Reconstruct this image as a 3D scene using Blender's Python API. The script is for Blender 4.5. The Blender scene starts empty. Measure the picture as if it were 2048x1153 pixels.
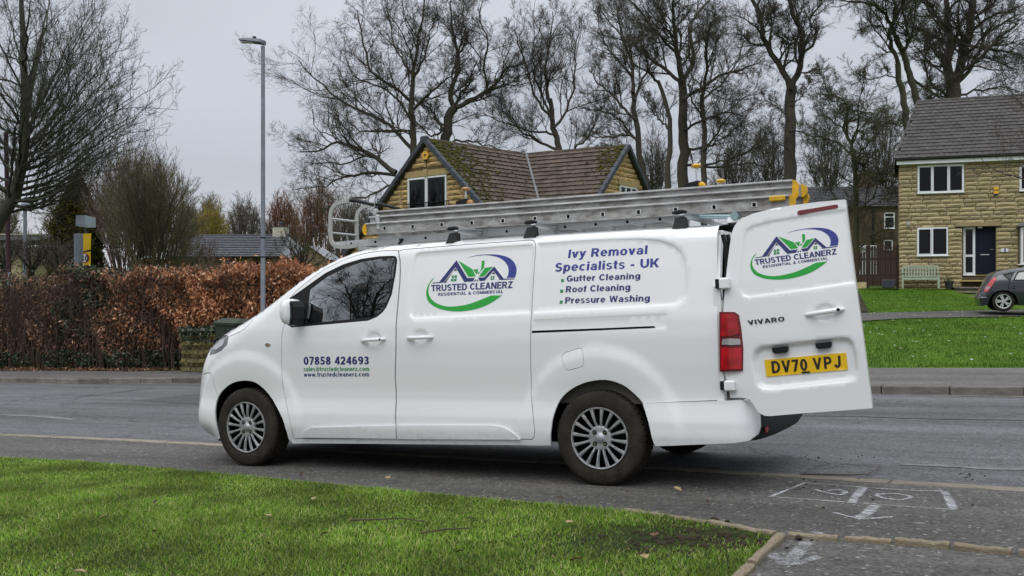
import bpy, math, random
import numpy as np
from mathutils import Vector, Matrix
from mathutils.geometry import delaunay_2d_cdt
R_ = math.radians
random.seed(7); rng = np.random.default_rng(7)
SC = bpy.context.scene; COL = SC.collection
# ------------------------------------------------------------------ camera
FPX = 1979.0                       # focal length in pixels of the 2048 px wide photograph
CAMZ = 1.5
cam_d = bpy.data.cameras.new('camera'); cam = bpy.data.objects.new('camera', cam_d); COL.objects.link(cam)
cam_d.sensor_width = 36.0; cam_d.lens = 36.0 * FPX / 2048.0; cam_d.clip_start = 0.1; cam_d.clip_end = 3000
cam.location = (0, 0, CAMZ); cam.rotation_euler = (R_(90), 0, 0)
SC.camera = cam
# ------------------------------------------------------------------ sky, sun, exposure
SUN_EL, SUN_AZ = 52.0, 205.0       # azimuth clockwise from +Y
w = bpy.data.worlds.new('World'); SC.world = w; w.use_nodes = True
nt = w.node_tree; nt.nodes.clear()
N = nt.nodes.new; L = nt.links.new
outw = N('ShaderNodeOutputWorld'); bg = N('ShaderNodeBackground'); bg.inputs['Strength'].default_value = 0.10
sky = N('ShaderNodeTexSky'); sky.sky_type = 'NISHITA'; sky.sun_disc = False
sky.sun_elevation = R_(SUN_EL); sky.sun_rotation = R_(SUN_AZ); sky.air_density = 1.0; sky.dust_density = 3.0
tc = N('ShaderNodeTexCoord'); sep = N('ShaderNodeSeparateXYZ'); L(tc.outputs['Generated'], sep.inputs[0])
# overcast cloud deck: soft grey, brighter towards the zenith as an overcast sky is
ramp = N('ShaderNodeMapRange'); ramp.inputs['From Min'].default_value = 0.0; ramp.inputs['From Max'].default_value = 1.0
ramp.inputs['To Min'].default_value = 0.0; ramp.inputs['To Max'].default_value = 1.0; ramp.clamp = True
L(sep.outputs['Z'], ramp.inputs['Value'])
cr = N('ShaderNodeValToRGB'); L(ramp.outputs[0], cr.inputs[0])
e = cr.color_ramp.elements
e[0].position = 0.0; e[0].color = (6.7, 6.8, 7.1, 1)
e[1].position = 1.0; e[1].color = (18.5, 18.9, 19.5, 1)
m1 = cr.color_ramp.elements.new(0.12); m1.color = (5.15, 5.5, 6.15, 1)
m2 = cr.color_ramp.elements.new(0.30); m2.color = (6.6, 7.0, 7.7, 1)
mp = N('ShaderNodeMapping'); mp.inputs['Scale'].default_value = (1.2, 1.2, 3.2); L(tc.outputs['Generated'], mp.inputs[0])
nz = N('ShaderNodeTexNoise'); nz.inputs['Scale'].default_value = 1.7; nz.inputs['Detail'].default_value = 4; nz.inputs['Roughness'].default_value = 0.45
L(mp.outputs[0], nz.inputs['Vector'])
mr = N('ShaderNodeMapRange'); mr.inputs['From Min'].default_value = 0.3; mr.inputs['From Max'].default_value = 0.7
mr.inputs['To Min'].default_value = 0.89; mr.inputs['To Max'].default_value = 1.13; L(nz.outputs['Fac'], mr.inputs['Value'])
mul = N('ShaderNodeVectorMath'); mul.operation = 'SCALE'; L(cr.outputs['Color'], mul.inputs[0]); L(mr.outputs[0], mul.inputs['Scale'])
mix = N('ShaderNodeMixRGB'); mix.inputs['Fac'].default_value = 0.93; L(sky.outputs['Color'], mix.inputs['Color1']); L(mul.outputs[0], mix.inputs['Color2'])
L(mix.outputs[0], bg.inputs['Color']); L(bg.outputs[0], outw.inputs[0])
sd = bpy.data.lights.new('sun', 'SUN'); sd.energy = 0.9; sd.angle = R_(40); sd.color = (1.0, 0.97, 0.93)
sun = bpy.data.objects.new('sun', sd); COL.objects.link(sun)
_d = Vector((math.sin(R_(SUN_AZ))*math.cos(R_(SUN_EL)), math.cos(R_(SUN_AZ))*math.cos(R_(SUN_EL)), math.sin(R_(SUN_EL))))
sun.rotation_euler = _d.to_track_quat('Z', 'Y').to_euler(); sun.location = (0, -5, 12)
SC.view_settings.view_transform = 'Standard'; SC.view_settings.look = 'None'
SC.view_settings.exposure = 0.0; SC.view_settings.gamma = 1.0; SC.view_settings.use_curve_mapping = False
SC.render.engine = 'CYCLES'; SC.cycles.use_denoising = True; SC.cycles.max_bounces = 6; SC.cycles.transparent_max_bounces = 12
SC.cycles.sample_clamp_indirect = 6.0

# ------------------------------------------------------------------ materials
def mat(name, col, rough=0.7, metal=0.0, var=0.0, vscale=6.0, col2=None, bump=0.0, bscale=40.0, coat=0.0, spec=None,
        obj_rand=0.0, island=0.0, detail=5.0, coords='Object', trans=0.0, stretch=None, sheen=0.0):
    m = bpy.data.materials.new(name); m.use_nodes = True
    n = m.node_tree.nodes; l = m.node_tree.links
    b = n['Principled BSDF']; b.inputs['Roughness'].default_value = rough; b.inputs['Metallic'].default_value = metal
    b.inputs['Base Color'].default_value = (*col, 1)
    if spec is not None: b.inputs['Specular IOR Level'].default_value = spec
    if coat: b.inputs['Coat Weight'].default_value = coat; b.inputs['Coat Roughness'].default_value = 0.05
    vec = None
    if var or bump:
        t = n.new('ShaderNodeTexCoord'); vec = t.outputs[coords]
        if stretch:
            mpn = n.new('ShaderNodeMapping'); mpn.inputs['Scale'].default_value = stretch; l.new(vec, mpn.inputs[0]); vec = mpn.outputs[0]
    last = None
    if var:
        q = n.new('ShaderNodeTexNoise'); q.inputs['Scale'].default_value = vscale; q.inputs['Detail'].default_value = detail
        q.inputs['Roughness'].default_value = 0.65
        l.new(vec, q.inputs['Vector'])
        r = n.new('ShaderNodeMapRange'); r.inputs['From Min'].default_value = 0.32; r.inputs['From Max'].default_value = 0.68
        l.new(q.outputs['Fac'], r.inputs['Value'])
        c2 = col2 if col2 else tuple(c*(1-var) for c in col)
        mx = n.new('ShaderNodeMixRGB'); mx.inputs['Color1'].default_value = (*col, 1); mx.inputs['Color2'].default_value = (*c2, 1)
        l.new(r.outputs[0], mx.inputs['Fac']); last = mx.outputs[0]
    for amount, kind in ((obj_rand, 'o'), (island, 'i')):
        if amount:
            if kind == 'o': s = n.new('ShaderNodeObjectInfo').outputs['Random']
            else: s = n.new('ShaderNodeNewGeometry').outputs['Random Per Island']
            r = n.new('ShaderNodeMapRange'); r.inputs['To Min'].default_value = 1-amount; r.inputs['To Max'].default_value = 1+amount
            l.new(s, r.inputs['Value'])
            v = n.new('ShaderNodeVectorMath'); v.operation = 'SCALE'; l.new(r.outputs[0], v.inputs['Scale'])
            if last: l.new(last, v.inputs[0])
            else: v.inputs[0].default_value = col
            last = v.outputs[0]
    if last: l.new(last, b.inputs['Base Color'])
    if bump:
        q = n.new('ShaderNodeTexNoise'); q.inputs['Scale'].default_value = bscale; q.inputs['Detail'].default_value = 6
        l.new(vec, q.inputs['Vector'])
        bp = n.new('ShaderNodeBump'); bp.inputs['Strength'].default_value = bump; bp.inputs['Distance'].default_value = 0.02
        l.new(q.outputs['Fac'], bp.inputs['Height']); l.new(bp.outputs[0], b.inputs['Normal'])
    return m

def ramp_mat(name, stops, vscale, rough=0.9, spec=.15, bump=0.3, bscale=60, island=0.0, by='noise', coords='Object', stretch=None, translucent=0.0):
    """colour ramp over noise, or over Random Per Island"""
    m = bpy.data.materials.new(name); m.use_nodes = True
    n = m.node_tree.nodes; l = m.node_tree.links; b = n['Principled BSDF']; b.inputs['Roughness'].default_value = rough; b.inputs['Specular IOR Level'].default_value = spec
    t = n.new('ShaderNodeTexCoord'); vec = t.outputs[coords]
    if stretch:
        mpn = n.new('ShaderNodeMapping'); mpn.inputs['Scale'].default_value = stretch; l.new(vec, mpn.inputs[0]); vec = mpn.outputs[0]
    if by == 'noise':
        q = n.new('ShaderNodeTexNoise'); q.inputs['Scale'].default_value = vscale; q.inputs['Detail'].default_value = 8; q.inputs['Roughness'].default_value = 0.68
        l.new(vec, q.inputs['Vector']); src = q.outputs['Fac']
    else:
        src = n.new('ShaderNodeNewGeometry').outputs['Random Per Island']
    c = n.new('ShaderNodeValToRGB'); els = c.color_ramp.elements
    while len(els) < len(stops): els.new(0.5)
    for i, (p, cc) in enumerate(stops): els[i].position = p; els[i].color = (*cc, 1)
    l.new(src, c.inputs[0]); last = c.outputs[0]
    if by != 'noise' and vscale:
        q = n.new('ShaderNodeTexNoise'); q.inputs['Scale'].default_value = vscale; q.inputs['Detail'].default_value = 3; l.new(vec, q.inputs['Vector'])
        r = n.new('ShaderNodeMapRange'); r.inputs['From Min'].default_value = .35; r.inputs['From Max'].default_value = .65
        r.inputs['To Min'].default_value = 0.6; r.inputs['To Max'].default_value = 1.3; l.new(q.outputs['Fac'], r.inputs['Value'])
        v = n.new('ShaderNodeVectorMath'); v.operation = 'SCALE'; l.new(last, v.inputs[0]); l.new(r.outputs[0], v.inputs['Scale']); last = v.outputs[0]
    l.new(last, b.inputs['Base Color'])
    if translucent:
        tr = n.new('ShaderNodeBsdfTranslucent'); l.new(last, tr.inputs['Color'])
        ms = n.new('ShaderNodeMixShader'); ms.inputs[0].default_value = translucent
        l.new(b.outputs[0], ms.inputs[1]); l.new(tr.outputs[0], ms.inputs[2]); l.new(ms.outputs[0], n['Material Output'].inputs[0])
    if bump:
        q = n.new('ShaderNodeTexNoise'); q.inputs['Scale'].default_value = bscale; q.inputs['Detail'].default_value = 5; l.new(vec, q.inputs['Vector'])
        bp = n.new('ShaderNodeBump'); bp.inputs['Strength'].default_value = bump; bp.inputs['Distance'].default_value = 0.02
        l.new(q.outputs['Fac'], bp.inputs['Height']); l.new(bp.outputs[0], b.inputs['Normal'])
    return m

def glass_mat(name, tint=(0.35, 0.42, 0.42), refl=0.12, rough=0.0, fs=1.0):
    m = bpy.data.materials.new(name); m.use_nodes = True
    n = m.node_tree.nodes; l = m.node_tree.links; n.remove(n['Principled BSDF'])
    tr = n.new('ShaderNodeBsdfTransparent'); tr.inputs[0].default_value = (*tint, 1)
    g = n.new('ShaderNodeBsdfGlossy'); g.inputs['Roughness'].default_value = rough; g.inputs[0].default_value = (0.9, 0.95, 0.95, 1)
    fr = n.new('ShaderNodeFresnel'); fr.inputs[0].default_value = 1.5
    ad = n.new('ShaderNodeMath'); ad.operation = 'ADD'; ad.operation = 'MULTIPLY_ADD'; ad.inputs[1].default_value = fs; ad.inputs[2].default_value = refl; ad.use_clamp = True; l.new(fr.outputs[0], ad.inputs[0])
    ms = n.new('ShaderNodeMixShader'); l.new(ad.outputs[0], ms.inputs[0]); l.new(tr.outputs[0], ms.inputs[1]); l.new(g.outputs[0], ms.inputs[2])
    l.new(ms.outputs[0], n['Material Output'].inputs[0])
    return m

# ------------------------------------------------------------------ object helpers
def tag(o, label=None, cat=None, group=None, kind=None):
    if label: o['label'] = label
    if cat: o['category'] = cat
    if group: o['group'] = group
    if kind: o['kind'] = kind
    return o
def empty(name, loc=(0, 0, 0), rz=0.0, parent=None):
    o = bpy.data.objects.new(name, None); COL.objects.link(o); o.location = loc; o.rotation_euler = (0, 0, rz)
    o.empty_display_size = 0.2
    if parent: o.parent = parent
    return o
def mesh_obj(name, verts, faces, m=None, parent=None, smooth=False, angle=None):
    me = bpy.data.meshes.new(name)
    me.from_pydata([tuple(map(float, v)) for v in verts], [], [tuple(int(i) for i in f) for f in faces]); me.update()
    if m: me.materials.append(m)
    if smooth:
        me.polygons.foreach_set('use_smooth', [True]*len(me.polygons))
        if angle: me.set_sharp_from_angle(angle=R_(angle))
    o = bpy.data.objects.new(name, me); COL.objects.link(o)
    if parent: o.parent = parent
    return o
def fast_mesh(name, V, F, m=None, parent=None, smooth=False):
    """V (n,3) float, F (m,k) int, all faces k-gons"""
    V = np.asarray(V, np.float32); F = np.asarray(F, np.int32); k = F.shape[1]
    me = bpy.data.meshes.new(name)
    me.vertices.add(len(V)); me.vertices.foreach_set('co', V.ravel())
    me.loops.add(F.size); me.loops.foreach_set('vertex_index', F.ravel())
    me.polygons.add(len(F)); me.polygons.foreach_set('loop_start', np.arange(0, F.size, k, dtype=np.int32))
    if smooth: me.polygons.foreach_set('use_smooth', np.ones(len(F), bool))
    me.update(calc_edges=True)
    if m: me.materials.append(m)
    o = bpy.data.objects.new(name, me); COL.objects.link(o)
    if parent: o.parent = parent
    return o
class MB:
    def __init__(s): s.v = []; s.f = []
    def add(s, vs, fs):
        b = len(s.v); s.v += [tuple(x) for x in vs]; s.f += [tuple(i+b for i in f) for f in fs]; return s
    def box(s, c, d, rz=0.0, ch=0.0):
        x, y, z = d[0]/2, d[1]/2, d[2]/2
        cs, sn = math.cos(rz), math.sin(rz)
        if ch <= 0:
            pts = [(i*x, j*y, k*z) for k in (-1, 1) for j in (-1, 1) for i in (-1, 1)]
            fs = [(0, 2, 3, 1), (4, 5, 7, 6), (0, 1, 5, 4), (2, 6, 7, 3), (0, 4, 6, 2), (1, 3, 7, 5)]
        else:
            a = min(ch, x*.9, y*.9, z*.9); pts = []; fs = []
            def rect(xx, yy, zz): return [(-xx, -yy, zz), (xx, -yy, zz), (xx, yy, zz), (-xx, yy, zz)]
            for xx, yy, zz in ((x-a, y-a, -z), (x, y, -z+a), (x, y, z-a), (x-a, y-a, z)): pts += rect(xx, yy, zz)
            for r in range(3):
                for i in range(4):
                    j = (i+1) % 4; fs.append((r*4+i, r*4+j, r*4+4+j, r*4+4+i))
            fs += [(3, 2, 1, 0), (12, 13, 14, 15)]
        s.add([(c[0]+p[0]*cs-p[1]*sn, c[1]+p[0]*sn+p[1]*cs, c[2]+p[2]) for p in pts], fs); return s
    def tube(s, pts, r, n=8, cap=True):
        pts = [Vector(p) for p in pts]; rr = r if isinstance(r, (list, tuple)) else [r]*len(pts)
        base = len(s.v); up = None
        for i, p in enumerate(pts):
            t = (pts[min(i+1, len(pts)-1)]-pts[max(i-1, 0)]).normalized()
            if up is None: up = t.orthogonal().normalized()
            up = (up - t*up.dot(t)).normalized(); b = t.cross(up)
            for k in range(n):
                a = 2*math.pi*k/n; s.v.append(tuple(p+(up*math.cos(a)+b*math.sin(a))*rr[i]))
        for i in range(len(pts)-1):
            for k in range(n):
                a = base+i*n+k; b2 = base+i*n+(k+1) % n; s.f.append((a, b2, b2+n, a+n))
        if cap:
            s.f.append(tuple(base+k for k in range(n))[::-1]); e_ = base+(len(pts)-1)*n; s.f.append(tuple(e_+k for k in range(n)))
        return s
    def lathe(s, prof, n=32, axis='y', c=(0, 0, 0), close=False):
        """prof list of (radius, height)"""
        base = len(s.v)
        for r, h in prof:
            for k in range(n):
                a = 2*math.pi*k/n; p = (r*math.cos(a), h, r*math.sin(a)) if axis == 'y' else (r*math.cos(a), r*math.sin(a), h)
                s.v.append((c[0]+p[0], c[1]+p[1], c[2]+p[2]))
        for i in range(len(prof)-1):
            for k in range(n):
                a = base+i*n+k; b = base+i*n+(k+1) % n; s.f.append((a, b, b+n, a+n))
        if prof[0][0] > 1e-6 and close: s.f.append(tuple(base+k for k in range(n)))
        if prof[-1][0] > 1e-6 and close: e_ = base+(len(prof)-1)*n; s.f.append(tuple(e_+k for k in range(n)))
        return s
    def prism(s, poly, a, b, plane='xz'):
        """poly 2D extruded between a and b on the remaining axis"""
        n = len(poly); base = len(s.v)
        for d in (a, b):
            for p in poly:
                s.v.append({'xz': (p[0], d, p[1]), 'xy': (p[0], p[1], d), 'yz': (d, p[0], p[1])}[plane])
        s.f.append(tuple(base+i for i in range(n))); s.f.append(tuple(base+n+i for i in range(n))[::-1])
        for i in range(n):
            j = (i+1) % n; s.f.append((base+i, base+j, base+n+j, base+n+i))
        return s
    def build(s, name, m=None, parent=None, smooth=False, angle=35):
        return mesh_obj(name, s.v, s.f, m, parent, smooth, angle)
def copy_tree(o, parent=None):
    c = o.copy(); COL.objects.link(c)
    if parent: c.parent = parent
    for ch in list(o.children): copy_tree(ch, c)
    return c
def inst(src, name, loc, rz=0.0, scale=(1, 1, 1), parent=None):
    """another object sharing src's mesh"""
    o = bpy.data.objects.new(name, src); COL.objects.link(o); o.location = loc; o.rotation_euler = (0, 0, rz); o.scale = scale
    if parent: o.parent = parent
    return o
# ------------------------------------------------------------------ measuring helpers (photograph -> real planes)
def at(u, v, Y):  return Vector(((u-1024)/FPX*Y, Y, CAMZ+(576-v)/FPX*Y))
GA, GB = 0.0306, -0.0334
def gz(x, y): return CAMZ - 1.386 + GA*(x-0.63) + GB*(y-6.92)
def G(u, v, dz=0.0):
    """where the ray through a photograph pixel meets the street plane"""
    du, dv = (u-1024)/FPX, (576-v)/FPX
    # CAMZ + dv*Y = z0 + GA*(du*Y) + GB*Y
    z0 = CAMZ-1.386-GA*0.63-GB*6.92+dz
    Y = (z0-CAMZ)/(dv-GA*du-GB); return Vector((du*Y, Y, CAMZ+dv*Y))
# bold sans lettering drawn from strokes: stem weight w, cap height 1, small letters 0.74
_W, _WH = .235, .19
def _bar(x0, y0, x1, y1): return [(x0, y0), (x1, y0), (x1, y1), (x0, y1)]
def _V(x, a=0., b=1., w=None): w = (w or _W); return _bar(x-w/2, a, x+w/2, b)
def _H(a, b, y, w=None): w = (w or _WH); return _bar(a, y-w/2, b, y+w/2)
def _D(x0, y0, x1, y1, w=None):
    w = (w or _W)*math.hypot(x1-x0, y1-y0)/abs(y1-y0)/2*.96; return [(x0-w, y0), (x0+w, y0), (x1+w, y1), (x1-w, y1)]
def _C(cx, cy, rx, ry, a0=0, a1=360, w=None, wh=None):
    w = w or _W; wh = wh or _WH; n = max(4, int(abs(a1-a0)/18)); A = [math.radians(a0+(a1-a0)*i/n) for i in range(n+1)]
    o = [(cx+rx*math.cos(t), cy+ry*math.sin(t)) for t in A]; i_ = [(cx+(rx-w)*math.cos(t), cy+(ry-wh)*math.sin(t)) for t in A]
    if abs(a1-a0) >= 360: return [('ring', o[:-1], i_[:-1])]
    return o+i_[::-1]
_GL = {
 'A': (.86, [_D(.11, 0, .43, 1), _D(.75, 0, .43, 1), _H(.2, .66, .30)]), 'B': (.78, [_V(.13), _H(.1, .45, .91), _H(.1, .45, .5), _H(.1, .45, .09), _C(.42, .745, .32, .255, -90, 90), _C(.42, .285, .36, .285, -90, 90)]),
 'C': (.84, [_C(.44, .5, .43, .51, 38, 322)]), 'D': (.82, [_V(.13), _H(.1, .4, .9125), _H(.1, .4, .0875), _C(.38, .5, .43, .5, -90, 90)]), 'E': (.72, [_V(.13), _H(.1, .70, .9125), _H(.1, .65, .51), _H(.1, .72, .0875)]),
 'G': (.88, [_C(.44, .5, .43, .51, 42, 325), _H(.46, .86, .44), _V(.765, .1, .5)]), 'H': (.84, [_V(.13), _V(.71), _H(.1, .8, .5)]), 'I': (.30, [_V(.15)]), 'J': (.66, [_V(.53, .28, 1), _C(.33, .31, .31, .32, 185, 360)]),
 'K': (.86, [_V(.13), _D(.28, .36, .70, 1), _D(.70, 0, .38, .55)]), 'L': (.68, [_V(.13), _H(.1, .68, .0875)]), 'M': (1.0, [_V(.13), _V(.87), _D(.17, 1, .5, .05, .19), _D(.83, 1, .5, .05, .19)]), 'N': (.86, [_V(.13), _V(.73), _D(.16, 1, .70, 0)]),
 'O': (.90, _C(.45, .5, .44, .51)), 'P': (.76, [_V(.13), _H(.1, .42, .9125), _H(.1, .42, .45), _C(.42, .681, .33, .319, -90, 90)]), 'R': (.82, [_V(.13), _H(.1, .45, .9125), _H(.1, .45, .48), _C(.44, .695, .33, .305, -90, 90), _D(.68, 0, .46, .46)]),
 'S': (.78, [_C(.39, .715, .355, .295, 25, 262), _C(.39, .285, .365, .295, -158, 82), _D(.47, .42, .31, .58, .17)]), 'T': (.76, [_V(.38), _H(.0, .76, .9125)]), 'U': (.84, [_V(.13, .35), _V(.71, .35), _C(.42, .37, .3975, .385, 180, 360)]), 'V': (.84, [_D(.42, 0, .12, 1), _D(.42, 0, .72, 1)]),
 'W': (1.18, [_D(.33, 0, .12, 1, .2), _D(.33, 0, .59, 1, .2), _D(.85, 0, .59, 1, .2), _D(.85, 0, 1.06, 1, .2)]), 'Z': (.76, [_H(.05, .72, .9125), _H(.03, .75, .0875), _D(.16, .1, .59, .9)]), 'Y': (.84, [_V(.42, 0, .45), _D(.42, .38, .12, 1), _D(.42, .38, .72, 1)]),
 '&': (.90, _C(.38, .745, .24, .26, 0, 360, .17, .15)+[_C(.36, .27, .34, .29, 80, 345), _D(.80, 0, .30, .62), _D(.66, .12, .80, .42, .16)]), '-': (.42, [_H(.04, .38, .36, .2)]), '.': (.28, [_V(.14, 0, .21)]),
 '@': (.98, _C(.49, .42, .47, .54, 0, 360, .11, .11)+_C(.45, .42, .22, .27, 0, 360, .11, .11)+[_V(.68, .2, .68, .12)]), ' ': (.34, []),
 'a': (.68, [_V(.53, 0, .5), _C(.34, .47, .30, .285, 15, 165, .21, .15), _C(.30, .22, .28, .235, 90, 360-40, .2, .15), _H(.28, .5, .385, .14)]), 'c': (.66, [_C(.35, .37, .34, .385, 42, 318, None, .16)]), 'd': (.72, [_V(.59)]+_C(.34, .37, .33, .385, 0, 360, None, .16)),
 'e': (.70, [_C(.35, .37, .34, .385, 0, 320, None, .15), _H(.1, .66, .365, .13)]), 'f': (.42, [_V(.20, 0, .7), _H(.0, .42, .66, .15), _C(.375, .75, .28, .27, 92, 180, None, .16)]), 'g': (.72, _C(.34, .38, .33, .375, 0, 360, None, .16)+[_V(.59, -.08, .74), _C(.35, -.02, .345, .26, 195, 350, None, .15)]),
 'h': (.70, [_V(.13), _V(.57, 0, .42), _C(.35, .41, .3275, .345, 0, 170, None, .17)]), 'i': (.30, [_V(.15, 0, .74), _V(.15, .84, 1.0)]), 'l': (.30, [_V(.15)]), 'm': (1.02, [_V(.13, 0, .74), _V(.51, 0, .42, .19), _V(.89, 0, .42), _C(.33, .41, .285, .345, 0, 165, .2, .17), _C(.71, .41, .2875, .345, 0, 165, .2, .17)]),
 'n': (.70, [_V(.13, 0, .74), _V(.57, 0, .42), _C(.35, .41, .3275, .345, 0, 165, None, .17)]), 'o': (.72, _C(.36, .37, .35, .385, 0, 360, None, .16)), 'p': (.72, [_V(.13, -.26, .74)]+_C(.38, .37, .33, .385, 0, 360, None, .16)), 'r': (.46, [_V(.13, 0, .74), _C(.38, .40, .32, .36, 80, 165, None, .19)]),
 's': (.62, [_C(.31, .535, .285, .215, 20, 262, .19, .135), _C(.31, .205, .295, .22, -158, 82, .19, .135), _D(.38, .31, .24, .43, .13)]), 't': (.42, [_V(.20, .12, .95), _H(.0, .42, .665, .15), _C(.345, .185, .2525, .195, 180, 275, None, .15)]), 'u': (.70, [_V(.57, 0, .74), _V(.13, .32, .74), _C(.35, .33, .3275, .345, 180, 350, None, .17)]),
 'v': (.66, [_D(.33, 0, .11, .74), _D(.33, 0, .55, .74)]), 'w': (.96, [_D(.27, 0, .10, .74, .18), _D(.27, 0, .48, .74, .18), _D(.69, 0, .48, .74, .18), _D(.69, 0, .86, .74, .18)]), 'y': (.66, [_D(.35, 0, .11, .74), _D(.22, -.26, .55, .74), _H(.02, .26, -.19, .14)]), 'z': (.60, [_H(.04, .56, .66, .15), _H(.02, .59, .075, .15), _D(.14, .1, .46, .65)]),
 '0': (.68, _C(.34, .5, .33, .51)), '1': (.5, [_V(.30), _D(.03, .66, .26, .93, .16)]), '2': (.66, [_C(.33, .70, .31, .31, -35, 175), _H(.02, .64, .0875), _D(.14, .1, .53, .57)]), '3': (.66, [_C(.31, .735, .28, .275, -90, 165), _C(.31, .27, .32, .28, -165, 90), _H(.2, .36, .505, .15)]),
 '4': (.70, [_V(.50), _H(.03, .69, .29), _D(.13, .29, .44, .98, .18)]), '5': (.66, [_H(.12, .60, .9125), _V(.175, .45, .95, .18), _C(.31, .315, .33, .325, -160, 130)]), '6': (.68, _C(.34, .32, .325, .33)+[_C(.36, .5, .345, .51, 55, 215)]), '7': (.64, [_H(.02, .62, .9125), _D(.24, 0, .52, .92)]),
 '8': (.68, _C(.34, .74, .29, .27)+_C(.34, .28, .33, .29)), '9': (.68, _C(.34, .68, .325, .33)+[_C(.32, .5, .345, .51, 235, 395)])}
_tc = {}
def text_mesh(s, off=0.0, space=1.0):
    if (s, space) in _tc: return _tc[(s, space)]
    V = []; F = []; x = 0.
    for ch in s:
        adv, prims = _GL[ch]
        if prims:
            pts = []; ed = []; polys = []
            for p in prims:
                loops = [p[1], p[2]] if p[0] == 'ring' else [p]
                for l_ in loops:
                    b = len(pts); pts += [Vector(q) for q in l_]; ed += [(b+i, b+(i+1) % len(l_)) for i in range(len(l_))]
                polys.append(loops)
            r = delaunay_2d_cdt(pts, ed, [], 0, 1e-5); P = np.array([tuple(v) for v in r[0]]); T = np.array([f for f in r[2] if len(f) == 3]); c = P[T].mean(1); ok = np.zeros(len(T), bool)
            for lo in polys: ok |= pip(c, lo[0]) & ~pip(c, lo[1]) if len(lo) == 2 else pip(c, lo[0])
            b = len(V); V += [(q[0]+x, q[1]) for q in P]; F += [tuple(int(i)+b for i in t) for t in T[ok]]
        x += adv+.10*space
    used = sorted({i for f in F for i in f}); m_ = {u: k for k, u in enumerate(used)}
    V = np.array([V[u] for u in used]); F = [tuple(m_[i] for i in f) for f in F]
    _tc[(s, space)] = (V, F); return V, F
def text_quad(s, quad, off=0.02, space=1.0):
    """text verts mapped bilinearly so that its left/right extents and baseline/cap height meet quad TL,TR,BR,BL"""
    V, F = text_mesh(s, off, space);     x0, x1 = V[:, 0].min(), V[:, 0].max(); h0, h1 = 0., 1.
    a = ((V[:, 0]-x0)/(x1-x0))[:, None]; b = ((V[:, 1]-h0)/(h1-h0))[:, None]
    TL, TR, BR, BL = [np.array(q, float)[None] for q in quad]
    return (BL*(1-a)+BR*a)*(1-b)+(TL*(1-a)+TR*a)*b, F
def pip(P, poly):
    """points (n,2) in polygon"""
    x, y = P[:, 0], P[:, 1]; inside = np.zeros(len(P), bool); n = len(poly)
    for i in range(n):
        x1, y1 = poly[i]; x2, y2 = poly[(i+1) % n]
        if y1 == y2: continue
        c = ((y1 > y) != (y2 > y)) & (x < (x2-x1)*(y-y1)/(y2-y1)+x1); inside ^= c
    return inside
def pdist(P, line, closed=True):
    """distance from points to a polyline"""
    A = np.asarray(line, float); B = np.roll(A, -1, 0)
    if not closed: A, B = A[:-1], B[:-1]
    D = B-A; q = np.maximum((D*D).sum(1), 1e-12); best = np.full(len(P), 1e9)
    for i in range(0, len(P), 4000):
        Q = P[i:i+4000]; X = Q[:, None]-A[None]; t = np.clip((X*D).sum(2)/q, 0, 1); X = X-t[..., None]*D
        best[i:i+4000] = np.sqrt((X*X).sum(2)).min(1)
    return best
def inset(poly, d):
    """shrink (d>0) a polygon"""
    P = np.asarray(poly, float); n = len(P)
    A = sum(P[i][0]*P[(i+1) % n][1]-P[(i+1) % n][0]*P[i][1] for i in range(n)); sg = 1 if A > 0 else -1
    o = []
    for i in range(n):
        e1 = P[i]-P[i-1]; e2 = P[(i+1) % n]-P[i]; e1 = e1/(np.hypot(*e1)+1e-9); e2 = e2/(np.hypot(*e2)+1e-9)
        n1 = np.array((-e1[1], e1[0]))*sg; n2 = np.array((-e2[1], e2[0]))*sg; m_ = n1+n2; l_ = max(m_@m_/2, 0.4)
        o.append(P[i]+m_*d/l_)
    return [tuple(p) for p in o]
def smooth_poly(P, k=4, closed=True):
    """Catmull-Rom resampling"""
    P = [np.array(p, float) for p in P]; n = len(P); o = []
    rngi = range(n) if closed else range(n-1)
    for i in rngi:
        p0 = P[i-1] if (closed or i > 0) else P[i]; p1 = P[i]; p2 = P[(i+1) % n]; p3 = P[(i+2) % n] if (closed or i+2 < n) else P[i+1]
        for j in range(k):
            t = j/k; o.append(tuple(0.5*((2*p1)+(-p0+p2)*t+(2*p0-5*p1+4*p2-p3)*t*t+(-p0+3*p1-3*p2+p3)*t**3)))
    if not closed: o.append(tuple(P[-1]))
    return o
def densify(poly, d, closed=True):
    o = []; n = len(poly)
    for i in range(n if closed else n-1):
        a = np.array(poly[i], float); b = np.array(poly[(i+1) % n], float); k = max(1, int(np.hypot(*(b-a))/d+.5))
        for j in range(k): o.append(tuple(a+(b-a)*j/k))
    if not closed: o.append(tuple(poly[-1]))
    return o
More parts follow.
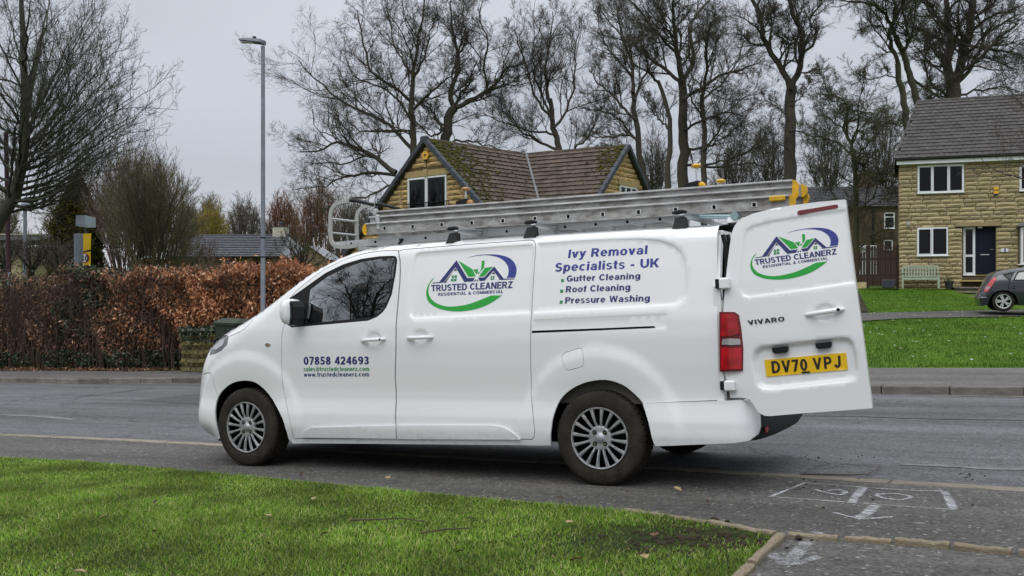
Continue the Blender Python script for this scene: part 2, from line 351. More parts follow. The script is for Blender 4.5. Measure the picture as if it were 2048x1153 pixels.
def sheet2d(outer, holes=(), step=0.03, loops=()):
    """triangulated sheet: outline, holes, inner grid and extra constraint loops"""
    polys = [densify(outer, step)]+[densify(h, step) for h in holes]
    pts = []; edges = []
    for p in polys+[densify(l_, step) for l_ in loops]:
        b = len(pts); pts += p; n = len(p); edges += [(b+i, b+(i+1) % n) for i in range(n)]
    A = np.array(pts); x0, y0 = A.min(0); x1, y1 = A.max(0)
    gx, gy = np.meshgrid(np.arange(x0+step/2, x1, step), np.arange(y0+step/2, y1, step)); gy[:, ::2] += step*0.13
    Gp = np.c_[gx.ravel(), gy.ravel()]; ok = pip(Gp, polys[0])
    for p in polys[1:]: ok &= ~pip(Gp, p)
    Gp = Gp[ok]
    if len(Gp):
        dd = np.full(len(Gp), 9.)
        for i in range(0, len(A), 400): dd = np.minimum(dd, np.sqrt(((Gp[:, None]-A[None, i:i+400])**2).sum(2)).min(1))
        Gp = Gp[dd > step*0.35]
    r = delaunay_2d_cdt([Vector(p) for p in pts]+[Vector(p) for p in Gp], edges, [], 0, 1e-6)
    V = np.array([tuple(v) for v in r[0]]); F = np.array([tuple(f) for f in r[2] if len(f) == 3])
    c = V[F].mean(1); ok = pip(c, polys[0])
    for p in polys[1:]: ok &= ~pip(c, p)
    F = F[ok]
    used = np.unique(F); mp_ = -np.ones(len(V), int); mp_[used] = np.arange(len(used))
    V = V[used]; F = mp_[F]
    # CCW
    a = V[F[:, 1]]-V[F[:, 0]]; b = V[F[:, 2]]-V[F[:, 0]]; neg = (a[:, 0]*b[:, 1]-a[:, 1]*b[:, 0]) < 0; F[neg] = F[neg][:, ::-1]
    return V, F
def boundary(F):
    from collections import Counter
    E_ = {}
    for f in F:
        for i in range(3):
            a, b = int(f[i]), int(f[(i+1) % 3])
            if (b, a) in E_: del E_[(b, a)]
            else: E_[(a, b)] = 1
    return list(E_)
# ================================================================== GROUND
def asphalt(name, base, speck, scale=1.0, patch=(.8, 1.25), crack=0.0, bump=.5):
    m = bpy.data.materials.new(name); m.use_nodes = True
    n = m.node_tree.nodes; l = m.node_tree.links; b = n['Principled BSDF']; b.inputs['Roughness'].default_value = .88; b.inputs['Specular IOR Level'].default_value = .3
    t = n.new('ShaderNodeTexCoord')
    def noise(sc, det, ro=.6, st=None):
        q = n.new('ShaderNodeTexNoise'); q.inputs['Scale'].default_value = sc; q.inputs['Detail'].default_value = det; q.inputs['Roughness'].default_value = ro
        if st:
            m0_ = n.new('ShaderNodeMapping'); m0_.inputs['Rotation'].default_value = (0, 0, R_(31)); l.new(t.outputs['Object'], m0_.inputs[0]); mp_ = n.new('ShaderNodeMapping'); mp_.inputs['Scale'].default_value = st; l.new(m0_.outputs[0], mp_.inputs[0]); l.new(mp_.outputs[0], q.inputs['Vector'])
        else: l.new(t.outputs['Object'], q.inputs['Vector'])
        return q.outputs['Fac']
    def rng_(src, a, b2, c, d):
        r = n.new('ShaderNodeMapRange'); r.inputs['From Min'].default_value = a; r.inputs['From Max'].default_value = b2; r.inputs['To Min'].default_value = c; r.inputs['To Max'].default_value = d; l.new(src, r.inputs['Value']); return r.outputs[0]
    def mul(a, b2):
        k = n.new('ShaderNodeMath'); k.operation = 'MULTIPLY'; l.new(a, k.inputs[0]); l.new(b2, k.inputs[1]); return k.outputs[0]
    big = mul(rng_(noise(.8, 7, .65, (.22, 1.9, 1)), .35, .65, patch[0], patch[1]), rng_(noise(3.0, 6, .7, (.12, 3.0, 1)), .56, .70, 1.0, .80))
    mid = rng_(noise(7, 8, .7), .3, .7, .82, 1.2)
    vo = n.new('ShaderNodeTexVoronoi'); vo.inputs['Scale'].default_value = 75*scale; l.new(t.outputs['Object'], vo.inputs['Vector'])
    sp = n.new('ShaderNodeSeparateColor'); l.new(vo.outputs['Color'], sp.inputs[0])
    stone = rng_(sp.outputs[0], .0, 1.0, .62, 1.42)
    f = mul(mul(big, mid), stone)
    if crack:
        v2 = n.new('ShaderNodeTexVoronoi'); v2.feature = 'DISTANCE_TO_EDGE'; v2.inputs['Scale'].default_value = .35
        wq = n.new('ShaderNodeTexNoise'); wq.inputs['Scale'].default_value = 1.5; wq.inputs['Detail'].default_value = 6; l.new(t.outputs['Object'], wq.inputs['Vector'])
        ad = n.new('ShaderNodeVectorMath'); ad.operation = 'ADD'; l.new(t.outputs['Object'], ad.inputs[0]); l.new(wq.outputs['Color'], ad.inputs[1]); l.new(ad.outputs[0], v2.inputs['Vector'])
        f = mul(f, rng_(v2.outputs['Distance'], 0, .009, 1-crack, 1))
    v = n.new('ShaderNodeVectorMath'); v.operation = 'SCALE'; v.inputs[0].default_value = base; l.new(f, v.inputs['Scale'])
    # pale chips
    r2 = rng_(sp.outputs[1], .972, .984, 0, .8)
    mx = n.new('ShaderNodeMixRGB'); l.new(r2, mx.inputs['Fac']); l.new(v.outputs[0], mx.inputs['Color1']); mx.inputs['Color2'].default_value = (*speck, 1)
    l.new(mx.outputs[0], b.inputs['Base Color'])
    bp = n.new('ShaderNodeBump'); bp.inputs['Strength'].default_value = bump; bp.inputs['Distance'].default_value = .006; l.new(vo.outputs['Distance'], bp.inputs['Height']); l.new(bp.outputs[0], b.inputs['Normal'])
    return m
m_road = asphalt('road_asphalt', (.100, .101, .108), (.19, .185, .18), .9, (.66, 1.28), .5, .35)
m_pave = asphalt('pavement_asphalt', (.080, .077, .073), (.26, .25, .24), .8, (.75, 1.25), .0, .6)
m_pave2 = asphalt('far_pavement_asphalt', (.115, .108, .104), (.20, .19, .18), 1.0, (.7, 1.25), .2, .4)
m_soil = ramp_mat('dark_soil', [(.3, (.016, .012, .008)), (.5, (.035, .027, .018)), (.7, (.05, .06, .02))], 6, bump=.6)
m_kerb = mat('kerb_concrete', (.20, .185, .165), .9, var=.5, vscale=4, obj_rand=.26, bump=.25, bscale=60)
m_block = mat('channel_concrete', (.30, .27, .215), .9, var=.6, vscale=7, obj_rand=.12, bump=.3, bscale=70)
# road-side lines on the street plane, ordered from left to right, extended past the frame
def ext(P, left, right):
    P = [np.array((p.x, p.y)) for p in P]; a = P[0]+(P[0]-P[1])/np.hypot(*(P[0]-P[1]))*left; b = P[-1]+(P[-1]-P[-2])/np.hypot(*(P[-1]-P[-2]))*right
    return [tuple(a)]+[tuple(p) for p in P]+[tuple(b)]
channel = ext([G(0, 868), G(220, 877), G(440, 888), G(1360, 937), G(1700, 957), G(2048, 977)], 30, 30)
kerbline = ext([G(0, 765), G(160, 768), G(400, 766), G(900, 773), G(1745, 788), G(2048, 793)], 40, 40)
def xy_along(line, d):
    L_ = 0
    for a, b in zip(line[:-1], line[1:]):
        a, b = np.array(a), np.array(b); l_ = np.hypot(*(b-a))
        if d <= L_+l_: t = (d-L_)/l_; return a+(b-a)*t, (b-a)/l_
        L_ += l_
    return b, (b-a)/l_
def length(line): return sum(math.dist(a, b) for a, b in zip(line[:-1], line[1:]))
def off_line(line, d):
    P = np.array(line); T = np.gradient(P, axis=0); T /= np.hypot(*T.T)[:, None]; return [tuple(p) for p in P+np.c_[-T[:, 1], T[:, 0]]*d]
def strip_mesh(name, A, B, za, zb, m, n=None, sub=1):
    """surface between two lines of equal length"""
    V = []; F = []
    for a, b in zip(A, B):
        for k in range(sub+1):
            t = k/sub; x = a[0]+(b[0]-a[0])*t; y = a[1]+(b[1]-a[1])*t; V.append((x, y, gz(x, y)+za+(zb-za)*t))
    w_ = sub+1
    F = [(i*w_+k, (i+1)*w_+k, (i+1)*w_+k+1, i*w_+k+1) for i in range(len(A)-1) for k in range(sub)]
    o = mesh_obj(name, V, F, m); 
    if o.data.polygons and o.data.polygons[0].normal.z < 0: o.data.flip_normals()
    o['kind'] = 'structure'; return o
# base sheet under everything, out to the horizon
def terr(x, y):
    """height of the land: street plane near, levelling far off; rises to the houses on the right"""
    return None
mb = MB(); mb.add([(-900, -60, -1.6), (900, -60, -1.6), (900, 1600, -1.6), (-900, 1600, -1.6)], [(0, 1, 2, 3)])
base = mb.build('ground', m_soil); base['kind'] = 'structure'
near = [(-60, -8), (-20, -2), (0, -3), (20, -3), (60, -8)]
def res_line(line, n):
    L_ = length(line); return [tuple(xy_along(line, L_*i/(n-1)-1e-6 if i else 0)[0]) for i in range(n)]
ch_r = res_line(channel, 40); kb_r = res_line(kerbline, 40)
# road
road = strip_mesh('road', ch_r, kb_r, 0, 0, m_road, sub=2)
# near pavement reaches from the channel back under the lawn
nb = [(x-1.5, y-14) for x, y in ch_r]
pave = strip_mesh('pavement', nb, ch_r, 0.002, 0.002, m_pave, sub=2)
# flush channel stones
def stones(parent, line, width, height, L_each, d0, d1, m, name, dz, jit=.004, joint=.012, hshape=None, side=1):
    L_ = length(line); d = d0; i = 0; src = []
    for k in range(5):
        mb = MB(); mb.box((0, 0, 0), (1, 1, 1), ch=.02 if height < .05 else .02)
        mb2 = MB(); r = np.random.default_rng(k)
        hx, hy, hz = .5, .5, .5; nseg = 4
        V = []
        for j in range(nseg+1):
            x = -hx+j/nseg; w_ = r.uniform(-.02, .02, 2); c = .06
            V += [(x, -hy+w_[0], -hz), (x, -hy+w_[0], hz-c*1.2), (x, -hy+w_[0]+c, hz), (x, hy+w_[1]-c, hz), (x, hy+w_[1], hz-c*1.2), (x, hy+w_[1], -hz)]
        F = [(j*6+q, (j+1)*6+q, (j+1)*6+q+1, j*6+q+1) for j in range(nseg) for q in range(5)]+[(0, 1, 2, 3, 4, 5), tuple(nseg*6+q for q in range(5, -1, -1))]
        mb2.add(V, F); me = bpy.data.meshes.new(name); me.from_pydata(mb2.v, [], mb2.f); me.materials.append(m); me.update(); src.append(me)
    while d < d1:
        l_ = L_each*random.uniform(.97, 1.03); p, t = xy_along(line, d+l_/2); nrm = np.array((-t[1], t[0]))
        c = p+nrm*side*width/2; z = gz(*c)+dz
        o = inst(src[i % 5], name, (c[0], c[1], z+random.uniform(-jit, jit)), math.atan2(t[1], t[0]), (l_-joint*1.6, width, height), parent)
        # follow the slope of the street
        sl = GA*t[0]+GB*t[1]; o.rotation_euler = (0, -math.atan(sl), math.atan2(t[1], t[0])); d += l_; i += 1
Lc = length(channel); Lk = length(kerbline)
chs = empty('road_channel'); chs['kind'] = 'structure'
def d_of(line, p):
    best = (1e9, 0); L_ = 0
    for a, b in zip(line[:-1], line[1:]):
        a, b = np.array(a), np.array(b); l_ = np.hypot(*(b-a)); t = min(max(((p-a)@(b-a))/l_**2, 0), 1); q = np.hypot(*(p-a-(b-a)*t)); best = min(best, (q, L_+t*l_)); L_ += l_
    return best[1]
stones(chs, channel, .125, .06, .915, 22, Lc-24, m_block, 'channel_block', -.022, side=-1, jit=.002)
krb = empty('kerb'); krb['kind'] = 'structure'
stones(krb, kerbline, .14, .26, .915, 28, Lk-30, m_kerb, 'kerb_stone', -.01, side=1)
# thin pale channel strip at the foot of the far kerb
mk = mat('pale_gutter_strip', (.22, .205, .18), .9, var=.5, vscale=3)
strip_mesh('gutter_strip', off_line(kb_r, -.13), kb_r, .004, .004, mk)
# far pavement
KH = .118
fp0 = off_line(kb_r, .139); 
def back_d(x): return float(np.interp(x, [-14, -7, 0, 5, 9], [2.0, 2.0, 2.6, 3.4, 3.4]))
fp1 = []
for (x, y), (a, b) in zip(kb_r, off_line(kb_r, 1.0)):
    n_ = np.array((a-x, b-y)); fp1.append((x+n_[0]*(.139+back_d(x)), y+n_[1]*(.139+back_d(x))))
strip_mesh('far_pavement', fp0, fp1, KH, KH+.05, m_pave2)
# land behind the far pavement: rises to the houses on the right, runs level on the left
BX = np.array([p[0] for p in fp1]); BY = np.array([p[1] for p in fp1]); BZ = np.array([gz(*p)+KH+.05 for p in fp1])
o_ = np.argsort(BX); BX, BY, BZ = BX[o_], BY[o_], BZ[o_]
def land(x, y):
    by = np.interp(x, BX, BY); bz = np.interp(x, BX, BZ); d = np.maximum(y-by, 0)
    rt = np.clip((x+2)/6, 0, 1); rt = rt*rt*(3-2*rt)
    right = np.interp(y, [12, 17, 28, 31, 33, 40.5, 60, 90, 300], [-.0, .06, .58, .70, .78, 1.47, 1.6, 1.9, 2.2])
    dz = -1.386+CAMZ
    left = np.interp(d, [0, 4, 30, 100, 600], [0, .1, .4, .6, .8])+bz
    rr = np.where(d < 3, bz+(right-bz)*np.clip(d/3, 0, 1), right)
    return left*(1-rt)+rr*rt
gx = np.r_[np.linspace(-400, -60, 12), np.linspace(-50, 60, 111), np.linspace(70, 400, 12)]; gd = np.r_[np.linspace(0, 40, 61), np.array([50, 70, 100, 150, 250, 500, 900])]
XX, DD = np.meshgrid(gx, gd); YY = np.interp(XX, BX, BY)+DD; ZZ = land(XX, YY)
V = np.c_[XX.ravel(), YY.ravel(), ZZ.ravel()]; nx = len(gx); ny = len(gd)
ii, jj = np.meshgrid(np.arange(nx-1), np.arange(ny-1)); q = (jj*nx+ii).ravel(); F = np.c_[q, q+1, q+nx+1, q+nx]
m_lawn = ramp_mat('lawn_turf', [(.30, (.032, .062, .006)), (.48, (.066, .135, .009)), (.62, (.095, .17, .014)), (.8, (.10, .12, .03))], 3.5, bump=.8, bscale=90)
lo = fast_mesh('far_lawn', V, F, m_lawn, smooth=True); lo['kind'] = 'structure'
# ---- near lawn: turf sheet and its edging
lawn_edge_uv = [(-900, 860), (-400, 885), (0, 917), (150, 925), (300, 938), (450, 952), (600, 966), (700, 976), (850, 990), (1000, 1004), (1150, 1017), (1290, 1031), (1400, 1047), (1480, 1060), (1562, 1073)]
lawn_corner = [(1530, 1106), (1500, 1134), (1470, 1162), (1380, 1260), (1200, 1500), (1000, 1900)]
le = [G(u, v) for u, v in lawn_edge_uv+lawn_corner]
lawn_poly = [(p.x, p.y) for p in le]+[(-.3, -1.0), (-9, -1.0), (-24, 12)]
V, F = sheet2d(lawn_poly, [], .5)
tz = lambda x, y: gz(x, y)+.014
lawn = mesh_obj('lawn', np.c_[V, tz(V[:, 0], V[:, 1])], [tuple(f) for f in F], ramp_mat('near_turf', [(.3, (.014, .016, .006)), (.5, (.025, .038, .008)), (.7, (.04, .055, .012))], 8, bump=.8, bscale=120)); lawn['kind'] = 'structure'
edg = empty('lawn_edging'); edg['kind'] = 'structure'
m_edge = mat('edging_stone', (.30, .25, .17), .9, var=.6, vscale=9, obj_rand=.1, bump=.4, bscale=60)
def edge_run(uv, joints):
    P = [G(u, v) for u, v in uv]; line = [(p.x, p.y) for p in P]; L_ = length(line); k = 0
    for a, b in joints:
        pa = xy_along(line, L_*a)[0]; pb = xy_along(line, L_*b)[0]; c = (pa+pb)/2; t = pb-pa; l_ = np.hypot(*t)
        o = inst(edge_src[k % 3], 'edging_block', (c[0], c[1], gz(*c)+.004+random.uniform(-.003, .004)), 0, (l_-.012, .048, .05), edg); sl = (GA*t[0]+GB*t[1])/l_
        o.rotation_euler = (0, -math.atan(sl), math.atan2(t[1], t[0])); k += 1
edge_src = []
for k in range(3):
    r = np.random.default_rng(40+k); V = []; ns = 7
    for j in range(ns+1):
        x = -.5+j/ns; w_ = r.uniform(-.10, .10, 2); h = r.uniform(-.10, .06); V += [(x, -.5+w_[0], -.5), (x, -.5+w_[0], .35+h), (x, -.36, .5+h), (x, .36, .5+h), (x, .5+w_[1], .35+h), (x, .5+w_[1], -.5)]
    F = [(j*6+q, (j+1)*6+q, (j+1)*6+q+1, j*6+q+1) for j in range(ns) for q in range(5)]+[(0, 1, 2, 3, 4, 5), tuple(ns*6+q for q in range(5, -1, -1))]
    me = bpy.data.meshes.new('edging_block'); me.from_pydata(V, [], F); me.materials.append(m_edge); me.update(); edge_src.append(me)
edge_run([(1250, 1027), (1290, 1032), (1400, 1047), (1480, 1062), (1556, 1076)], [(.0, .28), (.29, .55), (.56, .99)])
edge_run([(1562, 1078), (1486, 1150), (1400, 1245), (1250, 1420)], [(0, .26), (.27, .47), (.48, .72), (.73, 1)])
edge_run([(1575, 1076), (1820, 1090), (2048, 1112), (2300, 1130)], [(0, .16), (.175, .32), (.325, .49), (.495, .66), (.67, .83), (.84, 1)])
# ---- grass
def blades(name, P, h, wd, lean, m, parent=None, rng=rng):
    """P (n,3) roots; three-vertex blades bent over, as two-segment strips"""
    n = len(P); a = rng.uniform(0, 2*np.pi, n); hh = h*rng.uniform(.45, 1.25, n); ww = wd*rng.uniform(.7, 1.3, n)
    d = np.c_[np.cos(a), np.sin(a), np.zeros(n)]; s = np.c_[-np.sin(a), np.cos(a), np.zeros(n)]; ln = (lean*rng.uniform(.2, 1.6, n)*hh)[:, None]
    z = np.array([0, 0, 1.0]); tp = P+z*(hh*rng.uniform(.7, 1, n))[:, None]+d*ln
    V = np.stack([P-s*ww[:, None]*.55, P+s*ww[:, None]*.55, tp], 1).reshape(-1, 3); T = np.arange(n*3).reshape(n, 3)
    return fast_mesh(name, V, T, m, parent)
m_grass = ramp_mat('grass_blades', [(0, (.085, .165, .014)), (.45, (.155, .285, .026)), (.78, (.235, .365, .055)), (.90, (.35, .38, .12)), (1.0, (.50, .45, .23))], 1.8, rough=.6, bump=0, by='i', translucent=.3)
def lawn_points(n, y0, y1, poly, margin=0.0):
    out = []; tot = 0
    P = np.array(poly); lo_, hi_ = P.min(0), P.max(0)
    while tot < n:
        c = np.c_[rng.uniform(lo_[0], hi_[0], 60000), rng.uniform(max(lo_[1], y0), min(hi_[1], y1), 60000)]
        c = c[np.abs(c[:, 0]) < c[:, 1]*.60+1.8]
        dens = np.clip((7.0/c[:, 1])**1.2, 0, 1); c = c[rng.uniform(0, 1, len(c)) < dens]
        c = c[pip(c, poly)]
        out.append(c); tot += len(c)
    return np.concatenate(out)[:n]
def muddy(c):
    """worn bare patch by the corner of the lawn"""
    p = G(1390, 1078); return np.exp(-((((c[:, 0]-p.x)/.80)**2+((c[:, 1]-p.y)/.36)**2)**2))
c = lawn_points(330000, 3.6, 14, lawn_poly)
nzv = np.sin(c[:, 0]*9.1+np.cos(c[:, 1]*7.3))*np.cos(c[:, 1]*11.7+c[:, 0]*4.1)
keep = rng.uniform(0, 1, len(c)) > muddy(c)*(.80+.18*np.clip(nzv*2, 0, 1))+np.clip(nzv, 0, 1)*.15; c = c[keep]
hmul = .8+.25*np.sin(c[:, 0]*2.3)*np.cos(c[:, 1]*3.1)
P = np.c_[c, tz(c[:, 0], c[:, 1])]
go = blades('grass', P, .031*hmul, .0042, .9, m_grass); tag(go, 'bright green mown grass on the near verge in front of the van', 'grass', kind='stuff')
# litter on the lawn: dead leaves and twigs
m_litter = [mat('dead_leaf_brown', (.16, .075, .03), .8, var=.4, vscale=20), mat('dead_leaf_tan', (.36, .27, .14), .8, var=.4, vscale=20), mat('dead_leaf_dark', (.05, .03, .02), .9)]
def leaf_mesh(m, r):
    V = []; F = []; n = 7
    for i in range(n):
        t = i/(n-1); w_ = .32*math.sin(math.pi*min(t*1.05, 1))**.7+.004; c = .25*math.sin(t*3+r.uniform(-.5, .5))
        V += [(t-.5, -w_*r.uniform(.8, 1.1), .12*r.uniform(.4, 1)+c*.3), (t-.5, 0, c*.3), (t-.5, w_*r.uniform(.8, 1.1), .14*r.uniform(.4, 1)+c*.3)]
    for i in range(n-1):
        for k in (0, 1): F.append((3*i+k, 3*i+3+k, 3*i+4+k, 3*i+1+k))
    me = bpy.data.meshes.new('fallen_leaf'); me.from_pydata(V, [], F); me.materials.append(m); me.update(); return me
lsrc = [leaf_mesh(m_litter[i % 3], np.random.default_rng(i)) for i in range(9)]
spots = [(603, 952, 2), (775, 960, 1), (1253, 987, 0), (1355, 982, 1), (628, 1001, 1), (1005, 1008, 1), (310, 1008, 2), (432, 975, 2), (118, 1045, 2), (533, 1037, 1), (510, 1048, 1), (310, 1067, 0), (205, 1038, 1), (650, 1073, 1), (1120, 1000, 2), (1415, 1008, 2), (1660, 962, 0), (920, 1108, 2), (1150, 1125, 0), (1140, 1050, 1), (1030, 1080, 1), (1230, 1085, 0), (870, 1100, 1), (45, 1045, 2), (700, 1150, 1), (160, 1150, 1), (1310, 1075, 0), (1440, 1120, 0), (1290, 1120, 1), (1220, 1110, 0), (940, 1042, 2)]
_used = set()
for i, (u, v, k) in enumerate(spots):
    _k = (k, v < 1000, v < 1065, min(6, int((u+20)//215)))
    if u > 1560 or _k in _used: continue
    _used.add(_k)
    p = G(u, v, .03); o = inst(lsrc[(i % 3)*3+k], 'fallen_leaf', (p.x, p.y, p.z+.012), random.uniform(0, 6.2), (random.uniform(.045, .075),)*3)
    o.rotation_euler = (random.uniform(-.4, .4), random.uniform(-.4, .4), random.uniform(0, 6.2))
    if i == 10: o.scale = (.10, .10, .10)
    row = 'by the pavement edge' if v < 1000 else 'halfway down the lawn' if v < 1065 else 'close to the camera'; col_ = ('far left of the van', 'left of the front wheel', 'below the front wheel', 'below the front door', 'below the sliding door', 'below the rear wheel', 'left of the edging corner')[min(6, int((u+20)//215))]
    tag(o, ('curled brown', 'pale tan', 'dark shrivelled')[k]+' dead leaf on the lawn '+row+', '+col_, 'leaf', 'dead leaves on the lawn')
m_twig = mat('twig_bark', (.10, .075, .05), .9, var=.4, vscale=30)
for uv, lab, h in (([(700, 1040), (760, 1038), (800, 1036), (850, 1043)], 'thin dark twig lying across the lawn', .04), ([(842, 1066), (890, 1058), (940, 1056)], 'short pale twig lying beside the longer dark twig on the lawn', .04), ([(292, 936), (320, 935), (352, 936)], 'short brown twig at the pavement edge of the lawn', .015), ([(1600, 948), (1700, 950), (1735, 948), (1755, 938), (1763, 928)], 'long bent twig lying on the road against the channel stones', .02)):
    mb = MB(); mb.tube([G(u, v, h) for u, v in uv], [.006, .005, .004, .004, .002][:len(uv)], 5); o = mb.build('fallen_twig', m_twig, None, True); tag(o, lab, 'twig')
# painted survey marks on the pavement
def spray_mat():
    m = bpy.data.materials.new('white_spray_paint'); m.use_nodes = True; n = m.node_tree.nodes; l = m.node_tree.links; b = n['Principled BSDF']
    b.inputs['Base Color'].default_value = (.62, .64, .68, 1); b.inputs['Roughness'].default_value = .8
    t = n.new('ShaderNodeTexCoord'); q = n.new('ShaderNodeTexNoise'); q.inputs['Scale'].default_value = 170; q.inputs['Detail'].default_value = 5; l.new(t.outputs['Object'], q.inputs['Vector'])
    uv = n.new('ShaderNodeAttribute'); uv.attribute_name = 'dens'
    ad = n.new('ShaderNodeMath'); ad.operation = 'ADD'; l.new(q.outputs['Fac'], ad.inputs[0]); l.new(uv.outputs['Fac'], ad.inputs[1])
    r = n.new('ShaderNodeMapRange'); r.inputs['From Min'].default_value = .92; r.inputs['From Max'].default_value = 1.45; r.inputs['To Max'].default_value = .8; l.new(ad.outputs[0], r.inputs['Value']); l.new(r.outputs[0], b.inputs['Alpha'])
    return m
m_spray = spray_mat()
def spray(name, strokes, lab, parent=None, k0=1.0):
    V = []; F = []; dens = []
    for uv, wd in strokes:
        P = [G(u, v) for u, v in smooth_poly(uv, 6, False)] if len(uv) > 2 else [G(*uv[0]).lerp(G(*uv[1]), t/8) for t in range(9)]
        P = [np.array((p.x, p.y)) for p in P]; T = np.gradient(np.array(P), axis=0); T /= np.hypot(*T.T)[:, None]
        b = len(V)
        for p, t in zip(P, T):
            n2 = np.array((-t[1], t[0])); w2 = wd*random.uniform(.85, 1.15)
            for k in (-1, -.45, .45, 1):
                q = p+n2*w2*k; V.append((q[0], q[1], gz(*q)+.006)); dens.append(.10 if abs(k) == 1 else random.uniform(.50, .80)*k0)
        F += [(b+i*4+k, b+i*4+4+k, b+i*4+5+k, b+i*4+1+k) for i in range(len(P)-1) for k in range(3)]
    o = mesh_obj(name, V, F, m_spray, parent); at_ = o.data.attributes.new('dens', 'FLOAT', 'POINT'); at_.data.foreach_set('value', dens)
    tag(o, lab, 'road marking'); return o
mk1 = spray('painted_mark', [([(1540, 995), (1610, 967)], .022), ([(1610, 967), (1700, 974), (1800, 981), (1888, 984)], .018), ([(1888, 984), (1898, 1000), (1907, 1020)], .040), ([(1545, 995), (1720, 1008), (1908, 1021)], .016), ([(1727, 976), (1714, 992), (1702, 1008)], .045),
   ([(1628, 980), (1650, 986), (1680, 991), (1692, 985), (1672, 981), (1655, 983)], .025), ([(1752, 990), (1790, 989), (1822, 995), (1800, 1001), (1765, 997), (1752, 991)], .025), ([(1750, 1012), (1738, 1025), (1716, 1039)], .055), ([(1668, 1027), (1716, 1039)], .022), ([(1716, 1040), (1750, 1038), (1785, 1035)], .03)], 'white sprayed box with digits and an arrow below it on the pavement')
mk2 = spray('painted_mark', [([(1635, 1066), (1612, 1088), (1580, 1125)], .06), ([(1540, 1107), (1575, 1130), (1640, 1115)], .05), ([(1560, 1118), (1590, 1128), (1610, 1122)], .06)], 'rough white sprayed arrow across the edging stones at the lawn corner', k0=.80)
# faint worn white line and tar seam on the road
mb_w = mat('worn_line_paint', (.20, .20, .20), .9, var=.9, vscale=14, col2=(.10, .10, .105))
def road_band(name, uv, wd, m, dz, lab, cat):
    P = [G(u, v) for u, v in uv]; P = [np.array((p.x, p.y)) for p in P]; T = np.gradient(np.array(P), axis=0); T /= np.hypot(*T.T)[:, None]; V = []
    for p, t in zip(P, T):
        n2 = np.array((-t[1], t[0])); w2 = wd*random.uniform(.7, 1.3)
        for k in (-1, 1): q = p+n2*w2*k; V.append((q[0], q[1], gz(*q)+dz))
    o = mesh_obj(name, V, [(2*i, 2*i+2, 2*i+3, 2*i+1) for i in range(len(P)-1)], m); tag(o, lab, cat); return o
m_tar = mat('tar_repair', (.040, .040, .042), .85, var=.4, vscale=12)
road_band('tar_seam', smooth_poly([(1580, 832), (1700, 833), (1850, 838), (2048, 841), (2200, 843)], 5, False), .022, m_tar, .004, 'dark wavy tar seam along the road beyond the open van door', 'road repair')
road_band('tar_seam', smooth_poly([(60, 801), (150, 795), (230, 786), (310, 776)], 5, False), .02, m_tar, .004, 'dark slanting tar joint on the road at far left', 'road repair')
road_band('worn_marking', smooth_poly([(1800, 929), (1900, 933), (1980, 938), (2100, 941)], 4, False), .045, mb_w, .004, 'faint worn pale line on the road at right', 'road marking')
road_band('worn_marking', smooth_poly([(0, 830), (80, 833), (150, 840)], 4, False), .07, mb_w, .004, 'faint worn pale line on the road at far left', 'road marking')
# a darker relaid patch by the van's nose
pt = [G(u, v) for u, v in ((270, 802), (330, 794), (420, 786), (440, 812))]; mesh_obj('road_patch', [(p.x, p.y, gz(p.x, p.y)+.004) for p in pt], [(0, 1, 2, 3)], asphalt('patch_asphalt', (.066, .067, .072), (.13, .13, .13), 1.0, (.85, 1.15), 0, .3))['kind'] = 'structure'
# crumbs of dark soil
mb = MB(); r = np.random.default_rng(5)
for i in range(44):
    u, v, su, sv = ((1940, 955, 22, 5), (1680, 915, 60, 3), (1590, 975, 12, 3), (1800, 985, 160, 20))[i % 4]; p = G(r.normal(u, su), r.normal(v, sv)); s_ = r.uniform(.004, .013)
    mb.box((p.x, p.y, p.z+s_*.4), (s_*1.4, s_, s_), rz=r.uniform(0, 3), ch=s_*.3)
for i in range(160):
    p = G(r.normal(1390, 75), r.normal(1078, 15), .016); s_ = r.uniform(.01, .035); mb.box((p.x, p.y, p.z), (s_*1.5, s_, s_*.6), rz=r.uniform(0, 3), ch=s_*.25)
tag(mb.build('soil_crumbs', m_soil), 'dark crumbs of soil on the worn lawn corner, the pavement and the road', 'soil', kind='stuff')
# ================================================================== THE VAN
PSI, TH, PH = R_(28.14), R_(2.445), R_(0.72)
vF = Vector((-math.cos(PSI)*math.cos(TH), math.sin(PSI)*math.cos(TH), -math.sin(TH)))
_N = Vector((-math.sin(PSI), -math.cos(PSI), 0)); _U = _N.cross(vF).normalized()
if _U.z < 0: _U = -_U
vN = _N*math.cos(PH)+_U*math.sin(PH); vU = _U*math.cos(PH)-_N*math.sin(PH)
vO = Vector((0.628, 6.923, CAMZ-1.3858)) + vF*4.156 - vN*0.93        # ground under the middle of the front bumper
VM = Matrix((( vF.x, vN.x, vU.x, vO.x), (vF.y, vN.y, vU.y, vO.y), (vF.z, vN.z, vU.z, vO.z), (0, 0, 0, 1)))
VI = VM.inverted()
camL = np.array(VI @ Vector((0, 0, CAMZ)))
def vray(u, v): return np.array(VI.to_3x3() @ Vector(((u-1024)/FPX, 1, (576-v)/FPX)))
def vat(u, v, y):
    """photograph pixel -> (s, z) on the van's lengthwise plane at y; s runs back from the front bumper"""
    d = vray(u, v); t = (y-camL[1])/d[1]; p = camL+d*t; return (-p[0], p[2])
van = empty('panel_van'); van.matrix_world = VM
tag(van, 'white panel van with green and blue lettering, its rear door swung open', 'van')
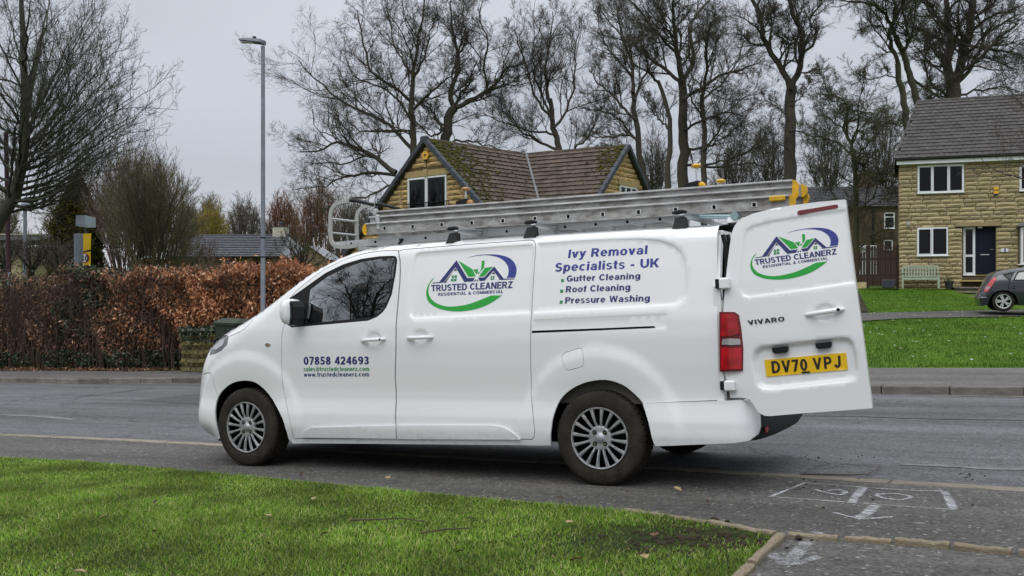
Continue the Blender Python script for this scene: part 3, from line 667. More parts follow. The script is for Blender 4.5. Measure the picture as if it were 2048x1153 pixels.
# -- body surface: half width over (s, z)
_wz = [0.15, .24, .30, .36, .46, .58, .66, .85, 1.02, 1.16, 1.22, 1.30, 1.50, 1.70, 1.95]
_ww = [.900, .925, .945, .958, .957, .938, .936, .948, .953, .948, .938, .925, .893, .856, .80]
ARCH = ((0.881, .345), (4.156, .345))
def Wflat(s, z):
    s = np.asarray(s, float); z = np.asarray(z, float)
    y = np.interp(z, _wz, _ww)
    y = y - .06*np.clip((1.0-s)/1.0, 0, 1.5)**2 - .03*np.clip((s-4.4)/.9, 0, 1.5)**2
    for a, h in ARCH:
        r = np.hypot(s-a, z-h); t = np.clip((r-.56)/.09, 0, 1); t = t*t*(3-2*t)
        y = y + (.018*(1-t))*np.clip((r-.2)*4, 0, 1)
    return y
def Rof(s): return np.interp(s, [0, .25, .9, 1.5, 2.2, 2.8, 5.4], [.34, .30, .17, .11, .095, .085, .08])
_sil = [(446, 880), (432, 875), (412, 864), (403, 847), (399, 822), (400, 790), (403, 750), (409, 727), (418, 702), (430, 683), (447, 669), (472, 654.5), (500, 639.5), (522, 626), (546, 607), (573, 584), (598, 564), (625, 545), (650, 530), (675, 518), (700, 507.5), (718, 501.5), (740, 496.5), (764, 493), (790, 491), (818, 489), (894, 483.5), (1046, 474), (1160, 466), (1318, 456.5), (1438, 452)]
def _mkE():
    E = np.array([vat(u, v, .85) for u, v in _sil])
    for it in range(12):
        T = np.gradient(E, axis=0); T /= np.hypot(*T.T)[:, None]; n = np.c_[-T[:, 1], T[:, 0]]     # (s,z): travelling back/up, outward normal
        out = []
        for i, (u, v) in enumerate(_sil):
            d = vray(u, v); dN = d[1]; dn = -d[0]*n[i][0]+d[2]*n[i][1]
            al = math.atan2(-dN, dn) if dn > 0 else math.pi/2
            al = min(max(al, 0), math.pi/2); R = float(Rof(E[i][0])); y = float(Wflat(*E[i]))-R+R*math.cos(al)
            p = np.array(vat(u, v, y)); out.append(p+n[i]*R*(1-math.sin(al)))
        E = .5*E+.5*np.array(out)
    k = np.array([.25, .5, .25]); S = E.copy()
    for j in range(2): S[1:-1] = .25*S[:-2]+.5*S[1:-1]+.25*S[2:]
    return S
EC = _mkE()
ECd = np.array(smooth_poly([tuple(p) for p in EC], 5, closed=False))
def Wb(s, z):
    s = np.asarray(s, float); z = np.asarray(z, float); P = np.c_[s.ravel(), z.ravel()]
    d = pdist(P, ECd, False).reshape(s.shape); R = Rof(s)
    t = np.clip(1-d/R, 0, 1); return Wflat(s, z)-R*(1-np.sqrt(np.clip(1-t*t, 0, 1)))
_sc = {}
def S(u, v):
    k = (round(float(u), 3), round(float(v), 3))
    if k not in _sc: _sc[k] = _S(u, v)
    return _sc[k]
def _S(u, v):
    y = .94
    for i in range(9):
        s, z = vat(u, v, y); y = .5*y+.5*float(Wb(np.array([s]), np.array([z]))[0])
    return vat(u, v, y)
def SS(L_): return [S(*p) for p in L_]
# -- outlines measured on the photograph
DOOR_R = [(797, 501), (800, 520), (800.5, 545), (799.5, 566), (796, 605), (794, 629), (792, 692), (790.5, 756), (791, 837), (793, 862), (795, 877)]
P_fdoor = [(567, 653), (579, 597), (592, 581), (623.6, 556), (646, 540), (669, 528), (690, 518), (714, 510), (736, 505), (759, 501.5), (786, 500)]+DOOR_R+[(700, 877.5), (588, 878), (584.5, 870), (584, 859.5), (576, 828), (567, 783), (563, 738), (562.5, 693), (563.5, 668)]
P_sdoor = DOOR_R[::-1]+[(811, 498), (894, 491.5), (980, 485), (1058, 479.5), (1067, 480), (1071.5, 487), (1071.8, 500), (1067.7, 561), (1063, 641.7), (1061.7, 712), (1062.7, 787.6), (1067.7, 838), (1070, 863), (1069, 874), (1064, 879.5), (960, 879), (860, 878)]
P_win = [(583, 655), (571, 648), (562, 638), (557, 626), (556, 614), (566, 605), (585, 592.5), (603, 580), (619, 568.5), (650.6, 546), (686.7, 528.5), (722.8, 517.5), (759, 512.5), (786, 511.5), (792, 513), (794.6, 520), (791.4, 548), (783.7, 589), (773, 614), (765, 625), (754, 634), (736, 641.5), (660, 648.5)]
P_glass = [(611, 647.5), (612, 629), (618, 579), (652, 553), (688, 535), (723, 523), (759, 517), (785, 515.5), (789, 519), (787, 545), (779, 587), (769, 611), (760, 623), (744, 634)]
P_press1 = [(829, 636.5), (822, 633), (819.5, 626), (821, 590), (825, 545), (829, 520), (832, 511), (839, 506), (900, 501), (980, 495), (1064, 489.5), (1066, 497), (1064, 540), (1062.3, 580), (1060.5, 624.5), (950, 630.5)]
P_press2 = [(1068, 625), (1070, 580), (1073, 530), (1075, 488), (1150, 482.5), (1220, 479), (1281, 477.5), (1319, 481), (1347, 491), (1362, 504), (1370, 522), (1373, 545), (1373.5, 575), (1371, 592), (1363, 603), (1351, 608.5), (1250, 614.5), (1150, 620)]
P_rail = [(1066, 640.5), (1200, 634), (1333, 628), (1335, 631), (1335, 652), (1332, 655.5), (1310, 657), (1200, 659.5), (1066, 663)]
P_groove = [(1064, 661.5), (1200, 656.5), (1308, 652), (1311.5, 655), (1300, 656), (1200, 660.5), (1064, 666)]
P_flap = [(1123, 713), (1126, 708), (1133, 704), (1158, 696), (1163, 696.5), (1166, 701), (1168.5, 726), (1166, 732), (1160, 735), (1137, 741), (1130, 737)]
P_lampT = [(1439, 623.5), (1468, 624), (1476, 630), (1481, 659.5), (1485, 695.6), (1484, 742), (1440, 743.5)]
P_rbump = [(1286, 806), (1360, 803.5), (1441, 801), (1482, 799.5), (1497, 803), (1505, 813), (1508.5, 826), (1509.5, 858), (1506.5, 874), (1497, 882.5), (1470, 886), (1400, 889), (1312, 892), (1308, 885), (1298, 844)]
P_arch_r = [(1101, 891), (1101, 875), (1102, 860), (1107, 831), (1120, 800), (1143, 778), (1174, 764), (1211, 759.5), (1244, 769), (1266, 785), (1285, 806), (1298, 844), (1308, 885), (1310, 893)]
P_arch_f = [(441, 876), (433, 853), (430, 820), (435, 797), (447, 779), (465, 766), (488, 761), (511, 765), (533, 783), (551, 809), (565, 837), (573, 862), (577, 878)]
P_fbump = [(407, 749), (423, 747.5), (431, 779), (438, 796)]
P_lampF = [(418.5, 711), (420, 697), (427, 683.5), (440.5, 672.5), (454.5, 669.5), (457.6, 674.5), (454.5, 690), (443, 701.6), (430, 708)]
P_bonnet = [(458, 673), (470, 668), (484, 661), (497, 650), (506, 640)]
P_silltrim = [(606, 875), (608, 868), (612, 862), (623.6, 855), (700, 853), (794, 850.5), (794, 877)]
P_silltrim2 = [(796.5, 850.5), (900, 850), (989, 850.5), (1008, 854), (1021.5, 861), (1036.5, 873), (1041, 879), (796.5, 877.5)]
c_paint = mat('van_white_paint', (.77, .785, .80), .30, coat=1.0, var=.05, vscale=1.2, col2=(.765, .775, .78))
# road dirt low on the panels, as worn patches
def _dirt(m, amt=.38, zt=.20):
    n = m.node_tree.nodes; l = m.node_tree.links; b = n['Principled BSDF']; src = b.inputs['Base Color'].links[0].from_socket
    t = n.new('ShaderNodeTexCoord'); sp = n.new('ShaderNodeSeparateXYZ'); l.new(t.outputs['Object'], sp.inputs[0])
    a = n.new('ShaderNodeMapRange'); a.inputs['From Min'].default_value = zt+.22; a.inputs['From Max'].default_value = .2; l.new(sp.outputs['Z'], a.inputs['Value'])
    q = n.new('ShaderNodeTexNoise'); q.inputs['Scale'].default_value = 14; q.inputs['Detail'].default_value = 9; q.inputs['Roughness'].default_value = .75; l.new(t.outputs['Object'], q.inputs['Vector'])
    r = n.new('ShaderNodeMapRange'); r.inputs['From Min'].default_value = .50; r.inputs['From Max'].default_value = .68; l.new(q.outputs['Fac'], r.inputs['Value'])
    mm = n.new('ShaderNodeMath'); mm.operation = 'MULTIPLY'; l.new(a.outputs[0], mm.inputs[0]); l.new(r.outputs[0], mm.inputs[1])
    m2 = n.new('ShaderNodeMath'); m2.operation = 'MULTIPLY'; m2.inputs[1].default_value = amt; l.new(mm.outputs[0], m2.inputs[0])
    mx = n.new('ShaderNodeMixRGB'); l.new(m2.outputs[0], mx.inputs['Fac']); l.new(src, mx.inputs['Color1']); mx.inputs['Color2'].default_value = (.16, .13, .10, 1)
    l.new(mx.outputs[0], b.inputs['Base Color'])
_dirt(c_paint)
c_black = mat('black_plastic', (.010, .010, .011), .5, spec=.25); c_void = mat('dark_cavity', (.006, .006, .006), .95, spec=.05)
c_trim = mat('black_textured_bumper', (.013, .014, .015), .6, spec=.3, var=.3, vscale=30, bump=.1)
c_glass = glass_mat('tinted_side_glass', (.30, .38, .38), .10)
c_red = mat('red_lamp_lens', (.55, .004, .012), .18, coat=.4, var=.6, vscale=8, detail=1); c_dred = mat('dark_red_lens', (.14, .006, .010), .25, coat=.2)
c_clear = mat('clear_lamp_lens', (.38, .37, .38), .12, metal=.3, coat=1.0)
c_navy = mat('navy_vinyl', (.018, .025, .14), .4); c_blue = mat('blue_vinyl', (.028, .040, .25), .4)
c_green = mat('green_vinyl', (.012, .34, .035), .4); c_green2 = mat('small_green_vinyl', (.02, .24, .06), .4)
c_grey = mat('grey_vinyl', (.09, .09, .10), .5)
c_sil = mat('hubcap_silver', (.44, .45, .46), .38, metal=.45, var=.35, vscale=22); c_tyre = mat('tyre_rubber', (.016, .015, .014), .9, spec=.2, var=.55, vscale=9, col2=(.040, .034, .027), bump=.3, bscale=50)
c_chrome = mat('bright_metal', (.6, .61, .62), .2, metal=1.0); c_dash = mat('dark_cabin_plastic', (.03, .032, .034), .7)
def van_sheet(name, outer, holes=(), step=.03, m=None, parent=None, W=Wb, off=0.0, skirt=.014, recess=(), loops=(), gap=.0035, mirror=False):
    """outer/holes in (s,z); recess = list of (polygon, depth, blend)"""
    o2 = inset(outer, gap) if gap else outer
    lp = list(loops)
    for rp, dp, bl in recess: lp += [densify(inset(rp, k_*bl), .015) for k_ in ((.5, 0, -.5) if bl < .025 else (.5, .25, 0, -.25, -.5))]
    V, F = sheet2d(o2, holes, step, lp)
    y = W(V[:, 0], V[:, 1])+off
    for rp, dp, bl in recess:
        d = pdist(V, rp); sg = np.where(pip(V, rp), 1, -1)*d; t = np.clip(sg/bl+.5, 0, 1); t = t*t*(3-2*t); y = y-dp*t
    P = np.c_[-V[:, 0], y, V[:, 1]]; n = len(P)
    F = F[:, ::-1]                                   # x = -s flips the winding; outward is +y
    faces = [tuple(f) for f in F]
    if skirt:
        Q = P.copy(); Q[:, 1] -= skirt; be = boundary(F); use = {}
        PV = list(map(tuple, P))
        def q(i):
            if i not in use: use[i] = len(PV); PV.append(tuple(Q[i]))
            return use[i]
        for a, b in be: faces.append((b, a, q(a), q(b)))
        P = PV
    o = mesh_obj(name, P, faces, m, parent or van, True, 50)
    if mirror: mirror_part(o, parent or van)
    return o
def mirror_part(o, parent, name=None):
    me = o.data.copy(); me.transform(Matrix.Diagonal((1, -1, 1, 1))); me.flip_normals(); me.update()
    c = bpy.data.objects.new(name or o.name.split('.')[0], me); COL.objects.link(c); c.parent = parent; return c
fd = SS(P_fdoor); sdr = SS(P_sdoor); win = SS(P_win); gl = SS(P_glass); lampT = SS(P_lampT)
flap = SS(P_flap); rb = SS(P_rbump); ar = SS(P_arch_r); af = SS(P_arch_f); fb = SS(P_fbump); lf = SS(P_lampF); bon = SS(P_bonnet)
rail = SS(P_rail); groove = SS(P_groove); pr1 = SS(P_press1); pr2 = SS(P_press2)
af = smooth_poly(af, 3, closed=False); ar = smooth_poly(ar, 3, closed=False)
rearx = [S(1438, 800), S(1436.5, 700), S(1435, 600), S(1434, 520), S(1434, 470)]
Etop = [tuple(p) for p in ECd if p[0] < rearx[-1][0]-.02]
# start of E near the front arch foot
sill_f = S(586, 887); sill_r = S(1100, 891)
full = Etop + [(rearx[-1][0], Etop[-1][1])] + rearx[::-1][:-1] + [rearx[0]] + [rb[0]] + ar[::-1][int(6):] 
# bottom: rear arch (from its top-right crossing with the bumper) forward, the sill, front arch, front bumper foot
full = full[:-len(ar[::-1][6:])]
ia = min(range(len(ar)), key=lambda i: math.hypot(ar[i][0]-rb[0][0], ar[i][1]-rb[0][1]))
full += ar[:ia][::-1] + [sill_r, sill_f] + af[::-1]
def _ell(cx, cy, rx, ry): return SS([(cx+rx*math.cos(a), cy+ry*math.sin(a)) for a in [2*math.pi*i/20 for i in range(20)]])
cupA = _ell(748, 678, 13, 12.5); cupB = _ell(841, 673.5, 13, 12.5)
# doors, panels as openings of the shell
seam_b = []                                                   # thin bonnet shut line
def strip(line, wd=.004):
    P = np.array(line); T = np.gradient(P, axis=0); T /= np.hypot(*T.T)[:, None]; n = np.c_[-T[:, 1], T[:, 0]]*wd/2
    return [tuple(p) for p in P+n]+[tuple(p) for p in (P-n)[::-1]]
roofseam = SS([(700, 512), (718, 506.5), (745, 500.5), (770, 497), (800, 494.5)])
fbs = strip(smooth_poly(fb, 4, False), .006)
van_sheet('side_body', full, [fd, sdr, lf, flap, strip(smooth_poly(bon, 3, False), .006), fbs], .035, c_paint,
          recess=[(pr2, .009, .016), (rail, .003, .008)], gap=0)
van_sheet('front_door', fd, [win], .03, c_paint, gap=.0055, recess=[(cupA, .012, .02)])
van_sheet('sliding_door', sdr, [], .03, c_paint, recess=[(pr1, .009, .016), (cupB, .012, .02)], gap=.0055)
van_sheet('fuel_flap', flap, [], .03, c_paint, gap=.003)
van_sheet('rail_groove', groove, [], .03, c_void, off=.0015, gap=0, skirt=0)
# far side: the same pressed panels, without the sliding door's livery
van_sheet('side_body', [(a, b) for a, b in full], [fd, lf, strip(sdr[:1]+sdr[-1:])] if False else [fd, lf], .07, c_paint, recess=[(pr1, .009, .03), (pr2, .009, .03)], gap=0)
_far = [o for o in van.children if o.name.startswith('side_body')][-1]
_far.data.transform(Matrix.Diagonal((1, -1, 1, 1))); _far.data.flip_normals()
_o = van_sheet('front_door', fd, [win], .06, c_paint, gap=.004); _o.data.transform(Matrix.Diagonal((1, -1, 1, 1))); _o.data.flip_normals(); fdoor_far = _o
# dark liner added behind all seams, its colour standing in for gap shade
for sgn in (1, -1):
    o = van_sheet('dark_seam_liner', [(max(a_, .40+.002*(k_ % 7)), b_) for k_, (a_, b_) in enumerate(inset(full, .01))], [win], .09, c_void, off=-.022, skirt=0, gap=0)
    if sgn < 0: o.data.transform(Matrix.Diagonal((1, -1, 1, 1)))
# window surround and glass
for sgn in (1, -1):
    fr = van_sheet('window_frame', win, [gl], .03, c_black, off=-.004, gap=0, skirt=.02)
    pg = van_sheet('door_glass', gl, [], .05, c_glass, off=-.010, gap=-.002, skirt=0)
    if sgn < 0:
        for o in (fr, pg): o.data.transform(Matrix.Diagonal((1, -1, 1, 1))); o.data.flip_normals()
# -- roof, windscreen, bonnet and nose: sheet between the two edge curves
def top_sheet(name, i0, i1, m, crown_scale=1.0, step=1, lower=0.0):
    P = ECd[i0:i1+1:step]; T = np.gradient(ECd, axis=0)[i0:i1+1:step]; T = T/np.hypot(*T.T)[:, None]; n = np.c_[-T[:, 1], T[:, 0]]
    v = np.linspace(-1, 1, 17); V = []
    for p, nn in zip(P, n):
        yE = float(Wflat(*p))-float(Rof(p[0])); frontness = max(0, -nn[0])
        cr_ = (.055*(1-frontness)+.20*frontness)*crown_scale-lower
        for t in v:
            q = p+nn*(cr_*(1-t*t)-lower); V.append((-q[0], yE*t, q[1]))
    k = len(v); F = [(i*k+j, i*k+j+1, (i+1)*k+j+1, (i+1)*k+j) for i in range(len(P)-1) for j in range(k-1)]
    return mesh_obj(name, V, F, m, van, True, 60)
def idx(u, v):
    p = np.array(S(u, v)); return int(np.argmin(np.hypot(*(ECd-p).T)))
i_end = len(Etop)-1
# spans by index of the silhouette list (5 samples each)
top_sheet('front_bumper', 0, 6*5, c_paint); top_sheet('grille', 6*5, 9*5, c_trim); top_sheet('bonnet', 9*5, 14*5, c_paint)
top_sheet('windscreen', 14*5, 20*5, glass_mat('windscreen_glass', (.5, .58, .58), .05)); top_sheet('roof', 20*5, len(ECd)-1, c_paint)
# headlamp, repeater, handles, trims
van_sheet('headlamp', lf, [], .03, mat('headlamp_lens', (.045, .05, .055), .15, coat=.6, var=.6, vscale=9, col2=(.14, .15, .16)), off=-.003, gap=.002, mirror=True)
o = van_sheet('headlamp_surround', inset(lf, -.006), [inset(lf, .004)], .03, c_black, off=-.006, gap=0, skirt=.02)
e1 = SS([(424, 699), (436, 683), (450, 677), (446, 690), (434, 699)])
van_sheet('headlamp_reflector', e1, [], .03, c_clear, off=.001, gap=.001)
rp = SS([(530, 689), (532, 686.5), (537, 686), (541, 688), (541, 691), (537, 693), (532, 692.5)])
van_sheet('indicator', rp, [], .03, c_chrome, off=.005, gap=0)
rp2 = SS([(533, 689), (536, 687.5), (539, 689), (539, 690.5), (535, 691.5)]); van_sheet('indicator_lens', rp2, [], .03, mat('amber_lens', (.3, .12, .03), .2), off=.008, gap=0)
for nm, P in (('sill_trim', P_silltrim), ('sill_trim', P_silltrim2)):
    pp = SS(P)
    van_sheet(nm, pp, [], .03, c_paint, off=.016, gap=0, skirt=.02)
def ellipse(cx, cy, rx, ry, rot=0, n=20):
    return [(cx+rx*math.cos(a)*math.cos(rot)-ry*math.sin(a)*math.sin(rot), cy+rx*math.cos(a)*math.sin(rot)+ry*math.sin(a)*math.cos(rot)) for a in [2*math.pi*i/n for i in range(n)]]
def handle(u0, u1, v0, v1, cu, cv, W=Wb, conv=S, parent=None, keyhole=False, rec=(13, 12.5), sl=0.0):
    a = conv(u0, v0); b = conv(u1, v1); L_ = math.hypot(b[0]-a[0], b[1]-a[1])
    mb = MB(); pts = []; rr = []
    for i in range(9):
        t = i/8; s_ = a[0]+(b[0]-a[0])*t; z_ = a[1]+(b[1]-a[1])*t
        y_ = float(W(np.array([s_]), np.array([z_]))[0])+.004+.034*math.sin(math.pi*min(max(t, .0), 1))**.5
        pts.append((-s_, y_, z_)); rr.append((.008, .0135, .0155, .0155, .015, .015, .015, .0135, .008)[i])
    mb.tube(pts, rr, 10); h = mb.build('door_handle', c_paint, parent or van, True)
    if keyhole:
        k = MB(); p = pts[7]; k.lathe([(0, .004), (.007, .004), (.008, 0), (.008, -.01)], 12, c=(p[0], p[1]+.013, p[2])); k.build('key_hole', c_black, h, True)
    return h
handle(723, 771, 681, 678, 748, 678, keyhole=True); handle(814.5, 866, 676, 674, 841, 673.5)
# mirror
mv = S(592, 628); mb = MB()
def mir(off=0):
    prof = [(563, 640), (560.5, 625), (563, 610), (570, 601), (579, 598), (586, 601), (589, 612), (590, 632), (587, 648), (579, 651), (569, 647)]
    return [vat(u, v, 1.06) for u, v in prof]
pm = mir(); _mx = max(p[0] for p in pm); pm = [(_mx-(_mx-p[0])*.62, p[1]) for p in pm]; cx_ = np.mean([p[0] for p in pm]); cz_ = np.mean([p[1] for p in pm]); n_ = len(pm)
V = []; F = []
for k, (sc, y) in enumerate(((.80, .955), (.97, .985), (1.0, 1.05), (.98, 1.10), (.86, 1.145), (.5, 1.165))):
    for p in pm: V.append((-(cx_+(p[0]-cx_)*sc), y, cz_+(p[1]-cz_)*sc))
for k in range(5):
    for i in range(n_): j = (i+1) % n_; F.append((k*n_+i, k*n_+j, (k+1)*n_+j, (k+1)*n_+i))
F.append(tuple(5*n_+i for i in range(n_))); F.append(tuple(range(n_))[::-1])
mo = mesh_obj('door_mirror', V, F, c_paint, van, True, 60)
mg = [vat(u, v, 1.06) for u, v in ((580, 600), (588, 603), (591.5, 614), (592, 636), (589, 650), (582, 650), (579, 640), (577, 615))]; mg = [(p[0]+.01, p[1]) for p in mg]
mb = MB(); mb.prism([(-p[0], p[1]) for p in mg], .965, 1.105); mb.build('mirror_housing', c_black, mo)
mb = MB(); mb.prism([(-p[0]-.006 if False else -p[0], p[1]) for p in inset(mg, .012)], .985, 1.115); mb.build('mirror_glass', mat('mirror_face', (.05, .055, .06), .1, metal=.3), mo)
mb = MB(); a = mg[4]; mb.tube([(-a[0]+.03, .93, a[1]+.05), (-a[0]+.03, 1.0, a[1]+.05)], .022, 10); mb.build('mirror_arm', c_black, mo, True)
for o in [mo]+list(mo.children):
    c = mirror_part(o, van if o is mo else mo_far) if o is not mo else None
    if o is mo: mo_far = mirror_part(mo, van)
# rear lamp (wraps the corner), far one mirrored
def Wlamp(s, z):
    s0 = lampT[0][0]; t = np.clip((s-s0)/.20, 0, 1); return .957-.055*t**2+0*z
def _lin(poly, v0, v1): return [S(u, v) for u, v in poly]
lampV = [vat(u, v, .95) for u, v in P_lampT]
lh = van_sheet('tail_lamp', lampV, [], .025, c_dred, W=Wlamp, gap=0, skirt=.10)
for nm, P, mm in (('lamp_lens', [(1443, 628), (1467, 628), (1473, 633), (1478, 668), (1461, 672), (1442, 672)], c_red), ('reversing_lens', [(1446, 678), (1462, 677), (1478.5, 678), (1480, 689), (1463, 690), (1444, 689)], c_clear), ('lamp_lens', [(1443, 695.5), (1463, 696), (1481.5, 696), (1482, 738), (1443, 739.5)], c_red)):
    pp = [vat(u, v, .955) for u, v in P]
    van_sheet(nm, pp, [], .02, mm, parent=lh, W=Wlamp, off=.009, gap=0, skirt=.012)
mirror_part(lh, van)
# rear bumper: painted corners and the dark step between them
s1 = rb[4][0]
def Wrb(s, z):
    y = Wflat(s, z)+.012; d = np.clip((s-(s1-.13))/.16, 0, 1); return y-.16*(1-np.sqrt(np.clip(1-d**2.2, 0, 1)))
rb_o = van_sheet('rear_bumper', rb, [], .02, c_paint, W=Wrb, gap=.001, skirt=.02, mirror=True)
V = []; F = []; zs = [(.575, -.20), (.57, -.02), (.56, .0), (.50, .010), (.44, .008), (.40, -.004), (.37, -.03), (.352, -.08), (.35, -.16)]
ys = np.linspace(.90, -.90, 25)
for y in ys:
    sb = s1-.035+.080*(1-abs(y/.9)**3.4)
    zz = vat(1560, 850, 0)[1]
    for z_, d_ in zs: V.append((-(sb+d_), y, z_-.055*(1-abs(y/.9)**4)*max(0, min(1, (.50-z_)/.12))))
k = len(zs)
for i in range(len(ys)-1):
    for j in range(k-1): F.append((i*k+j, i*k+j+1, (i+1)*k+j+1, (i+1)*k+j))
mesh_obj('rear_step', V, F, c_trim, van, True, 40)
mb = MB(); mb.box((-(s1+.034), .60, .385), (.012, .13, .035), rz=R_(8), ch=.005); mb.build('bumper_reflector', c_red, van)
mb = MB(); mb.box((-(s1+.010), -.66, .385), (.012, .11, .035), rz=R_(-6), ch=.005); mb.build('bumper_reflector', c_red, van)
# rear opening frame
sr = rearx[0][0]
mb = MB()
for sg in (1, -1):
    mb.box((-(sr+.012), sg*.895, .96), (.05, .055, .82), ch=.006)
    mb.add([(-(sr-.015), sg*.905, 1.37), (-(sr+.03), sg*.905, 1.37), (-(sr+.03), sg*.86, 1.37), (-(sr-.015), sg*.86, 1.37), (-(sr-.03), sg*.80, 1.71), (-(sr+.02), sg*.80, 1.71), (-(sr+.02), sg*.745, 1.71), (-(sr-.03), sg*.745, 1.71)],
           [(0, 1, 5, 4), (1, 2, 6, 5), (2, 3, 7, 6), (3, 0, 4, 7), (4, 5, 6, 7), (0, 3, 2, 1)])
mb.box((-(sr-.005), 0, 1.71), (.05, 1.50, .07), ch=.006); mb.box((-(sr+.03), 0, .56), (.11, 1.80, .05), ch=.006)
mb.build('rear_opening_frame', c_paint, van)
mb = MB(); ph = [vat(u, v, .87) for u, v in ((1441, 470), (1446, 490), (1450, 520), (1449, 548), (1445, 600))]
mb.tube([(-p[0]-.02, .885, p[1]) for p in ph], .016, 8); mb.tube([(-p[0]-.045, .86, p[1]) for p in ph], .014, 8); mb.build('rear_seal_hose', c_black, van, True)
# cargo box and cab
mb = MB(); z0 = .57
mb.add([(x, y*(1 if z < 1 else .86), z) for x in (-2.35, -sr) for y in (-.86, .86) for z in (z0, 1.70)], [(0, 1, 3, 2), (0, 2, 6, 4), (0, 4, 5, 1), (2, 3, 7, 6), (1, 5, 7, 3)])
mb.build('cargo_lining', mat('grey_ply_lining', (.12, .11, .10), .8), van)
mb = MB(); mb.box((-2.60, 0, .30), (4.1, 1.60, .04)); mb.build('underside', c_void, van)
mb = MB(); mb.box((-1.30, 0, .98), (.55, 1.70, .20), ch=.06); mb.box((-1.02, 0, 1.0), (.35, 1.5, .10), ch=.03); mb.build('dashboard', c_dash, van)
mb = MB(); mb.box((-1.9, 0, .45), (1.2, 1.70, .06)); mb.build('cab_floor', c_void, van)
for y in (.52, .12, -.50):
    sb = MB(); sb.box((-2.02, y, .72), (.5, .44, .16), ch=.05); seat = sb.build('cab_seat', mat('grey_seat_cloth', (.045, .046, .05), .9) if y == .52 else bpy.data.materials['grey_seat_cloth'], van)
    sb = MB(); sb.add([(-2.22, y-.22, .76), (-2.22, y+.22, .76), (-2.34, y+.22, .76), (-2.34, y-.22, .76), (-2.30, y-.19, 1.32), (-2.30, y+.19, 1.32), (-2.40, y+.19, 1.32), (-2.40, y-.19, 1.32)], [(0, 1, 5, 4), (1, 2, 6, 5), (2, 3, 7, 6), (3, 0, 4, 7), (4, 5, 6, 7), (0, 3, 2, 1)])
    sb.build('seat_back', bpy.data.materials['grey_seat_cloth'], seat)
    sb = MB(); sb.box((-2.36, y, 1.43), (.09, .26, .16), ch=.04); sb.build('head_rest', bpy.data.materials['grey_seat_cloth'], seat)
mb = MB(); c0 = Vector((-1.66, -.42, 1.08)); ax = Vector((-.62, 0, .78)); a1 = Vector((0, 1, 0)); a2 = ax.cross(a1)
mb.tube([c0+(a1*math.cos(t)+a2*math.sin(t))*.19 for t in [2*math.pi*i/28 for i in range(29)]], .016, 8)
mb.tube([c0-a1*.18, c0, c0+a1*.18], .02, 6); mb.tube([c0, c0-a2*.18], .02, 6); mb.build('steering_wheel', c_black, van, True)
# wheels
def wheel(s, y, sg, turn=0.0, muddy=False):
    o = empty('wheel', (-s, y*sg, .335), 0 if sg > 0 else math.pi, van); o.rotation_euler.z += turn
    mb = MB(); R = .330
    mb.lathe([(.205, -.20), (.215, -.205), (.30, -.215), (.327, -.20), (R, -.165), (R+.001, -.10), (R, -.04), (.326, -.008), (.30, .004), (.262, .006), (.225, .002), (.212, -.008), (.205, -.02)], 64)
    t = mb.build('tyre', c_tyre, o, True, 60)
    mb = MB()
    for i in range(52):
        for h, ph in ((-.165, 0), (-.105, .5), (-.045, 0)):
            a = 2*math.pi*(i+ph)/52; ca, sa = math.cos(a), math.sin(a); r1 = R+.005
            mb.add([((r1 if q & 1 else R-.012)*math.cos(a+w_)*1, h+hh, (r1 if q & 1 else R-.012)*math.sin(a+w_)) for q, w_, hh in ((0, -.042, -.022), (1, -.042, -.022), (1, .042, -.022), (0, .042, -.022), (0, -.042, .022), (1, -.042, .022), (1, .042, .022), (0, .042, .022))], [(1, 2, 6, 5), (0, 1, 5, 4), (2, 3, 7, 6), (0, 3, 2, 1), (4, 5, 6, 7)])
    tr = mb.build('tread', c_tyre, o); tr['kind'] = 'stuff'
    mb = MB(); mb.lathe([(.215, -.19), (.20, -.10), (.17, -.06), (0, -.055)], 32); mb.build('rim', c_void, o, True)
    mb = MB(); mb.lathe([(.205, -.012), (.2155, -.008), (.217, .002), (.2135, .008), (.206, .006), (.203, -.004)], 64)
    hc = mb.build('hubcap', c_sil, o, True, 50)
    mb = MB(); mb.lathe([(0, .001), (.024, .001), (.027, -.002), (.030, -.009), (.052, -.012), (.076, -.006), (.086, -.011), (.088, -.03)], 40); mb.build('hub_centre', c_sil, hc, True, 60)
    for i in range(16):
        a = 2*math.pi*(i+.3)/16; ca, sa = math.cos(a), math.sin(a); mb = MB()
        def P_(r, q, h): return (r*ca-q*sa, h, r*sa+q*ca)
        prof = ((.080, .0095, -.008), (.12, .0095, .002), (.17, .0125, .005), (.205, .0165, .004))
        vs = []
        for r, wd, h in prof: vs += [P_(r, -wd, h-.012), P_(r, -wd*.45, h), P_(r, wd*.45, h), P_(r, wd, h-.012)]
        fs = [(4*j+q, 4*j+4+q, 4*j+5+q, 4*j+1+q) for j in range(3) for q in range(3)]
        mb.add(vs, fs); mb.build('spoke', c_sil, hc)
    for i in range(4):
        a = math.pi/4+i*math.pi/2; bc = (.056*math.cos(a), -.008, .056*math.sin(a)); mb = MB(); mb.lathe([(0, .006), (.007, .006), (.009, 0), (.009, -.008)], 10, c=bc); wb_ = mb.build('wheel_bolt', c_chrome, hc, True); mb = MB(); mb.lathe([(.009, .001), (.0165, .001), (.0165, -.006)], 14, c=bc); mb.build('bolt_recess', c_black, hc, True)
    return o
wheel(0.881, .945, 1, R_(0)); wheel(4.156, .945, 1)
wheel(0.881, .945, -1); wheel(4.156, .945, -1)
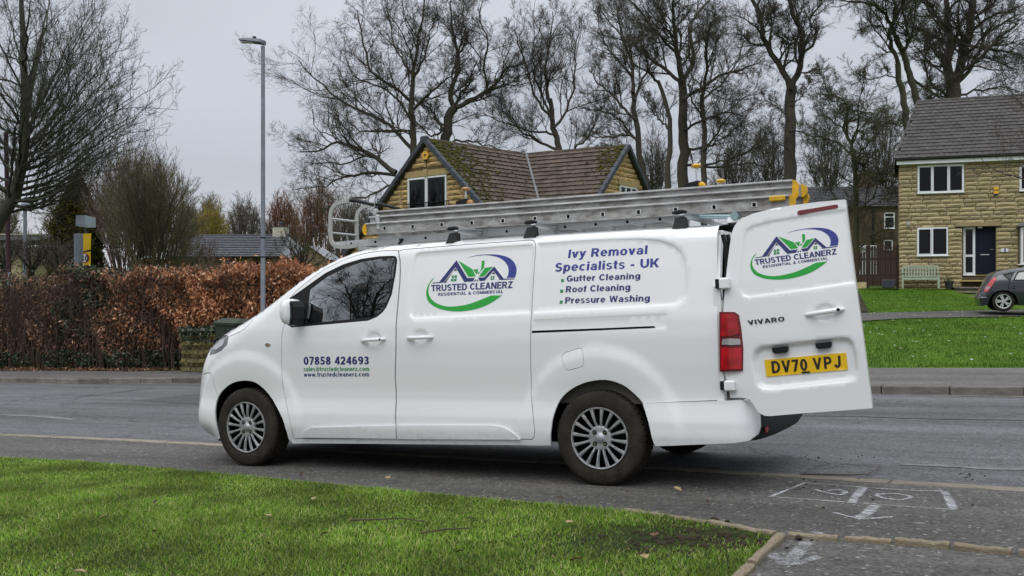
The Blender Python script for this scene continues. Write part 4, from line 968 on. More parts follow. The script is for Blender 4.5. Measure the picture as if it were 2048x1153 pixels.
for s_ in (.881, 4.156):
    for sg in (1, -1):
        mb = MB(); n = 20; V = []
        for i in range(n+1):
            a = math.pi*(.03+.94*i/n)
            for y in (.925, .58): V.append((-(s_)+.445*math.cos(a), y*sg, .35+.445*math.sin(a)))
        mb.add(V, [(2*i, 2*i+1, 2*i+3, 2*i+2) for i in range(n)]); 
        b = len(mb.v); mb.v.append((-s_, .58*sg, .35)); mb.f += [(b, 2*i+1, 2*i+3) for i in range(n)]
        mb.build('wheel_well', c_void, van)
mb = MB(); mb.box((-.881, 0, .34), (.08, 1.5, .08)); mb.box((-4.156, 0, .32), (.12, 1.5, .12)); mb.box((-3.2, .5, .30), (.7, .25, .16), ch=.03); mb.build('axle_and_tank', c_void, van)
# -- lettering
def decal(name, P2, F, m, W=Wb, conv=None, parent=None, off=.003, fromuv=True, pconv=S):
    Q = np.array([pconv(*p) for p in P2]) if fromuv else np.asarray(P2)
    y = W(Q[:, 0], Q[:, 1])+off
    P = np.c_[-Q[:, 0], y, Q[:, 1]]; me_f = []
    for f in F:
        a, b, c = P[f[0]], P[f[1]], P[f[2]]
        me_f.append(tuple(f) if np.cross(b-a, c-a)[1] > 0 else tuple(f)[::-1])
    return mesh_obj(name, P, me_f, m, parent or van)
def text_on(name, s, quad_uv, m, off=.02, space=1.0, W=Wb, pconv=S, parent=None, lift=.0015):
    q = [pconv(*p) for p in quad_uv]; V, F = text_quad(s, q, off, space)
    return decal(name, V, F, m, W, parent=parent, off=lift, fromuv=False)
def poly_on(name, polys_uv, m, W=Wb, pconv=S, parent=None, lift=.0015):
    mb_v = []; mb_f = []
    for p in polys_uv:
        q = [pconv(*c) for c in p]
        V, F = sheet2d(q, [], .05); b = len(mb_v); mb_v += [tuple(v) for v in V]; mb_f += [tuple(int(i)+b for i in f) for f in F]
    return decal(name, mb_v, mb_f, m, W, parent=parent, off=lift, fromuv=False)
door_r = [o for o in van.children if o.name == 'front_door'][0]; slide = [o for o in van.children if o.name == 'sliding_door'][0]
text_on('phone_number', '07858 424693', [(607.5, 713.5), (738, 712.8), (738, 728.6), (607.5, 729.6)], c_navy, 0, .7, parent=door_r)
text_on('email_address', 'sales@trustedcleanerz.com', [(607.5, 733.5), (738.5, 733), (738.5, 742), (607.5, 742.6)], c_green2, 0, 1.0, parent=door_r)
text_on('web_address', 'www.trustedcleanerz.com', [(608, 745), (738.5, 744), (738.5, 752.6), (608, 753.5)], c_navy, 0, 1.0, parent=door_r)
Z2 = lambda L_: [(1090+x/8.192, 480+y/8.192) for x, y in L_]
for nm, s_, q in (('service_text', 'Ivy Removal', [(387, 157), (1678, 85), (1666, 228), (368, 295)]), ('service_text', 'Specialists - UK', [(172, 377), (1868, 297), (1862, 443), (152, 520)])):
    text_on(nm, s_, Z2(q), c_blue, 0, .8, lift=-.0072)
for nm, s_, q in (('service_text', 'Gutter Cleaning', [(352, 582), (1560, 533), (1553, 636), (345, 683)]), ('service_text', 'Roof Cleaning', [(340, 757), (1396, 716), (1390, 822), (330, 860)]), ('service_text', 'Pressure Washing', [(328, 937), (1716, 896), (1708, 1002), (320, 1040)])):
    text_on(nm, s_, Z2(q), c_navy, 0, .8, lift=-.0072)
for q in ([(258, 640), (304, 637), (301, 687), (254, 689)], [(243, 814), (293, 812), (289, 864), (238, 866)], [(235, 993), (285, 990), (280, 1041), (230, 1043)]):
    poly_on('bullet_mark', [Z2(q)], c_green2, lift=-.0072)
def arc(pts, k=6): return smooth_poly(pts, k, closed=False)
LOGO = {
 'navy': [[(195, 578), (305, 570), (593, 208), (770, 503), (895, 500), (862, 560), (720, 568), (577, 322), (375, 578), (198, 592)],
          [(945, 495), (1050, 490), (1215, 310), (1370, 512), (1550, 510), (1545, 523), (1312, 535), (1205, 380), (1055, 548), (975, 552)],
          [(872, 560), (910, 520), (912, 556)], [(930, 518), (957, 555), (924, 556)]],
 'swoosh': [arc([(755, 172), (900, 132), (1080, 113), (1280, 118), (1440, 160), (1540, 240), (1580, 340), (1578, 420), (1552, 497)])+[(1418, 499)]+arc([(1440, 460), (1452, 380), (1425, 280), (1330, 185), (1200, 140), (1050, 126), (900, 140)])],
 'green': [[(620, 210), (855, 355), (910, 475), (790, 485)], [(868, 362), (955, 355), (935, 432), (918, 440)], [(1008, 220), (1058, 212), (1045, 335), (985, 400), (985, 380), (1000, 340)], [(958, 398), (985, 400), (955, 440), (945, 430)],
           [(1062, 335), (1200, 312), (1045, 475), (960, 478)],
           arc([(235, 488), (160, 560), (103, 680), (95, 790), (130, 890), (210, 960), (330, 1015), (520, 1050), (720, 1048), (960, 1000), (1160, 915), (1345, 787)])+arc([(1160, 790), (980, 865), (780, 935), (560, 970), (400, 965), (260, 915), (165, 830), (128, 720), (150, 600)])],
 'win': [[(515, 460), (550, 458), (547, 502), (510, 503)], [(560, 457), (600, 456), (596, 500), (557, 502)], [(508, 515), (546, 513), (542, 557), (497, 558)], [(556, 513), (595, 511), (590, 555), (550, 556)],
         [(1160, 470), (1185, 469), (1182, 500), (1156, 501)], [(1192, 469), (1220, 467), (1217, 498), (1190, 500)], [(1155, 508), (1182, 507), (1178, 534), (1151, 535)], [(1189, 507), (1216, 505), (1213, 531), (1186, 533)]],
 'grey': [[(577, 335), (604, 383), (545, 386)], [(545, 386), (436, 545), (425, 582), (380, 580)], [(1207, 392), (1237, 437), (1170, 440)], [(1237, 437), (1305, 533), (1290, 535), (1285, 505)]]}
def logo(conv, W, parent):
    g = lambda P: [conv(840+x/8.238, 495+y/8.238) for x, y in P]
    idn = lambda a, b: (a, b)
    for k, m in (('navy', c_navy), ('swoosh', c_blue), ('green', c_green), ('win', c_green2), ('grey', c_grey)):
        poly_on('logo_mark', [g(p) for p in LOGO[k]], m, W, idn, parent, .0015)
    text_on('logo_text', 'TRUSTED CLEANERZ', g([(172, 618), (1524, 555), (1515, 668), (178, 725)]), c_navy, 0, .5, W, idn, parent)
    text_on('logo_text', 'RESIDENTIAL & COMMERCIAL', g([(292, 748), (1364, 698), (1360, 750), (288, 797)]), c_navy, 0, 1.2, W, idn, parent)
logo(S, lambda s, z: Wb(s, z)-.009, slide)
# -- open left rear door: stands straight back from the hinge line
yD = .915
def Wdoor(s, z): return yD+.012*np.clip(1-np.abs(z-1.0)/.6, 0, 1)-.05*np.clip((z-1.25)/.6, 0, 1)**1.5+0*s
def D(u, v):
    y = yD
    for i in range(8): s_, z_ = vat(u, v, y); y = float(Wdoor(np.array([s_]), np.array([z_]))[0])
    return vat(u, v, y)
C4 = lambda L_: [D(1400+x/2.218, 380+y/2.218) for x, y in L_]
d_out = C4([(105, 500), (118, 360), (130, 260), (140, 195), (150, 165), (165, 142), (190, 124), (240, 103), (320, 83), (420, 66), (530, 52), (645, 42), (652, 100), (690, 410), (725, 660), (765, 968), (620, 979), (450, 991), (310, 1003), (285, 1001), (262, 988), (245, 965), (232, 940), (215, 926), (185, 921), (135, 922), (120, 850), (105, 800), (100, 650)])
d_press = C4([(215, 475), (190, 465), (178, 440), (180, 380), (190, 270), (196, 210), (206, 180), (225, 165), (290, 145), (400, 125), (520, 107), (645, 88), (655, 150), (687, 408), (560, 428), (400, 450)])
d_plate = C4([(245, 720), (270, 700), (360, 690), (480, 676), (620, 660), (655, 662), (675, 680), (690, 740), (694, 800), (685, 830), (660, 842), (520, 858), (330, 878), (280, 876), (258, 860), (245, 810), (238, 750)])
cup = C4(ellipse(555, 543, 45, 34, -.12))
rd = van_sheet('rear_door', d_out, [], .022, c_paint, W=Wdoor, gap=0, skirt=.045, recess=[(d_press, .007, .016), (d_plate, .030, .030), (cup, .012, .02)])
V, F = sheet2d(inset(d_out, .01), [], .12); mesh_obj('door_lining', np.c_[-V[:, 0], Wdoor(V[:, 0], V[:, 1])-.05, V[:, 1]], [tuple(f) for f in F], mat('door_inner_grey', (.35, .36, .37), .5), rd)
def Dl(u, v): return D(840+0, 495+0) if False else None
# logo on the door: same artwork moved by a similarity fixed at two letters
a0 = np.array(S(840+178/8.238, 495+725/8.238)); b0 = np.array(S(840+1515/8.238, 495+668/8.238)); a1_ = np.array(C4([(245, 333)])[0]); b1_ = np.array(C4([(606, 285)])[0])
za, zb = complex(*(b0-a0)), complex(*(b1_-a1_)); zr = zb/za
def Slogo(u, v):
    p = np.array(S(u, v))-a0; q = complex(*p)*zr; return (a1_[0]+q.real, a1_[1]+q.imag)
logo(Slogo, lambda s, z: Wdoor(s, z)-.007, rd)
# brake light, badge, handle, plate, plate lamps
bl = C4([(432, 98), (440, 91), (500, 82), (600, 65), (612, 66), (613, 76), (604, 81), (500, 99), (445, 111), (434, 108)])
van_sheet('high_brake_light', bl, [], .03, c_dred, parent=rd, W=Wdoor, off=.006, gap=0)
Z8 = lambda L_: [D(1480+x/6.783, 590+y/6.783) for x, y in L_]
idn = lambda a, b: (a, b)
text_on('badge_lettering', 'VIVARO', Z8([(100, 345), (603, 290), (608, 352), (118, 406)]), mat('dark_badge', (.03, .032, .035), .3, metal=.5), 0, 1.0, Wdoor, idn, rd, .006)
hh = MB(); q0 = Z8([(890, 270)])[0]; q1 = Z8([(1410, 190)])[0]; pts = []; rr = (.009, .013, .0155, .016, .016, .016, .0165, .017, .010)
for i in range(9):
    t = i/8; pts.append((-(q0[0]+(q1[0]-q0[0])*t), yD+.012+.026*math.sin(math.pi*t)**.5, q0[1]+(q1[1]-q0[1])*t))
hh.tube(pts, rr, 10); h = hh.build('door_handle', c_paint, rd, True)
k = MB(); p = pts[7]; k.lathe([(0, .004), (.009, .004), (.011, 0), (.011, -.01)], 14, c=(p[0], p[1]+.015, p[2]+.001)); k.build('key_hole', c_black, h, True)
Wpl = lambda s, z: Wdoor(s, z)-.030
plq = Z8([(320, 893), (328, 884), (1415, 785), (1428, 792), (1455, 1005), (1447, 1016), (355, 1112), (344, 1104)])
pl = van_sheet('number_plate', plq, [], .04, mat('yellow_plate', (.80, .50, .012), .35, var=.12, vscale=12), parent=rd, W=Wpl, off=.006, gap=0, skirt=.006)
c_pl = mat('plate_black', (.02, .014, .012), .4)
text_on('plate_characters', 'DV70', Z8([(410, 903), (895, 865), (912, 1028), (425, 1065)]), c_pl, 0, 1.1, Wpl, idn, pl, .008)
text_on('plate_characters', 'VPJ', Z8([(970, 858), (1352, 822), (1362, 985), (990, 1016)]), c_pl, 0, 1.9, Wpl, idn, pl, .008)
van_sheet('plate_sticker', Z8([(826, 1042), (938, 1034), (940, 1060), (828, 1068)]), [], .04, c_pl, parent=pl, W=Wpl, off=.009, gap=0, skirt=0)
for cxy in ((540, 748), (1128, 686)):
    qq = Z8([(cxy[0]-110, cxy[1]-30), (cxy[0]+98, cxy[1]-52), (cxy[0]+112, cxy[1]-40), (cxy[0]+108, cxy[1]+10), (cxy[0]+85, cxy[1]+32), (cxy[0]-60, cxy[1]+48), (cxy[0]-98, cxy[1]+30)])
    van_sheet('plate_lamp', qq, [], .03, c_black, parent=rd, W=Wpl, off=.034, gap=0, skirt=.03)
# hinges
for vv in ((1437, 554, 1461, 580), (1447, 759, 1473, 784)):
    a = vat(vv[0], vv[1], .95); b = vat(vv[2], vv[3], .95); mb = MB()
    mb.box((-(a[0]+b[0])/2, .945, (a[1]+b[1])/2), (abs(b[0]-a[0])*.8, .05, abs(a[1]-b[1])*.85), ch=.010); hg = mb.build('door_hinge', c_paint, van)
    mb = MB(); mb.box((-a[0]+.01, .935, (a[1]+b[1])/2), (.03, .03, abs(a[1]-b[1])*.7)); mb.build('hinge_pin', c_black, hg)
# right rear door, shut
mb = MB(); mb.box((-(sr+.02), -.44, 1.17), (.05, .84, 1.22), ch=.02); mb.build('rear_door', c_paint, van)
# -- roof bars
for (u, v) in ((913, 471), (1068, 459), (1365, 440)):
    s_, zt = vat(u, v, .70); zr_ = vat(u, v+13, .76)[1]
    rbar = MB(); rbar.box((-s_, 0, zt+.030), (.045, 1.42, .026), ch=.008); bo = rbar.build('roof_bar', mat('galvanised_bar', (.45, .47, .48), .4, metal=.7) if 'galvanised_bar' not in bpy.data.materials else bpy.data.materials['galvanised_bar'], van)
    for sg in (1, -1):
        mb = MB(); zb_ = zt-.055
        V = [(-s_+a*.056, sg*(.76+b*.03), zb_-.03) for a, b in ((-1, 1), (1, 1), (1, -1), (-1, -1))]+[(-s_+a*.034, sg*(.725+b*.025), zt+.015) for a, b in ((-1, 1), (1, 1), (1, -1), (-1, -1))]
        mb.add(V, [(0, 1, 5, 4), (1, 2, 6, 5), (2, 3, 7, 6), (3, 0, 4, 7), (4, 5, 6, 7), (0, 3, 2, 1)]); mb.build('bar_foot', c_black, bo)
        mb = MB(); mb.tube([(-s_+.055, sg*.74, zt+.05), (-s_+.03, sg*.76, zt+.05), (-s_-.02, sg*.76, zt+.052), (-s_-.045, sg*.74, zt+.05)], [.010, .016, .016, .010], 10); mb.build('clamp_knob', c_black, bo, True)
    mb = MB(); mb.tube([(-s_-.02, .72, zt+.062), (-s_-.02, .15, zt+.062)], .010, 8); mb.tube([(-s_+.03, .70, zt+.055), (-s_-.01, .42, zt+.045), (-s_-.05, .2, zt+.02)], .009, 8); mb.build('clamp_rod', bpy.data.materials['galvanised_bar'], bo, True)
a = vat(1384, 432, .40); b = vat(1472, 433, .40); mb = MB(); mb.tube([(-a[0], .40, a[1]), (-b[0], .40, b[1])], .020, 12); mb.lathe([(0, .05), (.03, .05), (.03, -.03), (0, -.03)], 14, c=(-b[0], .40, b[1])); mb.build('ladder_roller', mat('zinc_tube', (.30, .40, .42), .35, metal=.6), van, True)
mb = MB(); a = vat(1515, 428, .5); mb.lathe([(0, .02), (.04, .02), (.05, 0), (.05, -.02)], 14, axis='z', c=(-a[0]+.2, .4, a[1]-.02)); mb.build('roof_dome', c_paint, van, True)

# ================================================================== LADDERS (resting on the roof bars)
c_alu = mat('weathered_aluminium', (.46, .46, .45), .5, metal=.25, var=.5, vscale=9, col2=(.15, .135, .12), bump=.08, detail=10, stretch=(1, 1, 2.2))
c_alu2 = mat('bright_aluminium', (.60, .61, .61), .35, metal=.5, var=.2, vscale=6); c_yel = mat('yellow_plastic', (.72, .42, .01), .45, var=.3, vscale=14)
c_hole = c_void; c_lip = mat('pale_edge_highlight', (.68, .68, .68), .4, metal=.1, var=.5, vscale=9, stretch=(1, 1, 3))  # lip colour paler than the rails: sky light on edges painted in
def ladder_empty(name, lab):
    o = empty(name); o.matrix_world = VM.copy(); tag(o, lab, 'ladder', 'ladders on the van roof'); return o
lad = ladder_empty('extension_ladder', 'long aluminium extension ladder of three stacked sections with yellow end caps on the van roof')
yN = .40
def band(u0, v0t, u1, v1t, y): a = vat(u0, v0t, y); b = vat(u1, v1t, y); return a, b
secs = [(vat(734, 448, yN), vat(1579, 391, yN), .093, yN, -.02), (vat(740, 435, yN-.03), vat(1585, 375, yN-.034), .085, yN-.034, .014), (vat(744, 424.5, yN-.06), vat(1585, 361, yN-.06), .085, yN-.068, .048)]
RH = [vat(770.7, 458, yN), vat(1509, 409, yN)]
for k, (a, b, h, yn, yf) in enumerate(secs):
    for yy, nm in ((yn, 'rail'), (yf, 'rail')):
        mb = MB(); s0, z0_, s1_, z1_ = a[0], a[1], b[0], b[1]; wd = .012
        # C section rail: web with two flanges
        for (dy, dz, w_, hh_) in ((0, -h/2, .006, h), (.010 if yy == yn else -.010, -.004, .026, .008), (.010 if yy == yn else -.010, -h+.004, .026, .008)):
            V = [(-s, yy+dy+i*w_/2, z+dz+j*hh_/2) for s, z in ((s0, z0_), (s1_, z1_)) for i in (-1, 1) for j in (-1, 1)]
            mb.add(V, [(0, 1, 3, 2), (4, 6, 7, 5), (0, 4, 5, 1), (2, 3, 7, 6), (0, 2, 6, 4), (1, 5, 7, 3)])
        mb.build(nm, c_alu, lad)
        mb = MB(); V = [(-s, yy+(.010 if yy == yn else -.010)+i*.014, z+.002+j*.0050) for s, z in ((s0, z0_), (s1_, z1_)) for i in (-1, 1) for j in (-1, 1)]; mb.add(V, [(0, 1, 3, 2), (4, 6, 7, 5), (0, 4, 5, 1), (2, 3, 7, 6), (0, 2, 6, 4), (1, 5, 7, 3)]); mb.build('rail_lip_highlight', c_lip, lad)  # pale bar as painted highlight along the rail's top edge
        if yy == yn or True:
            for (s_, z_, sg_) in ((s1_, z1_, 1), (s0, z0_, -1)):
                if sg_ < 0 and k != 0: continue
                mb = MB(); n = 12
                V = []
                for y2 in (-.016, .016):
                    for i in range(n+1):
                        t = math.pi*(i/n-.5); V.append((-(s_+sg_*.055*math.cos(t)*.75), yy+y2, z_-h/2+math.sin(t)*h*.56))
                mb.add(V, [tuple(range(n+1)), tuple(range(n+1, 2*n+2))[::-1]]+[(i, i+n+1, i+n+2, i+1) for i in range(n)]+[(n, 2*n+1, n+1, 0)]); mb.build('end_cap', c_yel, lad)
    NR = 12
    for i in range(NR):
        t = i/(NR-1); s_ = RH[0][0]+(RH[1][0]-RH[0][0])*t+.02*k; zt = a[1]+(b[1]-a[1])*(s_-a[0])/(b[0]-a[0])-h*.52
        mb = MB(); mb.box((-s_, (yn+yf)/2, zt), (.026, abs(yn-yf), .026), ch=.005); mb.build('rung', c_alu2, lad)
        if k == 0:
            mb = MB(); mb.box((-s_, yn+.004, zt), (.038, .014, .040), ch=.004); q = mb.build('rung_end', c_lip, lad)
            mb = MB(); mb.box((-s_, yn+.006, zt), (.023, .014, .026)); mb.build('rung_bore', c_hole, q)
# brackets near the left end and the yellow foot at the right
for (u, v, y) in ((752, 424, yN-.05), (757, 436, yN-.02)):
    a = vat(u, v, y); mb = MB(); mb.box((-a[0], y+.005, a[1]), (.035, .03, .055), ch=.008); mb.build('guide_bracket', c_alu2, lad)
a = vat(1555, 397, yN+.02); mb = MB(); mb.box((-a[0], yN+.02, a[1]), (.11, .03, .040), ch=.008); mb.build('guide_bracket', c_yel, lad)
mb = MB(); a = vat(757, 437, yN); mb.box((-a[0], yN+.004, a[1]-.045), (.028, .012, .09)); mb.build('guide_bracket', c_alu2, lad)
# roof ladder with its ridge hook
rl = ladder_empty('roof_ladder', 'slim aluminium roof ladder with curved ridge hoops, lying under the thicker stacked ladder')
yr = .32
ra = vat(668, 491, yr); rb_ = vat(1300, 462, yr)
for yy in (yr, yr-.36):
    mb = MB(); V = [(-s, yy+i*.010, z+j*.030) for s, z in (ra, (4.55, ra[1]+(rb_[1]-ra[1])*.0+.01)) for i in (-1, 1) for j in (-1, 1)]
    mb.add(V, [(0, 1, 3, 2), (4, 6, 7, 5), (0, 4, 5, 1), (2, 3, 7, 6), (0, 2, 6, 4), (1, 5, 7, 3)]); mb.build('rail', c_alu2, rl)
for i in range(14):
    s_ = ra[0]+.20+i*.26
    if s_ > 4.5: break
    mb = MB(); mb.tube([(-s_, yr, ra[1]+.002), (-s_, yr-.36, ra[1]+.002)], .014, 10); mb.build('rung', c_alu2, rl, True)
    mb = MB(); mb.lathe([(0, .004), (.011, .004), (.011, -.01)], 12, c=(-s_, yr+.009, ra[1]+.002)); mb.build('rung_bore', c_hole, rl, True)
for q in ((163, 600), (213, 595), (279, 589)):
    a = vat(640+q[0]/3.94, 340+q[1]/3.94, yr); mb = MB(); mb.lathe([(0, .004), (.010, .004), (.010, -.01)], 10, c=(-a[0], yr+.010, a[1])); mb.build('rung_bore', c_hole, rl, True)
hoop = [(300, 592), (220, 606), (140, 602), (98, 575), (85, 530), (82, 440), (84, 350), (98, 300), (130, 268), (180, 250), (235, 240)]
tail_ = [(235, 240), (270, 240), (340, 255), (420, 275)]
hp = smooth_poly([vat(640+x/3.94, 340+y/3.94, yr+.012) for x, y in hoop], 4, False)
tp = [vat(640+x/3.94, 340+y/3.94, yr+.012) for x, y in tail_]
hoops = []
for yy in (yr+.012, yr-.36-.012):
    mb = MB(); V = []; P = np.array(hp); T = np.gradient(P, axis=0); T /= np.hypot(*T.T)[:, None]; nn = np.c_[-T[:, 1], T[:, 0]]
    for p, n2 in zip(P, nn):
        for i, j in ((-1, -1), (1, -1), (1, 1), (-1, 1)): V.append((-(p[0]+n2[0]*.017*j), yy+.009*i, p[1]+n2[1]*.017*j))
    m_ = len(P); mb.add(V, [(4*a+q, 4*a+(q+1) % 4, 4*a+4+(q+1) % 4, 4*a+4+q) for a in range(m_-1) for q in range(4)]+[(0, 1, 2, 3), (4*m_-1, 4*m_-2, 4*m_-3, 4*m_-4)])
    mb.build('ridge_hoop', mat('dull_aluminium', (.42, .42, .40), .5, metal=.3) if 'dull_aluminium' not in bpy.data.materials else bpy.data.materials['dull_aluminium'], rl)
    mb = MB(); mb.tube([(-p[0], yy, p[1]) for p in tp], .015, 8); mb.build('hoop_grip', c_black, rl, True)
for q in ((84, 383), (86, 495)):
    a = vat(640+q[0]/3.94, 340+q[1]/3.94, yr); mb = MB(); mb.tube([(-a[0], yr, a[1]), (-a[0], yr-.37, a[1])], .010, 8); mb.build('hoop_rung', c_alu2, rl, True)
a = vat(763, 473, yr); mb = MB(); mb.box((-a[0]-.06, yr+.012, a[1]), (.16, .02, .05), ch=.004); mb.build('slide_bracket', c_alu2, rl)
mb = MB(); b = vat(808, 478, yr); mb.tube([(-b[0]-.0, yr+.02, b[1]), (-b[0]+.07, yr+.02, b[1]-.07)], .009, 8); mb.build('slide_bracket', c_black, rl, True)
# ladder clamps on top
def clampo(u, v, lab, orange=True, stem=(0, 0), cap=c_yel, hs=.16):
    y = .28; a = vat(u, v, y); o = empty('ladder_clamp'); o.matrix_world = VM.copy(); tag(o, lab, 'clamp', 'clamps on the ladders')
    mb = MB(); x = -a[0]; z = a[1]
    mb.add([(x-.03, y-.03, z-.045), (x+.075, y-.03, z-.055), (x+.075, y+.03, z-.055), (x-.03, y+.03, z-.045), (x-.03, y-.03, z+.025), (x+.07, y-.03, z+.01), (x+.07, y+.03, z+.01), (x-.03, y+.03, z+.025)],
           [(0, 3, 2, 1), (4, 5, 6, 7), (0, 1, 5, 4), (1, 2, 6, 5), (2, 3, 7, 6), (3, 0, 4, 7)]); mb.build('clamp_body', c_black, o)
    mb = MB(); mb.tube([(x-.025, y, z-.01), (x-.05, y, z-.012), (x-.075, y, z-.018)], [.022, .03, .014], 10); mb.build('clamp_grip', cap, o, True)
    mb = MB(); mb.tube([(x-.01, y, z), (x-.01, y, z+hs-.03)], .007, 8); mb.build('clamp_screw', c_chrome, o, True)
    mb = MB(); mb.lathe([(0, .016), (.018, .012), (.038, .0), (.036, -.008), (.012, -.022), (0, -.022)], 16, axis='z', c=(x-.01, y, z+hs-.02)); mb.build('clamp_wheel', cap, o, True)
    return o
clampo(1391, 369, 'ladder clamp with yellow hand wheel near the rear end of the ladders')
a = vat(1442, 372, .05); o = empty('ladder_clamp'); o.matrix_world = VM.copy(); tag(o, 'lone yellow clamp hand wheel on the far side of the ladders', 'clamp', 'clamps on the ladders')
mb = MB(); mb.tube([(-a[0], .05, a[1]-.06), (-a[0], .05, a[1]+.03)], .006, 8); mb.build('clamp_screw', c_chrome, o, True)
mb = MB(); mb.lathe([(0, .016), (.018, .012), (.038, .0), (.036, -.008), (.012, -.022), (0, -.022)], 16, axis='z', c=(-a[0], .05, a[1]+.04)); mb.build('clamp_wheel', c_yel, o, True)
clampo(930, 404, 'ladder clamp with pale hand wheel and tan grip at the middle of the ladders', cap=mat('tan_plastic', (.42, .22, .09), .6), hs=.13)
# ================================================================== HOUSES AND THE THINGS ROUND THEM
m_stone = mat('buff_gritstone', (.46, .385, .22), .9, var=.55, vscale=5, col2=(.26, .205, .11), obj_rand=.26, bump=.35, bscale=16)
m_stone2 = mat('golden_gritstone', (.52, .375, .17), .9, var=.45, vscale=4, col2=(.30, .20, .09), obj_rand=.22, bump=.5, bscale=8)
m_mortar = mat('mortar', (.10, .078, .045), .95, var=.4, vscale=4); m_mortar2 = mat('golden_mortar', (.13, .085, .04), .95, var=.3, vscale=4)
m_tile = mat('concrete_roof_tile', (.085, .078, .075), .85, var=.5, vscale=2.2, obj_rand=.22, bump=.3, bscale=30, coords='Object')
m_tile2 = mat('mossy_roof_tile', (.125, .094, .070), .9, var=.65, vscale=2.6, obj_rand=.3, bump=.4, bscale=30)
m_moss = ramp_mat('moss', [(.3, (.035, .034, .010)), (.6, (.070, .070, .013)), (.8, (.11, .095, .02))], 20, bump=.8)
m_slatev = mat('slate_grey_verge', (.050, .058, .078), .7, var=.3, vscale=6, obj_rand=.15)
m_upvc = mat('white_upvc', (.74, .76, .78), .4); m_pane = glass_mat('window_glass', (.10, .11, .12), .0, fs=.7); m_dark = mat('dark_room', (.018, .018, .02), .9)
m_curt = mat('net_curtain', (.17, .17, .16), .9, var=.3, vscale=3, stretch=(14, 1, .3)); m_lead = mat('lead_flashing', (.16, .165, .17), .6, var=.3, vscale=8)
def stone_srcs(m, n=10, seed=0, rough=.5):
    out = []
    for k in range(n):
        r = np.random.default_rng(seed+k); nx = 4; V = []
        # front face toward -y; unit box x,z in -.5...5, y from 0 (face) to 1 (back)
        for i in range(nx+1):
            for j in range(3):
                x = -.5+i/nx; z = -.5+j/2; e_ = (i in (0, nx)) or (j in (0, 2))
                V.append((x+(r.uniform(-.012, .012) if e_ else 0), (r.uniform(.25, .55) if e_ else r.uniform(-rough, .12)), z+(r.uniform(-.04, .0) if j == 2 else r.uniform(.0, .04) if j == 0 else r.uniform(-.08, .08))))
        F = [(i*3+j, (i+1)*3+j, (i+1)*3+j+1, i*3+j+1) for i in range(nx) for j in range(2)]
        b = len(V); V += [(-.5, 1, -.5), (.5, 1, -.5), (.5, 1, .5), (-.5, 1, .5)]
        F += [tuple([b, b+1]+[i*3 for i in range(nx, -1, -1)]), tuple([b+3]+[i*3+2 for i in range(0, nx+1)]+[b+2])[::1], (b, 0, 1, 2, b+3), (b+1, b+2, nx*3+2, nx*3+1, nx*3)]
        me = bpy.data.meshes.new('stone'); me.from_pydata(V, [], F); me.materials.append(m); me.update(); out.append(me)
    return out
def join_insts(name, items, m, parent):
    """many (mesh, 4x4 matrix) joined to one mesh"""
    V = []; F = []; b = 0
    for me, M in items:
        co = np.array([v.co for v in me.vertices]); A = np.array(M); co = co@A[:3, :3].T+A[:3, 3]; V.append(co)
        F += [tuple(i+b for i in p.vertices) for p in me.polygons]; b += len(co)
    if not V: return None
    o = mesh_obj(name, np.concatenate(V), F, m, parent); o['kind'] = 'stuff'; return o
def courses(parent, xr, z0, z1, h, lens, openings, srcs, thick, m, cap=300, prefer=None, joint=.020, y0=0.0, name='stone'):
    items = []; z = z0; row = 0
    while z < z1-h*.4:
        a, b = xr(z+h/2)
        if b-a > .1:
            iv = [(a, b)]
            for (xa, xb, za, zb) in openings:
                if z+h*.62 > za and z+h*.38 < zb:
                    iv = [q for (p, r) in iv for q in (((p, min(r, xa)), (max(p, xb), r)) if xb > p and xa < r else ((p, r),)) if q[1]-q[0] > .05]
            for (p, r) in iv:
                x = p
                while x < r-.03:
                    l_ = random.choice(lens)*random.uniform(.8, 1.2)
                    if r-(x+l_) < min(lens)*.55: l_ = r-x
                    items.append((x+l_/2, z+h/2, l_)); x += l_
        z += h; row += 1
    if prefer: items.sort(key=prefer)
    extra = []
    for i, (x, zc, l_) in enumerate(items):
        src = random.choice(srcs); loc = Vector((x, y0+random.uniform(-.006, .006), zc)); sc = (l_-joint, thick, h-joint)
        if i < cap: inst(src, name, loc, 0, sc, parent)
        else: extra.append((src, Matrix.Translation(loc) @ Matrix.Diagonal((*sc, 1))))
    join_insts('wall_stones', extra, m, parent)
class Frame:
    """vertical wall plane: local x along the wall, y into the house, z up"""
    def __init__(s, x, y, z, ang):
        s.o = Vector((x, y, z)); s.a = ang; s.d = Vector((math.cos(ang), math.sin(ang), 0)); s.n = Vector((-math.sin(ang), math.cos(ang), 0))
    def q(s, u, v, dep=0.0):
        r = Vector(((u-1024)/FPX, 1, (576-v)/FPX)); p0 = s.o+s.n*dep-Vector((0, 0, CAMZ)); t = p0.dot(s.n)/r.dot(s.n); p = r*t-(s.o-Vector((0, 0, CAMZ)))
        return p.dot(s.d), p.z
    def w(s, x, y, z): return s.o+s.d*x+s.n*y+Vector((0, 0, z))
